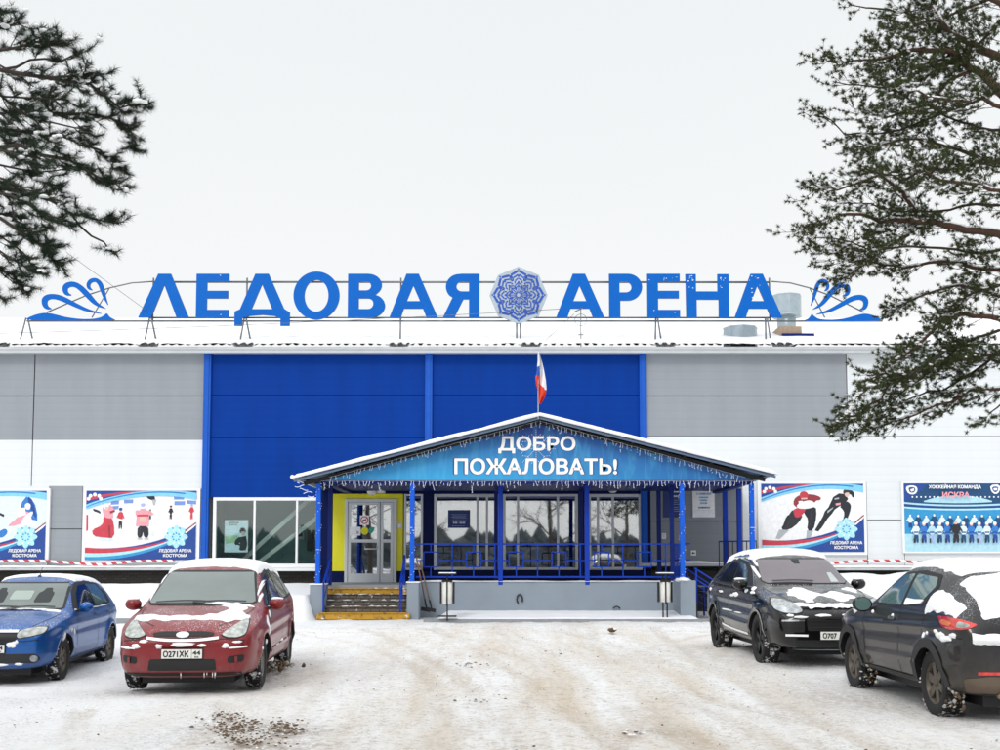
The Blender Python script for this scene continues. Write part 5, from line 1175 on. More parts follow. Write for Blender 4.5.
    def panel(s, kind, poly, m, name, off=.006, res=.05, parent=None, lab=None, sm=0, skirt=.02):
        if sm: poly = rnd(poly, .03*sm)
        P_ = [Vector(p) for p in poly]; bd = []
        for i, p in enumerate(P_):
            q = P_[(i+1) % len(P_)]; k = max(1, int((q-p).length/res+.3))
            for j in range(k): bd.append(p.lerp(q, j/k))
        n = len(bd); xs = [p.x for p in bd]; ys = [p.y for p in bd]; pts = list(bd)
        x = min(xs)+res*.7
        while x < max(xs):
            y = min(ys)+res*.7
            while y < max(ys):
                pts.append(Vector((x, y))); y += res
            x += res
        r = geometry.delaunay_2d_cdt(pts, [], [list(range(n))], 1, 1e-5)
        v3 = []; nn = []; used = sorted({i for f in r[2] for i in f}); rm = {u: i for i, u in enumerate(used)}
        for u in used: p = r[0][u]; c, nr = s.cast(kind, p.x, p.y); v3.append(c+nr*off); nn.append(nr)
        faces = [tuple(rm[i] for i in f) for f in r[2]]
        cnt = {}
        for f in faces:
            for i in range(len(f)): e = (f[i], f[(i+1) % len(f)]); cnt[frozenset(e)] = cnt.get(frozenset(e), []) + [e]
        b0 = len(v3); mp = {}
        for k_, es in list(cnt.items()):
            if len(es) == 1:
                for v in es[0]:
                    if v not in mp: mp[v] = len(v3); v3.append(v3[v]-nn[v]*(off+skirt))
                a_, b_ = es[0]; faces.append((a_, b_, mp[b_], mp[a_]))
        mb = MB(); mb.add(v3, faces, m, True); me = mb.mesh(name, True)
        bm = bmesh.new(); bm.from_mesh(me)
        for e in bm.edges:
            if len(e.link_faces) == 2 and e.calc_face_angle(0) > R(45): e.smooth = False
        bm.to_mesh(me); bm.free()
        o = link(me, name, parent or s.t, True)
        if lab: o['label'] = lab
        return o
    def strip(s, kind, pts, w, m, name, off=.004, parent=None, sm=2, join_=None):
        if sm: pts = smooth(pts, sm, False)
        P_ = [Vector(pts[0])]
        for a, b in zip(pts[:-1], pts[1:]):
            a, b = Vector(a), Vector(b); k = max(1, int((b-a).length/.05)); P_ += [a.lerp(b, j/k) for j in range(1, k+1)]
        vs = []
        for i, p in enumerate(P_):
            d = (P_[min(i+1, len(P_)-1)]-P_[max(i-1, 0)]); d = d.normalized() if d.length else Vector((1, 0)); n = Vector((-d.y, d.x))*w/2
            for q in (p+n, p-n): c, nr = s.cast(kind, q.x, q.y); vs.append(c+nr*off)
        mb = join_ if join_ is not None else MB(); mb.add(vs, [(2*i, 2*i+1, 2*i+3, 2*i+2) for i in range(len(P_)-1)], m, True)
        return None if join_ is not None else mb.build(name, parent or s.t, True)
    def snowfield(s, kind, a0, a1, b0, b1, f, name='snow_cover', step=.022, tmax=.03, k=.25, parent=None):
        na, nb = int((a1-a0)/step), int((b1-b0)/step); idx = {}; vs = []; fs = []; val = {}
        for i in range(na+1):
            for j in range(nb+1):
                a, b = a0+(a1-a0)*i/na, b0+(b1-b0)*j/nb; v = f(a, b); val[i, j] = v
        for i in range(na):
            for j in range(nb):
                c = [(i, j), (i+1, j), (i+1, j+1), (i, j+1)]
                if max(val[q] for q in c) <= 0: continue
                pts_ok = True; ids = []
                for q in c:
                    if q not in idx:
                        a, b = a0+(a1-a0)*q[0]/na, b0+(b1-b0)*q[1]/nb; p, n = s.cast(kind, a, b); h = max(-.008, min(tmax, val[q]*k)); h += .004*noise.noise(Vector((a*9, b*9, 3))) if h > 0 else 0
                        idx[q] = len(vs); vs.append(p+n*h)
                    ids.append(idx[q])
                # skip faces torn across a depth jump
                if max((vs[ids[x]]-vs[ids[x-1]]).length for x in range(4)) > .16: continue
                fs.append(ids)
        mb = MB(); mb.add(vs, fs, 'snow', True); return mb.build(name, parent or s.t, True, fixn=False)
    def wheel(s, x, y, r, w, rimr, spokes, rimm, side, twin=False):
        mb = MB(); sg = side; pr = [(rimr*.97, -.42*w), (rimr*1.03, -.48*w), (r*.90, -.52*w), (r*.975, -.47*w), (r, -.38*w), (r*1.003, 0), (r, .38*w), (r*.975, .47*w), (r*.90, .52*w), (rimr*1.03, .48*w), (rimr*.97, .42*w)]
        mb.lathe([pr[i] for i in (0, 1, 2, 3)], 'tyre_side', 1, 40); mb.lathe([pr[i] for i in (7, 8, 9, 10)], 'tyre_side', 1, 40); mb.lathe(pr[3:8], 'tyre', 1, 40)
        for q in range(40):       # tread blocks
            a = 2*PI*q/40
            for yy in (-.3, .05, .33):
                c = Vector((math.cos(a+yy*.1)*r, yy*w, math.sin(a+yy*.1)*r)); tdir = Vector((-math.sin(a), 0, math.cos(a)))
                mb.bar(c-tdir*.017, c+tdir*.017, .055, .012, 'tyre', c.normalized())
        o = mb.build('wheel', s.t, True); o.location = (x, y, r-.012); tyre = o
        mb = MB(); yo = sg*w*.36; yi = sg*w*.05
        mb.lathe([(rimr*1.0, yo+sg*.02), (rimr*1.0, yo), (rimr*.93, yo-sg*.012), (rimr*.90, yi), (rimr*.9, -sg*w*.3)], rimm, 1, 40); mb.lathe([(rimr*.9, yi-sg*.03), (.001, yi-sg*.03)], 'black', 1, 24)
        for q in range(spokes):
            a0 = 2*PI*q/spokes+.3
            for da in ((-.13, .13) if twin else (0,)):
                a = a0; wd = .05 if twin else .085
                p0 = Vector((math.cos(a)*rimr*.16, yo-sg*.012, math.sin(a)*rimr*.16)); p1 = Vector((math.cos(a+da)*rimr*.94, yo-sg*.004, math.sin(a+da)*rimr*.94)); d = (p1-p0).normalized(); nrm = d.cross(Vector((0, 1, 0)))
                v = [p0+nrm*wd*.45, p1+nrm*wd*.5, p1-nrm*wd*.5, p0-nrm*wd*.45]; v2 = [c-Vector((0, sg*.035, 0)) for c in v]
                mb.add(v+v2, [(0, 1, 2, 3), (4, 7, 6, 5), (0, 4, 5, 1), (1, 5, 6, 2), (2, 6, 7, 3), (3, 7, 4, 0)], rimm)
        mb.lathe([(.001, yo+sg*.004), (rimr*.17, yo), (rimr*.2, yo-sg*.03)], rimm, 1, 16)
        c = mb.mesh('rim'); o2 = bpy.data.objects.new('rim', c); C.objects.link(o2); o2.parent = tyre
        mb = MB()
        rr = random.Random(int(x*100+y*10))      # slush packed on the tread, low and inboard
        for q in range(70):
            a = rr.uniform(0, 2*PI); mb.blob((math.cos(a)*r*.992, rr.uniform(-.48, .48)*w, math.sin(a)*r*.992), (rr.uniform(.005, .02), rr.uniform(.008, .03), rr.uniform(.005, .02)), rr.choice(['snow_dirty', 'slush', 'slush', 'mud']), 1, 3, .9, q)
        c = mb.mesh('slush'); o3 = bpy.data.objects.new('packed_slush', c); o3['kind'] = 'stuff'; C.objects.link(o3); o3.parent = tyre
        return tyre
    def mirror(s, x, side, z, hw, sz=(.09, .115, .085), m=None, glass=False, snow=True):
        mb = MB(); y = side*(hw+.10); bm_c = (x, y, z)
        mb.blob(bm_c, sz, m or s.paint, 3, 1, .0); 
        for i, v in enumerate(mb.v):
            if v[0] < x-sz[0]*.45: mb.v[i] = (x-sz[0]*.45, v[1], v[2])
        mb.bar((x, side*(hw-.10), z-.06), (x, y-side*.02, z-.05), .07, .035, 'black'); o = mb.build('mirror', s.t, True)
        g = MB(); n = 18; g.add([(x-sz[0]*.47, y+sz[1]*.80*math.cos(2*PI*i/n), z+sz[2]*.8*math.sin(2*PI*i/n)) for i in range(n)], [tuple(range(n))], 'glass_lite'); g.build('mirror_glass', o, True)
        if snow: q = MB(); q.blob((x, y, z+sz[2]*.82), (sz[0]*.7, sz[1]*.8, .022), 'snow', 2, 2, .3, 2); q.build('mirror_snow', o, True)
        return o
    def blobs(s, kind, spots, name='snow_patch', m='snow', seed=0, t=.014):
        mb = MB()
        for i, (a, b, ra, rb) in enumerate(spots):
            n = 16; c = []; p0, n0 = s.cast(kind, a, b); ctr = len(mb.v); ring = []
            vs = [p0+n0*t]
            for rr_, h in ((.55, t*.9), (.85, t*.5), (1.05, -.004)):
                for j in range(n):
                    u = 2*PI*j/n; k = rr_*(1+.45*noise.noise(Vector((math.cos(u)*1.6+i*3.3+seed, math.sin(u)*1.6, i)))); p, nn = s.cast(kind, a+ra*k*math.cos(u), b+rb*k*math.sin(u))
                    if (p-p0).length > 3*max(ra, rb)+.02: p, nn = p0, n0
                    vs.append(p+nn*h)
            fs = [(0, 1+j, 1+(j+1) % n) for j in range(n)]+[(1+q*n+j, 1+(q+1)*n+j, 1+(q+1)*n+(j+1) % n, 1+q*n+(j+1) % n) for q in range(2) for j in range(n)]
            mb.add(vs, fs, m, True)
        o = mb.build(name, s.t, True); o['kind'] = 'stuff'; return o
    def plate(s, kind, y, z, text, tail='44', w=.52, h=.112):
        p, n = s.cast(kind, y, z); sg = 1 if kind == 'F' else -1; x = p.x+sg*.02
        mb = MB(); mb.box(x-.008*sg, x+.006*sg, y-w/2-.008, y+w/2+.008, z-h/2-.008, z+h/2+.008, 'black'); o = mb.build('number_plate', s.t, True); bevel(o, .004)
        mb = MB(); mb.box(x+.006*sg, x+.009*sg, y-w/2, y+w/2, z-h/2, z+h/2, 'plate'); ms = [mb.mesh('a')]
        rot = Matrix.Rotation(PI/2*sg, 4, 'Z') @ FACE
        for tx, dx, hh, dz in ((text, -.075, .072, -.036), (tail, .19, .05, -.012), ('RUS', .19, .018, -.045)):
            if not tx: continue
            tm = text_mesh(tx, hh, 'black', .05, .0008, sx=1.0); wd = max(v.co.x for v in tm.vertices)-min(v.co.x for v in tm.vertices)
            tw = {0: .33, 1: .10, 2: .05}[(tx == tail)+2*(tx == 'RUS')]; tw *= (.66 if tx == 'О707' else 1); dx -= (.045 if tx == 'О707' else 0); tm.transform(Matrix.Scale(tw/wd, 4, (1, 0, 0)))
            tm.transform(Matrix.Translation((x+.0105*sg, y+dx*sg, z+dz)) @ rot); ms.append(tm)
        mb = MB(); mb.box(x+.009*sg, x+.0105*sg, y+.125*sg-.002, y+.125*sg+.002, z-h/2, z+h/2, 'black'); ms.append(mb.mesh('b'))
        link(join(ms, 'plate_face'), 'plate_face', o, True)
        return o
def place(wx, wy, wz, head, xo, yo):
    """root location so that local point (xo, yo, 0) lands on the world contact point, heading angle head"""
    c, s = math.cos(head), math.sin(head); return (wx-(c*xo-s*yo), wy-(s*xo+c*yo), wz)

# ---------------------------------------------------------------- red people carrier
g = ground_at(263, 683); H = R(-90+4.0)
red = Car('parked_car', 'dark red people carrier with snow on bonnet and roof, facing the camera', place(g.x, g.y, gz(g.x, g.y)-.01, H, 1.425, .86), H, [
 (-2.40, .35, .70, .6, .70, .95, .48, 1.10, 1.12, 0), (-2.34, .24, .86, .6, .84, 1.03, .58, 1.30, 1.36, 0), (-2.05, .20, .92, .6, .88, 1.05, .60, 1.46, 1.53, 0),
 (-1.42, .19, .94, .6, .90, 1.04, .63, 1.55, 1.61, 0), (-.7, .18, .94, .6, .91, 1.02, .65, 1.59, 1.655, 0), (0, .18, .94, .6, .91, 1.0, .66, 1.59, 1.655, 0), (.38, .18, .94, .6, .91, .99, .675, 1.54, 1.60, .05),
 (.72, .18, .94, .6, .915, .98, .72, 1.34, 1.385, .09), (1.08, .18, .94, .6, .92, .96, .775, 1.10, 1.135, .13), (1.22, .18, .94, .6, .92, .94, .79, 1.025, 1.055, .12), (1.6, .18, .935, .6, .91, .90, .78, .97, 1.01, .08),
 (2.0, .18, .90, .56, .88, .82, .72, .86, .90, .06), (2.22, .19, .83, .52, .81, .72, .64, .76, .80, .06), (2.33, .24, .70, .47, .69, .64, .54, .67, .70, .05), (2.36, .32, .60, .46, .60, .57, .46, .60, .62, .04)], 'car_red', [(1.425, .33), (-1.425, .33)], 0.375, [(.80, .012, -.02), (.47, .010, 0)])
c = red; zc = .98
c.panel('F', [(-.70, 1.055), (.70, 1.055), (.765, 1.09), (.63, 1.50), (.60, 1.515), (-.60, 1.515), (-.63, 1.50), (-.765, 1.09)], 'black', 'screen_surround', .004)
c.panel('F', [(-.70, 1.08), (.70, 1.08), (.735, 1.10), (.605, 1.485), (-.605, 1.485), (-.735, 1.10)], 'ws_red', 'windscreen', .008)
for k in 'LR':
    sd = [(1.02, 1.03), (.62, 1.30), (.30, 1.46), (-.2, 1.53), (-1.1, 1.52), (-1.72, 1.43), (-2.0, 1.24), (-2.05, 1.10), (-1.4, 1.075), (0, 1.04)]
    c.panel(k, sd, 'black', 'window_surround', .004, sm=1)
    c.panel(k, [(.56, 1.06), (.53, 1.27), (.28, 1.42), (-.30, 1.48), (-.30, 1.075)], 'car_glass', 'window', .008, sm=1); c.panel(k, [(-.37, 1.08), (-.37, 1.485), (-1.1, 1.475), (-1.28, 1.10)], 'car_glass', 'window', .008, sm=1)
    c.panel(k, [(-1.36, 1.11), (-1.2, 1.46), (-1.65, 1.39), (-1.9, 1.22), (-1.93, 1.13)], 'car_glass', 'window', .008, sm=1); c.panel(k, [(.90, 1.06), (.60, 1.235), (.62, 1.06)], 'car_glass', 'window', .008)
    j = MB()
    for L in ([(.95, 1.02), (1.0, .8), (.95, .5), (.90, .28)], [(-.34, 1.05), (-.34, .6), (-.34, .28)], [(-1.3, 1.07), (-1.22, .85), (-1.0, .6), (-.95, .40)], [(.9, .28), (-.9, .28)]): c.strip(k, L, .012, 'black', '', .003, join_=j)
    j.build('door_gap', c.t, True)
    c.strip(k, [(1.0, .43), (-.9, .46)], .05, 'car_red', 'side_moulding', .018)
    for x in (-.12, -1.08): c.strip(k, [(x, .93), (x-.20, .93)], .035, 'car_red', 'door_handle', .03)
    s_ = 1 if k == 'L' else -1
    hl = [(.47, .725), (.56, .69), (.70, .685), (.79, .72), (.80, .80), (.785, .90), (.74, .925), (.66, .87), (.55, .79)]
    c.panel('F', [(s_*a, b) for a, b in hl], 'black', 'headlight', .006, .035, sm=1); c.panel('F', [(s_*(.635+(a-.635)*.93), .79+(b-.79)*.9) for a, b in hl], 'lens', 'headlight_lens', .012, .035, sm=1)
    c.panel('F', [(s_*.58, .385), (s_*.77, .40), (s_*.78, .49), (s_*.58, .47)], 'black', 'fog_light_recess', .004, .03, sm=1)
    c.strip('F', [(s_*.68, .40), (s_*.68, .47)], .03, 'car_red', 'recess_divider', .02)
    c.strip('F', [(s_*.60, .575), (s_*.80, .585)], .02, 'snow', 'bumper_snow', .02)
    c.mirror(.93, s_, 1.06, .92)
c.panel('F', [(-.38, .715), (.38, .715), (.40, .755), (.25, .775), (-.25, .775), (-.40, .755)], 'black', 'upper_grille', .006, .03, sm=1)
c.strip('F', [(-.46, .69), (-.2, .665), (.2, .665), (.46, .69)], .03, 'snow', 'bumper_snow', .022)
c.panel('F', [(.085*math.cos(2*PI*i/20), .728+.034*math.sin(2*PI*i/20)) for i in range(20)], 'chrome', 'oval_badge', .022, .04)
c.panel('F', [(-.44, .30), (.44, .30), (.42, .44), (-.42, .44)], 'black', 'lower_grille', .006, .04, sm=1)
c.strip('F', [(-.74, .255), (.74, .255)], .035, 'black', 'lower_lip', .01)
c.plate('F', 0, .505, 'О271ХК')
c.strip('F', [(-.62, 1.075), (-.2, 1.10), (.15, 1.085)], .018, 'black', 'wiper', .03); c.strip('F', [(-.1, 1.075), (.3, 1.095), (.62, 1.08)], .018, 'black', 'wiper', .032)
def hood_lines(c, pts, frontline):
    j = MB()
    for s_ in (-1, 1): c.strip('T', [(x, s_*y) for x, y in pts], .012, 'black', '', .002, join_=j)
    c.strip('F', frontline, .012, 'black', '', .003, join_=j); j.build('bonnet_gap', c.t, True)
hood_lines(red, [(1.24, .76), (1.6, .73), (1.95, .62), (2.15, .42)], [(-.78, .66), (-.45, .69), (0, .695), (.45, .69), (.78, .66)])
def nzv(a, b, s, o=0): return noise.noise(Vector((a*s, b*s, o)))+.5*noise.noise(Vector((a*s*2.3, b*s*2.3, o+4)))
def fr_hood(x, y):
    edge = .16-abs(x-(1.93-.22*y*y+.05*nzv(y, 0, 4)))*1.0; right = .22-abs(y-.50)*1.0-max(0, x-1.85)*.9-max(0, 1.35-x)*.9
    cowl = .10-abs(x-1.27)*1.6 if y > -.1 else -1
    lim = min(.77-abs(y), 2.08-x, x-1.13)*3
    return min(max(edge, right, cowl)+.10*nzv(x, y, 3.5, 2)-.06, lim)
c.snowfield('T', 1.05, 2.15, -.8, .8, fr_hood, 'bonnet_snow', tmax=.025)
def fr_roof(x, y): return min(.66-abs(y)+.03*nzv(x, y, 4), .42-x+.03*nzv(x, y, 6), x+2.1)+.0*x
c.snowfield('T', -2.15, .5, -.72, .72, fr_roof, 'roof_snow', tmax=.042, step=.03, k=.8)
c.blobs('L', [(.98, .93, .05, .05), (1.25, .80, .07, .12), (1.22, .72, .05, .06), (1.36, .58, .03, .03), (-.05, .96, .06, .02), (.86, 1.01, .05, .02), (.2, .45, .18, .02), (-.25, .48, .15, .022), (1.75, .52, .05, .02)], seed=1)
c.blobs('F', [(-.60, .60, .05, .035), (-.72, .58, .04, .02), (.55, .60, .05, .03), (-.3, .60, .05, .03), (.0, .62, .16, .03), (.25, .61, .06, .02), (-.5, .66, .06, .02), (.7, .645, .06, .015), (.74, 1.30, .018, .16), (.78, 1.15, .02, .06), (-.69, 1.42, .02, .10), (-.75, 1.22, .02, .12)], seed=2)
icl = MB(); rr = random.Random(8)
for i in range(6):
    y = rr.choice([rr.uniform(.38, .58), rr.uniform(-.7, .7)]); l = rr.uniform(.03, .12); p, n = c.cast('F', y, .27); icl.tube([p, p-Vector((0, 0, l))], .008, 'snow', .001, 5)
icl.build('icicles', c.t, True)
c.panel('B', [(-.6, 1.12), (.6, 1.12), (.52, 1.42), (-.52, 1.42)], 'car_glass', 'rear_window', .008)
for s_ in (-1, 1): c.panel('B', [(s_*.62, .85), (s_*.8, .85), (s_*.78, 1.15), (s_*.62, 1.1)], 'tail_red', 'tail_light', .01)
c.finish([(1.425, .33), (-1.425, .33)], .375)
for x in (1.425, -1.425):
    for s_ in (1, -1): c.wheel(x, s_*.80, .33, .215, .205, 7, 'rim_silver', s_)
c.t.scale = (1, .95, 1)

# ---------------------------------------------------------------- blue hatchback
g = ground_at(62, 678, -.12); H = R(-90+5)
blue = Car('parked_car', 'blue hatchback at the left photo edge with almost no snow on its bonnet', place(g.x, g.y, -.13, H, 1.295, .82), H, [
 (-1.98, .38, .62, .6, .62, .85, .45, 1.0, 1.02, 0), (-1.93, .26, .78, .6, .78, .93, .55, 1.22, 1.27, 0), (-1.7, .22, .84, .6, .81, .96, .56, 1.36, 1.42, 0), (-1.2, .2, .865, .6, .84, .95, .575, 1.43, 1.48, 0),
 (-.5, .19, .866, .6, .845, .93, .59, 1.46, 1.51, 0), (-.05, .19, .866, .6, .845, .92, .60, 1.445, 1.495, .03), (.28, .19, .866, .6, .845, .915, .62, 1.33, 1.375, .06), (.62, .19, .866, .6, .85, .91, .68, 1.14, 1.175, .09), (.90, .19, .866, .6, .85, .90, .73, .985, 1.01, .10),
 (1.05, .19, .866, .6, .85, .885, .735, .94, .97, .08), (1.5, .19, .85, .6, .83, .85, .70, .885, .92, .06), (1.85, .19, .80, .52, .79, .77, .64, .80, .84, .06), (2.02, .21, .70, .47, .70, .68, .56, .71, .745, .05), (2.075, .29, .60, .45, .60, .60, .48, .63, .65, .03)], 'car_blue', [(1.295, .315), (-1.295, .315)], 0.355, [(.80, .012, -.02), (.42, .008, 0)])
c = blue
c.panel('F', [(-.66, .99), (.66, .99), (.70, 1.02), (.575, 1.40), (-.575, 1.40), (-.70, 1.02)], 'black', 'screen_surround', .004)
c.panel('F', [(-.65, 1.015), (.65, 1.015), (.665, 1.035), (.55, 1.375), (-.55, 1.375), (-.665, 1.035)], 'ws_blue', 'windscreen', .008)
for s_ in (-1, 1):
    c.panel('F', [(s_*.34-.12, 1.10), (s_*.34+.12, 1.10), (s_*.34+.11, 1.24), (s_*.34+.06, 1.26), (s_*.34+.05, 1.31), (s_*.34-.05, 1.31), (s_*.34-.06, 1.26), (s_*.34-.11, 1.24)], 'seat_dark', 'seat_silhouette', .011, sm=1)
c.panel('F', [(-.16, 1.14), (.16, 1.14), (.15, 1.27), (-.15, 1.27)], mat('rear_glow_tone', '#97a59c', .1), 'rear_window_glow', .0105, sm=1)  # pale patch painted on the screen for daylight through the rear window
for k in 'LR':
    s_ = 1 if k == 'L' else -1
    c.panel(k, [(.72, .975), (.30, 1.27), (.0, 1.385), (-.6, 1.40), (-1.15, 1.36), (-1.50, 1.17), (-1.42, 1.02), (-.6, .985)], 'black', 'window_surround', .004, sm=1)
    c.panel(k, [(.50, 1.0), (.22, 1.22), (-.02, 1.335), (-.42, 1.355), (-.42, 1.005)], 'car_glass', 'window', .008, sm=1); c.panel(k, [(-.49, 1.01), (-.49, 1.355), (-1.02, 1.33), (-1.20, 1.22), (-1.20, 1.04)], 'glass_lite', 'window', .008, sm=1)
    j = MB()
    for L in ([(.70, .96), (.74, .7), (.66, .3)], [(-.45, .98), (-.45, .6), (-.45, .3)], [(-1.28, 1.0), (-1.1, .72), (-.95, .52), (-.9, .3)], [(.66, .3), (-.9, .3)]): c.strip(k, L, .012, 'black', '', .003, join_=j)
    j.build('door_gap', c.t, True)
    c.strip(k, [(.62, .84), (-.2, .86), (-1.2, .89)], .015, 'car_blue', 'side_crease', .008)
    for x in (-.24, -1.02): c.strip(k, [(x, .88), (x-.18, .88)], .035, 'car_blue', 'door_handle', .03)
    c.strip(k, [(.9, .24), (-.95, .24)], .07, 'plastic', 'sill_guard', .012)
    hl = [(.40, .66), (.44, .64), (.60, .665), (.74, .70), (.775, .76), (.76, .80), (.60, .80), (.45, .765), (.405, .73)]
    c.panel('F', [(s_*a, b) for a, b in hl], 'black', 'headlight', .006, .035, sm=1); c.panel('F', [(s_*(.585+(a-.585)*.92), .725+(b-.725)*.86) for a, b in hl], 'lens', 'headlight_lens', .012, .035, sm=1)
    c.panel('F', [(s_*.64+.045*math.cos(2*PI*i/14), .365+.045*math.sin(2*PI*i/14)) for i in range(14)], 'lens_dark', 'fog_light', .012, .03)
    c.mirror(.60, s_, 1.02, .85, (.08, .105, .08), snow=False)
c.panel('F', [(-.38, .57), (.38, .57), (.41, .62), (.40, .735), (-.40, .735), (-.41, .62)], 'plastic', 'upper_grille', .006, .03, sm=1); c.strip('F', [(-.42, .74), (0, .745), (.42, .74)], .035, 'chrome', 'grille_bar', .016); c.strip('F', [(-.4, .62), (.4, .62)], .02, 'plastic', 'grille_slat', .014)
c.panel('F', [(-.66, .30), (.66, .30), (.72, .36), (.66, .43), (-.66, .43), (-.72, .36)], 'plastic', 'lower_grille', .006, .04, sm=1)
c.plate('F', 0, .505, 'М418ЕО')
c.blobs('F', [(.34, .56, .06, .05), (.40, .60, .04, .03), (.45, .29, .06, .02), (.2, .28, .1, .02), (-.2, .28, .1, .02)], seed=7)
c.blobs('L', [(1.0, .70, .03, .03), (.86, .66, .03, .05), (.62, .98, .06, .012), (-.45, .985, .3, .008), (-.9, .99, .25, .008), (1.35, .63, .05, .06)], seed=5)
hood_lines(blue, [(1.05, .71), (1.5, .68), (1.85, .56)], [(-.7, .62), (-.44, .60), (.44, .60), (.7, .62)])
def fb_roof(x, y): return min(.57-abs(y)+.03*nzv(x, y, 4), -.10-x+.05*nzv(x, y, 3), x+1.8)+.03*nzv(x, y, 2)
c.snowfield('T', -1.8, .1, -.65, .65, fb_roof, 'roof_snow', tmax=.028, step=.03, k=.5)
def fb_hood(x, y): return min(.05-abs(x-.985)*1.2+.02*nzv(x, y, 6), .68-abs(y))
c.snowfield('T', .8, 1.1, -.75, .75, fb_hood, 'cowl_snow', tmax=.015)
mb = MB(); p, n = c.cast('T', -.15, 0); mb.tube([p, p+Vector((-.12, 0, .14))], .007, 'black', .004, 6); mb.blob(p, (.05, .03, .02), 'black', 2); mb.build('roof_antenna', c.t, True)
c.strip('F', [(-.6, 1.015), (-.2, 1.035), (.1, 1.02)], .018, 'black', 'wiper', .03); c.strip('F', [(-.05, 1.01), (.3, 1.035), (.58, 1.015)], .018, 'black', 'wiper', .032)
c.finish([(1.295, .315), (-1.295, .315)], .355, .27)
for x in (1.295, -1.295):
    for s_ in (1, -1): c.wheel(x, s_*.745, .315, .19, .20, 6, 'rim_grey', s_)

# ---------------------------------------------------------------- black SUV
g = ground_at(759, 660, .09); H = R(-90+1.8)
suv = Car('parked_car', 'glossy black SUV facing the camera with patchy snow on its bonnet', place(g.x, g.y, gz(g.x, g.y)-.02, H, 1.4475, -.885), H, [
 (-2.44, .45, .72, .7, .72, .95, .5, 1.08, 1.10, 0), (-2.40, .32, .90, .7, .88, 1.08, .60, 1.33, 1.38, 0), (-2.1, .27, .97, .7, .92, 1.10, .60, 1.50, 1.56, 0), (-1.45, .25, .99, .7, .93, 1.09, .63, 1.61, 1.67, 0),
 (-.7, .24, .985, .68, .93, 1.07, .66, 1.645, 1.705, 0), (-.1, .24, .985, .68, .93, 1.06, .675, 1.64, 1.70, 0), (.22, .24, .985, .68, .93, 1.055, .69, 1.585, 1.64, .05), (.55, .24, .985, .68, .93, 1.05, .72, 1.39, 1.435, .09), (.92, .24, .985, .68, .935, 1.04, .78, 1.20, 1.225, .12),
 (1.08, .24, .985, .68, .94, 1.02, .80, 1.125, 1.145, .10), (1.45, .24, .99, .68, .95, 1.0, .80, 1.075, 1.09, .08), (1.9, .25, .97, .62, .94, .95, .76, 1.0, 1.01, .06), (2.2, .26, .90, .55, .88, .84, .70, .90, .92, .06), (2.36, .28, .80, .50, .78, .70, .62, .78, .81, .05), (2.41, .36, .70, .5, .70, .64, .55, .68, .70, .03)], 'car_black', [(1.4475, .375), (-1.4475, .375)], 0.415, [(.90, .012, -.02), (.56, .014, -.02)])
c = suv
c.panel('F', [(-.66, 1.175), (.66, 1.175), (.74, 1.215), (.65, 1.57), (-.65, 1.57), (-.74, 1.215)], 'black', 'screen_surround', .004)
c.panel('F', [(-.66, 1.185), (.66, 1.185), (.72, 1.22), (.625, 1.55), (-.625, 1.55), (-.72, 1.22)], 'ws_black', 'windscreen', .008)
c.panel('F', [(-.07, 1.545), (.07, 1.545), (.05, 1.48), (-.05, 1.48)], 'seat_dark', 'mirror_sensor', .011)
c.panel('F', [(.42, 1.20), (.56, 1.20), (.52, 1.34), (.44, 1.34)], mat('paper_pass', '#b9c2c0', .5), 'paper_pass', .0105)
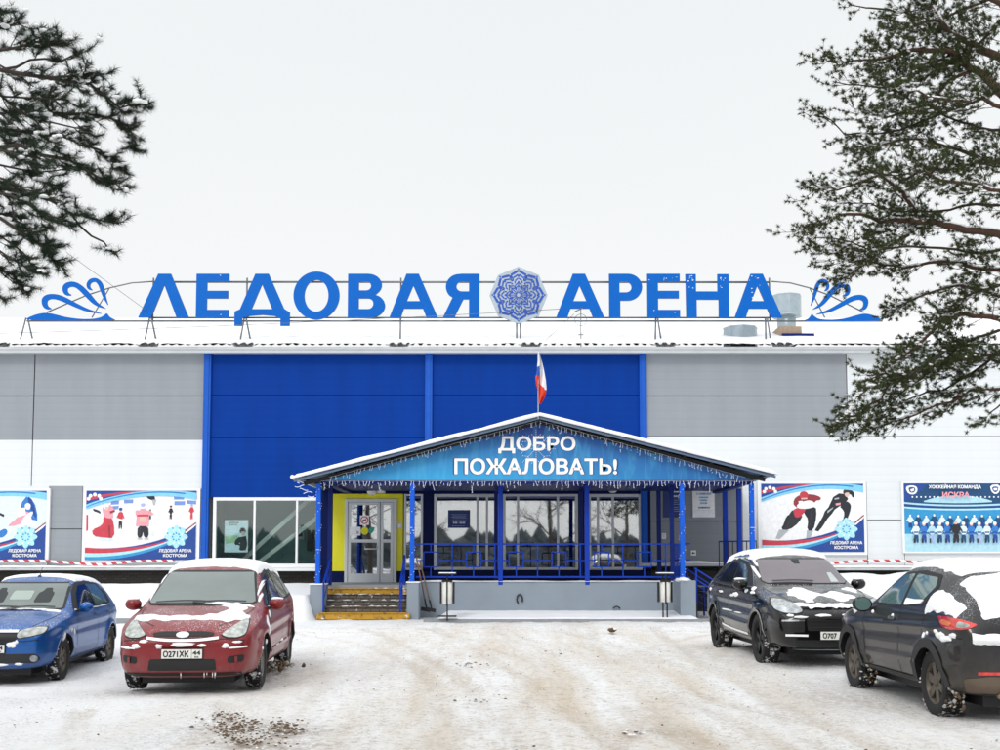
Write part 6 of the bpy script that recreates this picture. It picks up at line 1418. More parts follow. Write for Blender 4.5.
for k in 'LR':
    s_ = 1 if k == 'L' else -1
    W_ = [(.86, 1.12), (.40, 1.40), (.05, 1.53), (-.7, 1.59), (-1.35, 1.56), (-1.85, 1.42), (-2.1, 1.24), (-2.0, 1.15), (-.8, 1.115)]
    c.panel(k, W_, 'chrome', 'window_trim', .003, sm=2); c.panel(k, [(-.45+(a+.45)*.975, 1.33+(b-1.33)*.93) for a, b in W_], 'black', 'window_surround', .006, sm=2)
    c.panel(k, [(.52, 1.15), (.32, 1.34), (.0, 1.46), (-.40, 1.50), (-.40, 1.15)], 'car_glass', 'window', .010, sm=1); c.panel(k, [(-.47, 1.155), (-.47, 1.51), (-1.05, 1.49), (-1.40, 1.30), (-1.40, 1.17)], 'car_glass', 'window', .010, sm=1); c.panel(k, [(-1.48, 1.18), (-1.42, 1.46), (-1.75, 1.39), (-1.95, 1.24)], 'car_glass', 'window', .010, sm=1)
    j = MB()
    for L in ([(.80, 1.08), (.88, .8), (.80, .4)], [(-.43, 1.12), (-.43, .7), (-.43, .36)], [(-1.45, 1.13), (-1.2, .85), (-1.0, .6), (-.95, .36)], [(.8, .36), (-.95, .36)]): c.strip(k, L, .012, 'seam', '', .003, join_=j)
    j.build('door_gap', c.t, True)
    c.strip(k, [(.8, .40), (-.2, .42), (-.9, .46)], .03, 'snow', 'sill_snow', .012); c.strip(k, [(.75, .56), (-.95, .60)], .02, 'car_black', 'side_crease', .012)
    for x in (-.20, -1.08): c.strip(k, [(x, .98), (x-.22, .99)], .04, 'car_black', 'door_handle', .035)
    c.strip(k, [(-.05, 1.62-.02), (-1.4, 1.58)], .03, 'chrome', 'roof_rail', .03)
    for xx in (1.4475, -1.4475): c.strip(k, [(xx+.43*math.cos(u), .37+.43*math.sin(u)) for u in [i*PI/16 for i in range(17)]], .045, 'car_black', 'arch_trim', .014, sm=0)
    hl = [(.50, .795), (.60, .77), (.80, .78), (.895, .83), (.915, .92), (.86, .995), (.72, .98), (.58, .91), (.50, .85)]
    c.panel('F', [(s_*a, b) for a, b in hl], 'black', 'headlight', .006, .035, sm=1); c.panel('F', [(s_*(.71+(a-.71)*.94), .88+(b-.88)*.9) for a, b in hl], 'lens_dark', 'headlight_lens', .012, .035, sm=1)
    for (a, b) in ((.70, .885), (.80, .915)): c.panel('F', [(s_*a+.035*math.cos(2*PI*i/12), b+.035*math.sin(2*PI*i/12)) for i in range(12)], 'lens', 'lamp_unit', .016, .03)
    c.panel('F', [(s_*.50, .52), (s_*.80, .52), (s_*.84, .69), (s_*.50, .71)], 'black', 'side_air_intake', .006, .04, sm=1)
    c.strip('F', [(s_*.50, .69), (s_*.82, .68)], .022, 'chrome', 'daytime_light_bar', .014); c.strip('F', [(s_*.52, .61), (s_*.8, .61)], .014, 'plastic', 'intake_slat', .02); c.strip('F', [(s_*.45, .475), (s_*.78, .48)], .03, 'snow', 'bumper_snow', .016)
    c.mirror(.66, s_, 1.17, .935, (.10, .13, .09))
c.panel('F', [(-.45, .54), (.45, .54), (.47, .72), (.40, .745), (-.40, .745), (-.47, .72)], 'black', 'upper_grille', .006, .04, sm=1)
for z in (.59, .64, .69): c.strip('F', [(-.43, z), (.43, z)], .016, 'plastic', 'grille_slat', .018)
c.panel('F', [(-.62, .30), (.62, .30), (.66, .41), (-.66, .41)], 'black', 'lower_grille', .006, .04, sm=1); c.strip('F', [(-.6, .275), (.6, .275)], .025, 'galv', 'skid_plate', .015)
c.plate('F', 0, .475, 'О707')
c.strip('F', [(-.58, 1.20), (-.2, 1.215), (.1, 1.20)], .018, 'black', 'wiper', .03)
hood_lines(suv, [(1.1, .77), (1.5, .76), (1.9, .68), (2.2, .52)], [(-.85, .765), (-.5, .765), (.5, .765), (.85, .765)])
def fs_hood(x, y):
    a = .30-abs(y+.30)*1.0-abs(x-1.75)*.5; b = .26-abs(y-.22)*1.0-abs(x-1.85)*.6; d = .14-abs(y-.62)-abs(x-1.4)*.6
    return min(max(a, b, d)+.16*nzv(x, y, 3.0, 9)-.03, 2.16-x, (.74-abs(y))*2, (x-1.2)*2)
c.snowfield('T', 1.1, 2.3, -.85, .85, fs_hood, 'bonnet_snow', tmax=.022)
def fs_edge(x, y): return min(.05-abs(x-2.27+.10*y*y*2)+.05*nzv(y, x, 7, 3), .6-abs(y))
c.snowfield('T', 2.05, 2.36, -.7, .7, fs_edge, 'bonnet_edge_snow', tmax=.015)
def fs_roof(x, y): return min(.66-abs(y)+.03*nzv(x, y, 4), .24-x+.03*nzv(x, y, 6), x+1.75)
c.snowfield('T', -1.8, .35, -.72, .72, fs_roof, 'roof_snow', tmax=.05, step=.03, k=.8)
c.blobs('R', [(.62, 1.06, .10, .035), (.0, .985, .20, .035), (-.25, .96, .16, .022), (-1.05, 1.0, .16, .02), (.30, .70, .25, .012), (-.5, .71, .4, .014), (1.0, 1.04, .12, .02), (-1.9, 1.02, .08, .03), (.92, 1.10, .08, .03)], seed=3, t=.018)
c.blobs('F', [(-.55, .735, .1, .02), (-.2, .76, .12, .02), (.2, .77, .12, .015), (-.70, .76, .05, .02), (-.72, 1.35, .02, .12), (-.66, 1.5, .02, .08)], seed=4)
c.finish([(1.4475, .375), (-1.4475, .375)], .415, .32)
for x in (1.4475, -1.4475):
    for s_ in (1, -1): c.wheel(x, s_*.83, .375, .28, .27, 5, 'rim_dark', s_, True)
c.t.scale = (1, .93, 1.02)

# ---------------------------------------------------------------- charcoal crossover seen from behind
g = ground_at(934, 713.5); H = R(90+1.0)
jk = Car('parked_car', 'dirty charcoal crossover seen from behind, its rear window buried in snow', place(g.x, g.y, gz(g.x, g.y)-.01, H, -1.265, .86), H, [
 (-2.03, .38, .55, .55, .55, .72, .42, .80, .82, 0), (-1.99, .30, .74, .55, .74, .84, .55, .95, .98, .02), (-1.90, .25, .83, .6, .82, .98, .58, 1.12, 1.16, .03), (-1.72, .23, .88, .62, .84, 1.04, .56, 1.27, 1.32, .08), (-1.45, .22, .895, .62, .85, 1.06, .55, 1.40, 1.455, .10), (-1.15, .22, .89, .62, .84, 1.05, .56, 1.48, 1.535, .05),
 (-.6, .22, .88, .6, .83, 1.03, .58, 1.54, 1.58, 0), (-.1, .22, .88, .6, .83, 1.02, .59, 1.53, 1.575, 0), (.2, .22, .88, .6, .83, 1.01, .60, 1.46, 1.51, .04), (.5, .22, .88, .6, .835, 1.01, .66, 1.28, 1.32, .08), (.78, .22, .88, .6, .84, 1.01, .72, 1.10, 1.13, .10), (.92, .22, .885, .6, .85, 1.0, .74, 1.05, 1.07, .1),
 (1.3, .22, .89, .6, .86, .98, .74, 1.02, 1.04, .08), (1.75, .22, .86, .55, .83, .90, .68, .93, .96, .06), (2.02, .24, .74, .5, .73, .74, .58, .78, .80, .05), (2.08, .32, .6, .5, .6, .66, .5, .68, .7, .03)], 'car_char', [(1.265, .335), (-1.265, .335)], 0.375, [(.86, .014, -.03), (.50, .012, -.02)])
c = jk
for k in 'LR':
    s_ = 1 if k == 'L' else -1
    W_ = [(.72, 1.06), (.38, 1.28), (.08, 1.445), (-.5, 1.475), (-.95, 1.43), (-1.06, 1.30), (-.90, 1.10), (0, 1.055)]
    c.panel(k, W_, 'black', 'window_surround', .004, sm=1)
    c.panel(k, [(.55, 1.085), (.27, 1.30), (.04, 1.41), (-.27, 1.435), (-.27, 1.08)], 'glass_lite', 'window', .009, sm=1); c.panel(k, [(-.35, 1.085), (-.35, 1.435), (-.90, 1.40), (-.98, 1.30), (-.80, 1.12)], 'glass_lite', 'window', .009, sm=1)
    c.panel(k, [(-.36, 1.085), (-.82, 1.12), (-.86, 1.16), (-.6, 1.155), (-.36, 1.165)], 'snow', 'window_snow', .014, sm=1)
    j = MB()
    for L in ([(.78, 1.04), (.84, .8), (.74, .5), (.72, .33)], [(-.31, 1.06), (-.31, .7), (-.33, .33)], [(-1.0, 1.10), (-1.05, .9), (-.9, .62), (-.84, .33)], [(.72, .33), (-.84, .33)]): c.strip(k, L, .013, 'black', '', .003, join_=j)
    j.build('door_gap', c.t, True)
    c.strip(k, [(-.03, .93), (-.20, .93)], .04, 'chrome', 'door_handle', .03)
    for xx in (1.265, -1.265):
        arc_ = [(xx+.40*math.cos(u), .335+.40*math.sin(u)) for u in [i*PI/16 for i in range(17)]]; c.strip(k, arc_, .09, 'plastic', 'arch_trim', .018, sm=0)
    c.strip(k, [(.85, .28), (-.85, .28)], .12, 'plastic', 'sill_guard', .014)
    c.mirror(.62, s_, 1.06, .85, (.085, .125, .095), 'car_black', snow=False)
    tl = [(-1.62, .97), (-1.30, 1.05), (-1.25, 1.0), (-1.45, .90), (-1.62, .875), (-1.85, .87), (-1.86, .97)]
    c.panel(k, [(-1.42, 1.02), (-1.65, 1.02), (-1.86, 1.0), (-1.95, .96), (-1.94, .91), (-1.75, .90), (-1.55, .925)], 'tail_red', 'tail_light', .012, .03, sm=1)
    c.panel(k, [(-1.84, .985), (-1.93, .955), (-1.93, .92), (-1.84, .925)], 'lens', 'reversing_lens', .017, .03, sm=1)
    c.panel(k, [(-1.50, .96), (-1.60, .935), (-1.74, .93), (-1.74, .97), (-1.56, .995)], 'amber', 'indicator_lens', .017, .03, sm=1)
    c.panel('B', [(s_*.48, .475), (s_*.70, .475), (s_*.70, .505), (s_*.48, .505)], 'tail_red', 'reflector', .012, .03)
c.panel('B', [(-.58, 1.08), (.58, 1.08), (.56, 1.2), (.46, 1.42), (-.46, 1.42), (-.56, 1.2)], 'car_glass', 'rear_window', .008, .05, sm=1)
c.panel('B', [(-.76, .30), (.76, .30), (.80, .43), (.60, .46), (-.60, .46), (-.80, .43)], mat('skid_brown', '#5b4d40', .6, var=.3, vs=6), 'rear_skid_panel', .012, .05, sm=1)
c.panel('B', [(-.30, .62), (.30, .62), (.32, .78), (-.32, .78)], 'black', 'plate_recess', .004, .05)
c.plate('B', 0, .70, 'К305МН'); c.strip('B', [(-.3, .84), (.3, .84)], .04, 'chrome', 'tailgate_trim', .02)
c.strip('B', [(-.3, 1.50), (.3, 1.50)], .03, 'tail_red', 'high_brake_light', .03)
def fj_roof(x, y): return min(.53-abs(y)+.03*nzv(x, y, 4), .12-x+.04*nzv(x, y, 6), x+1.27)
c.snowfield('T', -1.5, .2, -.66, .66, fj_roof, 'roof_snow', tmax=.045, step=.03, k=.8)
def fj_tail(x, y): return min(x+1.955, -1.34-x, .62-abs(y)+.04*nzv(x, y, 5), 1)+.05*nzv(x, y, 4)-.02
c.snowfield('T', -2.0, -1.28, -.74, .74, fj_tail, 'tailgate_snow', tmax=.04, step=.022, k=.8)
def fj_haunch(x, y): return min(.085-abs(abs(y)-.765)*1.3+.035*nzv(x, y, 5), x+1.78, -1.0-x)+.0
for sgn in (1, -1): c.snowfield('T', -1.88, -.9, min(sgn*.66, sgn*.86), max(sgn*.66, sgn*.86), fj_haunch, 'haunch_snow', tmax=.035, step=.02, k=.6)
def fj_bump(y, z): return min(.055-abs(z-.82)+.02*nzv(y, z, 7), .74-abs(y))
c.snowfield('B', -.8, .8, .70, .90, fj_bump, 'bumper_snow', tmax=.05, step=.02, k=1.2)
def fj_hood(x, y): return min(.66-abs(y)+.05*nzv(x, y, 3), 1.8-x, x-1.0)
c.snowfield('T', .95, 1.85, -.75, .75, fj_hood, 'bonnet_snow', tmax=.03, step=.03)
c.blobs('L', [(-1.5, .83, .09, .04), (-1.62, .80, .12, .03), (-1.42, .86, .05, .02), (-1.1, .80, .03, .03), (1.15, .98, .10, .05), (-1.75, .84, .06, .03), (-1.2, .83, .02, .02), (.55, .97, .03, .02), (-.1, .95, .03, .03), (-1.3, 1.08, .12, .02)], seed=13, t=.018)
mb = MB(); p, n = c.cast('T', -1.1, 0); mb.tube([p, p+Vector((-.10, 0, .22))], .007, 'black', .004, 6); mb.build('roof_antenna', c.t, True)
mb = MB(); rr = random.Random(3)
for i in range(80):
    a = rr.random(); x = .92-.30*a if i < 45 else (-1.62-.1*a); mb.blob((x+rr.gauss(0, .05), .80+rr.gauss(0, .03), rr.uniform(.12, .36)), (rr.uniform(.006, .022),)*3, rr.choice(['mud', 'slush', 'mud']), 1, 2.5, .9, i)
mb.build('mud_lumps', c.t, True)['kind'] = 'stuff'
mb = MB(); mb.tube([(-1.9, .45, .27), (-2.03, .45, .26)], .035, 'rust', n=14); mb.build('exhaust_pipe', c.t, True)
c.finish([(1.265, .335), (-1.265, .335)], .375, .28)
for x in (1.265, -1.265):
    for s_ in (1, -1): c.wheel(x, s_*.76, .335, .215, .225, 6, 'rim_grey', s_, False)
c.t.scale = (1, 1, 1.03)
# slush heap beneath the red car's rear wheel
mb = MB(); p = ground_at(275, 668)
for i in range(110): mb.blob((p.x+rr.gauss(0, .12), p.y+rr.gauss(0, .3), rr.uniform(0, .08)), (rr.uniform(.01, .04),)*3, rr.choice(['mud', 'slush', 'mud']), 1, 2.5, .8, i)
tag(mb.build('slush_heap', kind='stuff'), 'small heap of brown slush behind the front wheel of the red car', 'slush')
# ================================================================== PINES
class Pine:
    def __init__(s, seed, nlen, nwid, nn, dens):
        s.r = random.Random(seed); s.wood = MB(); s.tips = []; s.snow = []; s.nlen = nlen; s.nwid = nwid; s.nn = nn; s.dens = dens; s.round = False
    def wiggle(s, pts, k, amp):
        P_ = [Vector(p) for p in pts]
        for _ in range(k):
            q = [P_[0]]
            for a, b in zip(P_[:-1], P_[1:]):
                l = (b-a).length; q += [(a+b)/2+Vector((s.r.gauss(0, 1), s.r.gauss(0, 1), s.r.gauss(0, 1)))*l*amp, b]
            P_ = q
        return P_
    def at(s, P_, t):
        u = t*(len(P_)-1); i = min(int(u), len(P_)-2); return P_[i].lerp(P_[i+1], u-i), (P_[i+1]-P_[i]).normalized()
    def twig(s, p, d, L, m):
        e = p+d*L+Vector((0, 0, L*(.18 if not s.round else s.r.uniform(-.3, .3)))); mid = p.lerp(e, .5)-Vector((0, 0, L*.06)); s.wood.tube([p, mid, e], .004, 'twig', .002, 3, False)
        d1 = (e-mid).normalized(); s.tips.append((e, d1, 1.0))
        if not s.round or s.r.random() < .35: s.tips.append((mid.lerp(e, .45), d1, .8))
        if s.r.random() < (.12 if s.round else .7): s.tips.append((mid, (mid-p).normalized(), .6))
    def branch(s, P_, r0, r1, m, t0=.25, blen=1.0, step=.16, tw=.22, fan=1.0):
        s.wood.tube(P_, r0, m, r1, 7, False)
        L = sum((b-a).length for a, b in zip(P_[:-1], P_[1:])); t = t0; side = 1
        while t < 1.0:
            p, d = s.at(P_, t); side = -side
            if t < .82 and noise.noise(p*(1.15 if s.round else 2.6)+Vector((4, 0, 0))) < (-.20 if s.round else -.24): t += step/L*.8; continue
            up = Vector((0, 0, 1)); lat = d.cross(up); lat = lat.normalized() if lat.length > .1 else Vector((1, 0, 0))
            dd = (d*s.r.uniform(.5, 1.0)+lat*side*s.r.uniform(.3, 1.0)*fan+up*s.r.uniform(-.45, .35)).normalized(); bl = blen*(1.0-.55*t)*s.r.uniform(.5, 1.2)
            q = s.wiggle([p, p+dd*bl*.5-up*bl*.06, p+dd*bl+up*bl*s.r.uniform(-.05, .22)], 1, .07); s.wood.tube(q, max(.006, r1*.7), 'twig', .003, 4, False)
            k = max(2, int(bl/s.dens))
            for i in range(k):
                a, b = s.at(q, .18+.82*(i+s.r.random()*.6)/k if k else 1); l2 = b.cross(up); l2 = l2.normalized() if l2.length > .1 else Vector((0, 1, 0))
                s.twig(a, (b*.8+l2*s.r.choice((-1, 1))*s.r.uniform(.3, .9)+up*s.r.uniform(-.25, .5)).normalized(), tw*s.r.uniform(.5, 1.1), m)
            s.tips.append((q[-1], (q[-1]-q[-2]).normalized(), 1.1)); s.snow.append((q[len(q)//2], bl)); t += step/L*s.r.uniform(.7, 1.3)
        s.tips.append((P_[-1], (P_[-1]-P_[-2]).normalized(), 1.2))
    def needles(s, m, name, parent):
        T = len(s.tips); n = s.nn; rs = np.random.RandomState(5)
        P_ = np.array([t[0][:] for t in s.tips]); D = np.array([t[1][:] for t in s.tips]); S_ = np.array([t[2] for t in s.tips])
        a = np.cross(D, np.array([.3, .2, 1.0])); a /= np.linalg.norm(a, axis=1, keepdims=True)+1e-9; b = np.cross(D, a)
        ph = rs.uniform(0, 2*PI, (T, n)); th = rs.uniform(.15, 2.0 if s.round else 1.6, (T, n)); ln = s.nlen*rs.uniform(.65, 1.15, (T, n))*S_[:, None]; along = rs.uniform(-1.0, .1, (T, n))*s.nlen*((.45 if s.round else .85))
        dirs = (np.cos(th)[..., None]*D[:, None]+np.sin(th)[..., None]*(np.cos(ph)[..., None]*a[:, None]+np.sin(ph)[..., None]*b[:, None]))
        base_ = P_[:, None]+along[..., None]*D[:, None]; tip = base_+dirs*ln[..., None]; tip[..., 2] -= .0
        rnd = rs.normal(size=(T, n, 3)); w = np.cross(dirs, rnd); w /= np.linalg.norm(w, axis=2, keepdims=True)+1e-9; w *= s.nwid/2
        v = np.stack([base_-w, base_+w, tip], 2).reshape(-1, 3); nf = T*n
        me = bpy.data.meshes.new(name); me.vertices.add(nf*3); me.vertices.foreach_set('co', v.ravel()); me.loops.add(nf*3); me.loops.foreach_set('vertex_index', np.arange(nf*3, dtype=np.int32))
        me.polygons.add(nf); me.polygons.foreach_set('loop_start', np.arange(0, nf*3, 3, dtype=np.int32)); me.polygons.foreach_set('loop_total', np.full(nf, 3, dtype=np.int32)); me.materials.append(M[m]); me.update(calc_edges=True); me.validate()
        return link(me, name, parent)
def dp(px, py, Y): return at(px, py, Y)
# ---- right pine
Y_ = 17.5; pt = Pine(11, .068, .0090, 36, .070); pt.round = True; tx = 9.9
tr = thing('pine_tree', 'large pine at the right photo edge with reddish limbs reaching over the roof', 'tree', (tx, Y_+.2, 0))
mb = MB(); trunk = [Vector((tx+.15*math.sin(z*.6), Y_+.2+.1*math.cos(z*.8), z)) for z in [0, .5, 1.5, 3, 4.5, 6, 7.5, 9, 10.5, 12, 13.5, 15]]
mb.tube(trunk, .27, 'bark', .06, 14); mb.build('trunk', tr)
limbs = [([(1075, 150), (1000, 92), (976, 70), (952, 52), (912, 50), (870, 60), (822, 58)], 0, .10, 1.1), ([(1080, 120), (1000, 57), (964, 40), (940, 21), (924, 0), (905, -30)], .8, .10, 1.1),
         ([(940, 21), (905, 12), (870, 8), (850, 5)], .6, .03, .9), ([(952, 52), (915, 75), (880, 88), (835, 82)], -.2, .03, .9), ([(976, 70), (930, 105), (885, 118), (856, 110)], .5, .035, .8),
         ([(1080, 260), (1000, 234), (959, 228), (917, 222), (880, 222), (835, 215), (806, 228)], -.5, .09, 1.0), ([(959, 228), (918, 214), (903, 192), (880, 175), (838, 190), (815, 190)], -.2, .05, .9),
         ([(1085, 180), (1020, 165), (960, 150), (900, 140), (855, 150)], 1.2, .06, 1.1), ([(917, 222), (890, 245), (850, 262), (826, 250)], -.4, .035, .9), ([(1080, 300), (1000, 270), (950, 262), (905, 268), (868, 262), (840, 280)], .8, .05, .9),
         ([(1080, 345), (1000, 319), (965, 313), (946, 316), (917, 345), (885, 368), (856, 398), (848, 415)], -.6, .06, .75), ([(1080, 370), (1000, 354), (972, 359), (935, 366), (892, 380), (860, 410), (838, 428)], -.1, .055, .8),
         ([(1080, 395), (1010, 385), (970, 390), (925, 410), (885, 425), (860, 430)], .4, .04, .6), ([(1090, 60), (1020, 20), (975, -10), (930, -40)], -.7, .09, 1.2), ([(1090, 210), (1040, 200), (990, 190), (940, 180), (905, 165)], -1.4, .06, 1.2),
         ([(1080, 330), (1010, 300), (960, 285), (910, 300), (890, 312)], 1.0, .04, .55), ([(1080, 420), (1030, 400), (1000, 405), (985, 420)], -.3, .03, .5), ([(1090, 100), (1010, 110), (950, 100), (900, 88)], -1.5, .06, 1.2), ([(1075, 10), (1000, -5), (940, 20), (890, 30)], 1.5, .05, 1.1),
         ([(1000, 90), (950, 110), (900, 130), (845, 135), (815, 110)], .9, .03, .9), ([(1000, 160), (950, 170), (900, 180), (860, 165)], -.9, .03, .9), ([(1000, 205), (950, 210), (880, 208), (830, 200)], .7, .03, .9), ([(1000, 250), (940, 248), (880, 250), (815, 238)], -1.1, .03, .9),
         ([(1000, 130), (960, 122), (910, 100), (870, 70)], 1.3, .03, .9), ([(1000, 285), (960, 300), (930, 330), (900, 350)], .5, .03, .6), ([(1010, 345), (960, 380), (920, 395), (870, 415)], 1.0, .03, .7), ([(1010, 365), (950, 345), (910, 375), (870, 380)], -.9, .03, .7), ([(1000, 20), (960, 60), (920, 70), (870, 42)], .3, .03, 1.0), ([(1000, 330), (960, 345), (920, 380), (890, 405)], .2, .03, .7)]
M['twig'] = mat('twig', '#33291f', .9, var=.4)
for px, dy, r0, bl in limbs:
    n = len(px); P_ = [dp(a, b, Y_+dy*(i/(n-1)) + .2*(1-i/(n-1))) for i, (a, b) in enumerate(px)]
    if px[0][0] > 1060: P_ = [Vector((tx, Y_+.2, max(1, P_[0].z-.5)))]+P_[1:]
    P_ = pt.wiggle(P_, 2, .045); r0 *= .88; pt.branch(P_, r0, .008, 'bark' if r0 > .03 else 'twig', t0=.14 if px[0][0] > 1060 else .03, blen=bl*(.9 if px[0][1] < 330 else 1.15), step=.095)
    pt.limb_pts = getattr(pt, 'limb_pts', [])+[(P_, r0)]
# unseen side of the crown, kept light
for k in range(16):
    a = R(-80+160*k/15); z = 4.5+9.5*((k*7) % 16)/16; L = 3.2*(1.25-z/16); p0 = Vector((tx, Y_+.2, z)); e = p0+Vector((math.cos(a)*L, math.sin(a)*L, .5)); pt.branch(pt.wiggle([p0, p0.lerp(e, .5), e], 1, .06), .05, .012, 'bark', .35, .9, .35)
for k in range(12):
    a = R(100+160*k/11); z = 11+3.6*k/12; L = 2.6*(1.3-z/17); p0 = Vector((tx, Y_+.2, z)); e = p0+Vector((math.cos(a)*L, math.sin(a)*L, .6)); pt.branch(pt.wiggle([p0, p0.lerp(e, .5), e], 1, .06), .05, .012, 'bark', .3, .9, .3)
pt.wood.build('branch', tr, fixn=False); pt.needles('needle', 'crown', tr)
mb = MB(); rr = random.Random(2)
for P_, r0 in pt.limb_pts:
    for t in [i/60 for i in range(60)]:
        p, d = pt.at(P_, t)
        if noise.noise(p*1.6) > -.3 and r0 > .03: r = r0*(1-t)+.012*t; mb.blob((p.x, p.y, p.z+r*.9), (.07, r*.7, .022), 'snow', 1, 2, .3, int(t*60))
for (p, bl) in pt.snow:
    if rr.random() < .55: mb.blob((p.x+rr.gauss(0, .04), p.y, p.z+.015), (rr.uniform(.03, .09), rr.uniform(.02, .05), rr.uniform(.010, .022)), 'snow', 1, 2, .4, int(p.x*100))
for q in pt.tips:
    if rr.random() < .035: mb.blob((q[0].x, q[0].y, q[0].z+.01), (rr.uniform(.02, .05), .03, .014), 'snow', 1, 2, .4, 3)
mb.build('branch_snow', tr, kind='stuff')
# ---- left pine
Y2 = 10.2; pl = Pine(21, .080, .0040, 46, .092); tx2 = -7.0
t2 = thing('pine_tree', 'dense dark pine branches with snow clumps at the top left edge', 'tree', (tx2, Y2, 0)); mb = MB()
mb.tube([Vector((tx2+.1*math.sin(z), Y2, z)) for z in (0, 1, 2, 3.5, 5, 6.5, 8, 9.5)], .2, 'bark_grey', .05, 12); mb.build('trunk', t2)
L2 = [([(-240, 110), (-100, 85), (0, 70), (50, 78), (90, 84), (120, 108), (143, 102)], 0), ([(-240, 60), (-80, 30), (-20, 28), (20, 22)], .3), ([(-240, 60), (-60, 60), (0, 50), (35, 42), (58, 42)], -.3), ([(50, 78), (80, 76), (104, 74)], -.1), ([(-240, 160), (-60, 112), (40, 113), (90, 114), (128, 126), (136, 146)], .25),
      ([(-240, 190), (-60, 150), (20, 145), (70, 160), (100, 178), (112, 184)], -.25), ([(-240, 220), (-60, 190), (0, 188), (50, 200), (85, 216), (112, 222)], .1), ([(50, 200), (80, 226), (104, 242), (110, 250)], .2), ([(-240, 250), (-60, 215), (0, 218), (35, 240), (58, 262)], -.2),
      ([(-240, 300), (-60, 260), (-15, 262), (14, 275), (22, 288)], .2), ([(-240, 140), (-70, 120), (0, 128), (60, 135), (100, 150), (120, 168)], .5), ([(-60, 150), (0, 165), (40, 172), (70, 168)], .6), ([(-100, 85), (-20, 92), (30, 98), (70, 100)], -.5), ([(-60, 215), (-10, 230), (20, 250), (40, 272)], .5), ([(-60, 260), (-20, 275), (0, 296)], -.3), ([(-240, 90), (-100, 10), (-40, 0), (0, 12)], -.1), ([(-60, 100), (0, 110), (50, 122), (90, 130)], .1), ([(-60, 180), (10, 195), (45, 215), (70, 222)], -.5), ([(-100, 140), (0, 150), (40, 158)], -.8), ([(-100, 60), (0, 95), (35, 120), (60, 150)], -.4), ([(-100, 180), (-10, 210), (30, 228), (50, 245)], .4), ([(-100, 120), (0, 135), (30, 165), (62, 190)], .3),
      ([(-80, 40), (-10, 60), (25, 80), (45, 100)], .4), ([(-80, 230), (-20, 240), (10, 258), (30, 270)], -.6), ([(-80, 90), (-10, 105), (20, 130), (30, 160)], .8), ([(-80, 200), (-10, 175), (25, 190), (40, 215)], -.9), ([(0, 70), (30, 60), (60, 62), (80, 52)], .1), ([(-80, 160), (-20, 180), (10, 200), (20, 230)], .1)]
for px, dy in L2:
    n = len(px); P_ = [dp(a, b, Y2+dy) for a, b in px]
    if px[0][0] == -240: P_[0] = Vector((tx2, Y2, P_[0].z-.3))
    P_ = pl.wiggle(P_, 1, .04); pl.branch(P_, .028 if px[0][0] < -200 else .014, .006, 'bark_grey', t0=.35 if px[0][0] < -50 else .1, blen=.32, step=.095, tw=.13)
for k in range(14):
    a = R(100+160*k/13); z = 3+5.5*k/14; e = Vector((tx2+math.cos(a)*2.2, Y2+math.sin(a)*2.2, z+.5)); p0 = Vector((tx2, Y2, z)); pl.branch(pl.wiggle([p0, p0.lerp(e, .5), e], 1, .05), .03, .006, 'bark_grey', .4, .45, .3, .15)
pl.wood.build('branch', t2, fixn=False); pl.needles('needle_dark', 'crown', t2)
mb = MB()
for q in pl.tips:
    if rr.random() < .11 and q[0].x > -5.6: 
        for _ in range(2): mb.blob((q[0].x+rr.gauss(0, .02), q[0].y+rr.gauss(0, .02), q[0].z+.012), (rr.uniform(.02, .055), rr.uniform(.02, .04), rr.uniform(.012, .026)), 'snow', 1, 2, .5, int(q[0].z*90))
mb.build('branch_snow', t2, kind='stuff')
M['haze_wood'] = mat('haze_wood', '#3f464b', .9, var=.3, vs=.3)
# ---- wood across the road behind the photographer (seen in glass and paint)
mb = MB(); rr = random.Random(9)
for i in range(320):
    x = rr.uniform(-130, 130); y = -55-rr.random()*25; h = rr.uniform(3.2, 4.8); r = rr.uniform(2.0, 3.6); n = 7; vs = []; fs = []
    for k in range(6):
        for j in range(n): a = 2*PI*j/n+k; q = r*(1-(k/6)**2)*rr.uniform(.7, 1.15); vs.append((x+q*math.cos(a), y+q*math.sin(a), .5+h*k/6+rr.uniform(-.3, .3)))
    vs.append((x, y, h+.8)); fs = [(k*n+j, k*n+(j+1) % n, (k+1)*n+(j+1) % n, (k+1)*n+j) for k in range(5) for j in range(n)]+[(5*n+j, 5*n+(j+1) % n, 6*n) for j in range(n)]
    mb.add(vs, fs, 'haze_wood', False)
o = mb.build('distant_wood', kind='stuff', fixn=False); o['label'] = 'dark wood across the road, reflected in the porch windows'; o['category'] = 'wood'
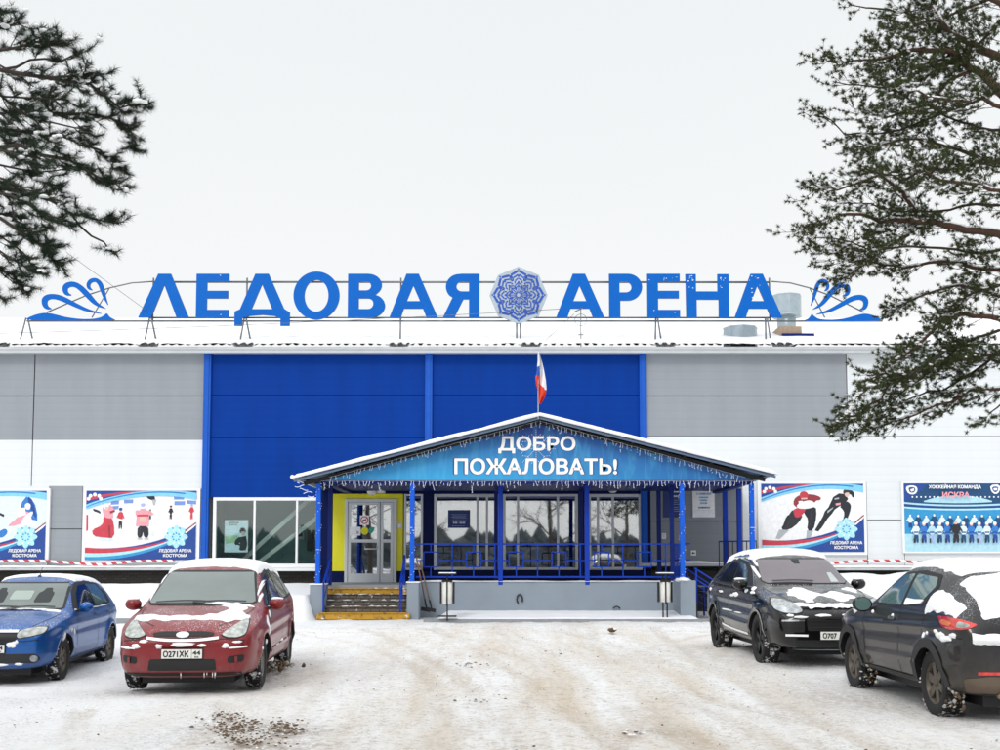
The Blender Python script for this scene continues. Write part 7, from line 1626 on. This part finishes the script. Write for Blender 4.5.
for i, (x, y) in enumerate(((3.5, -9), (9.5, -14), (-8, -16))):   # bare trees reflected in the glass
    t = thing('bare_tree', ['bare tree reflected in the middle porch window', 'bare tree reflected toward the right porch window', 'bare tree standing behind the photographer on the left'][i], 'tree', (x, y, 0), 0, 'bare trees behind the photographer'); wd = MB(); rb = random.Random(i)
    tk = MB(); tk.tube([(x, y, 0), (x+.1, y, 3), (x, y+.1, 7), (x+.1, y, 10)], .2, 'bark_grey', .05, 8); tk.build('trunk', t)
    def rec(p, d, L, r, lv):
        e = p+d*L; m_ = p.lerp(e, .5)+Vector((rb.gauss(0, .06), rb.gauss(0, .06), 0))*L; wd.tube([p, m_, e], r, 'bark_grey', r*.6, 4, False)
        if lv:
            for _ in range(3): rec(e if rb.random() < .5 else m_, (d+Vector((rb.gauss(0, .6), rb.gauss(0, .6), rb.gauss(.1, .4)))).normalized(), L*rb.uniform(.55, .8), r*.6, lv-1)
    for k in range(9): rec(Vector((x, y, 2.5+k*.8)), Vector((math.cos(k*2.4), math.sin(k*2.4), .5)).normalized(), 2.0, .07, 4)
    wd.build('crown', t, fixn=False)

# ================================================================== SKY, SUN, CAMERA
w = bpy.data.worlds.new('World'); bpy.context.scene.world = w; w.use_nodes = True; nt = w.node_tree; nt.nodes.clear()
out = nd(nt, 'ShaderNodeOutputWorld'); add = nd(nt, 'ShaderNodeAddShader'); b1 = nd(nt, 'ShaderNodeBackground'); b2 = nd(nt, 'ShaderNodeBackground')
sk = nd(nt, 'ShaderNodeTexSky', sky_type='NISHITA'); sk.sun_disc = False; sk.sun_elevation = R(38); sk.sun_rotation = R(200); sk.dust_density = 4; sk.air_density = 1
hs = nd(nt, 'ShaderNodeHueSaturation'); hs.inputs['Saturation'].default_value = .25; nt.links.new(sk.outputs[0], hs.inputs['Color']); nt.links.new(hs.outputs[0], b1.inputs[0]); b1.inputs[1].default_value = .012
tc = nd(nt, 'ShaderNodeTexCoord'); sp = nd(nt, 'ShaderNodeSeparateXYZ'); nt.links.new(tc.outputs['Generated'], sp.inputs[0])
cl = ramp(nt, sp.outputs[2], .0, .5, (.865, .87, .865), (.76, .79, .805))
for n_ in nt.nodes:
    if n_.type == 'VALTORGB': e_ = n_.color_ramp.elements.new(1.0); e_.color = (1.85, 1.9, 1.95, 1)
mp = nd(nt, 'ShaderNodeMapping'); mp.inputs['Scale'].default_value = (1, 1, 3); nt.links.new(tc.outputs['Generated'], mp.inputs['Vector'])
cl = mixc(nt, ramp(nt, nz(nt, 1.4, 4, .5, vec=mp.outputs[0]), .3, .8, (0,)*3, (.35,)*3), cl, (.87, .875, .87))
nt.links.new(cl, b2.inputs[0]); b2.inputs[1].default_value = 1.07
nt.links.new(b1.outputs[0], add.inputs[0]); nt.links.new(b2.outputs[0], add.inputs[1]); nt.links.new(add.outputs[0], out.inputs[0])
sl = bpy.data.lights.new('sun', 'SUN'); sl.energy = 1.1; sl.angle = R(14); sl.color = (1, .975, .94); so = bpy.data.objects.new('sun', sl); C.objects.link(so); so.location = (0, 0, 30)
az = R(200); el = R(38); sd_ = Vector((math.sin(az)*math.cos(el), math.cos(az)*math.cos(el), math.sin(el))); so.rotation_euler = sd_.to_track_quat('Z', 'Y').to_euler()
cam = bpy.data.cameras.new('camera'); co = bpy.data.objects.new('camera', cam); C.objects.link(co); bpy.context.scene.camera = co
cam.sensor_width = 36; cam.lens = 36*F/1000; cam.clip_end = 3000; cam.shift_y = (CYP-375)/1000.0
co.location = (0, 0, E); co.rotation_euler = (PI/2+PIT, 0, 0)
sc = bpy.context.scene; sc.view_settings.view_transform = 'Standard'; sc.view_settings.look = 'None'; sc.view_settings.exposure = 0; sc.view_settings.gamma = 1
sc.cycles.max_bounces = 8; sc.cycles.transparent_max_bounces = 12; sc.cycles.use_denoising = True
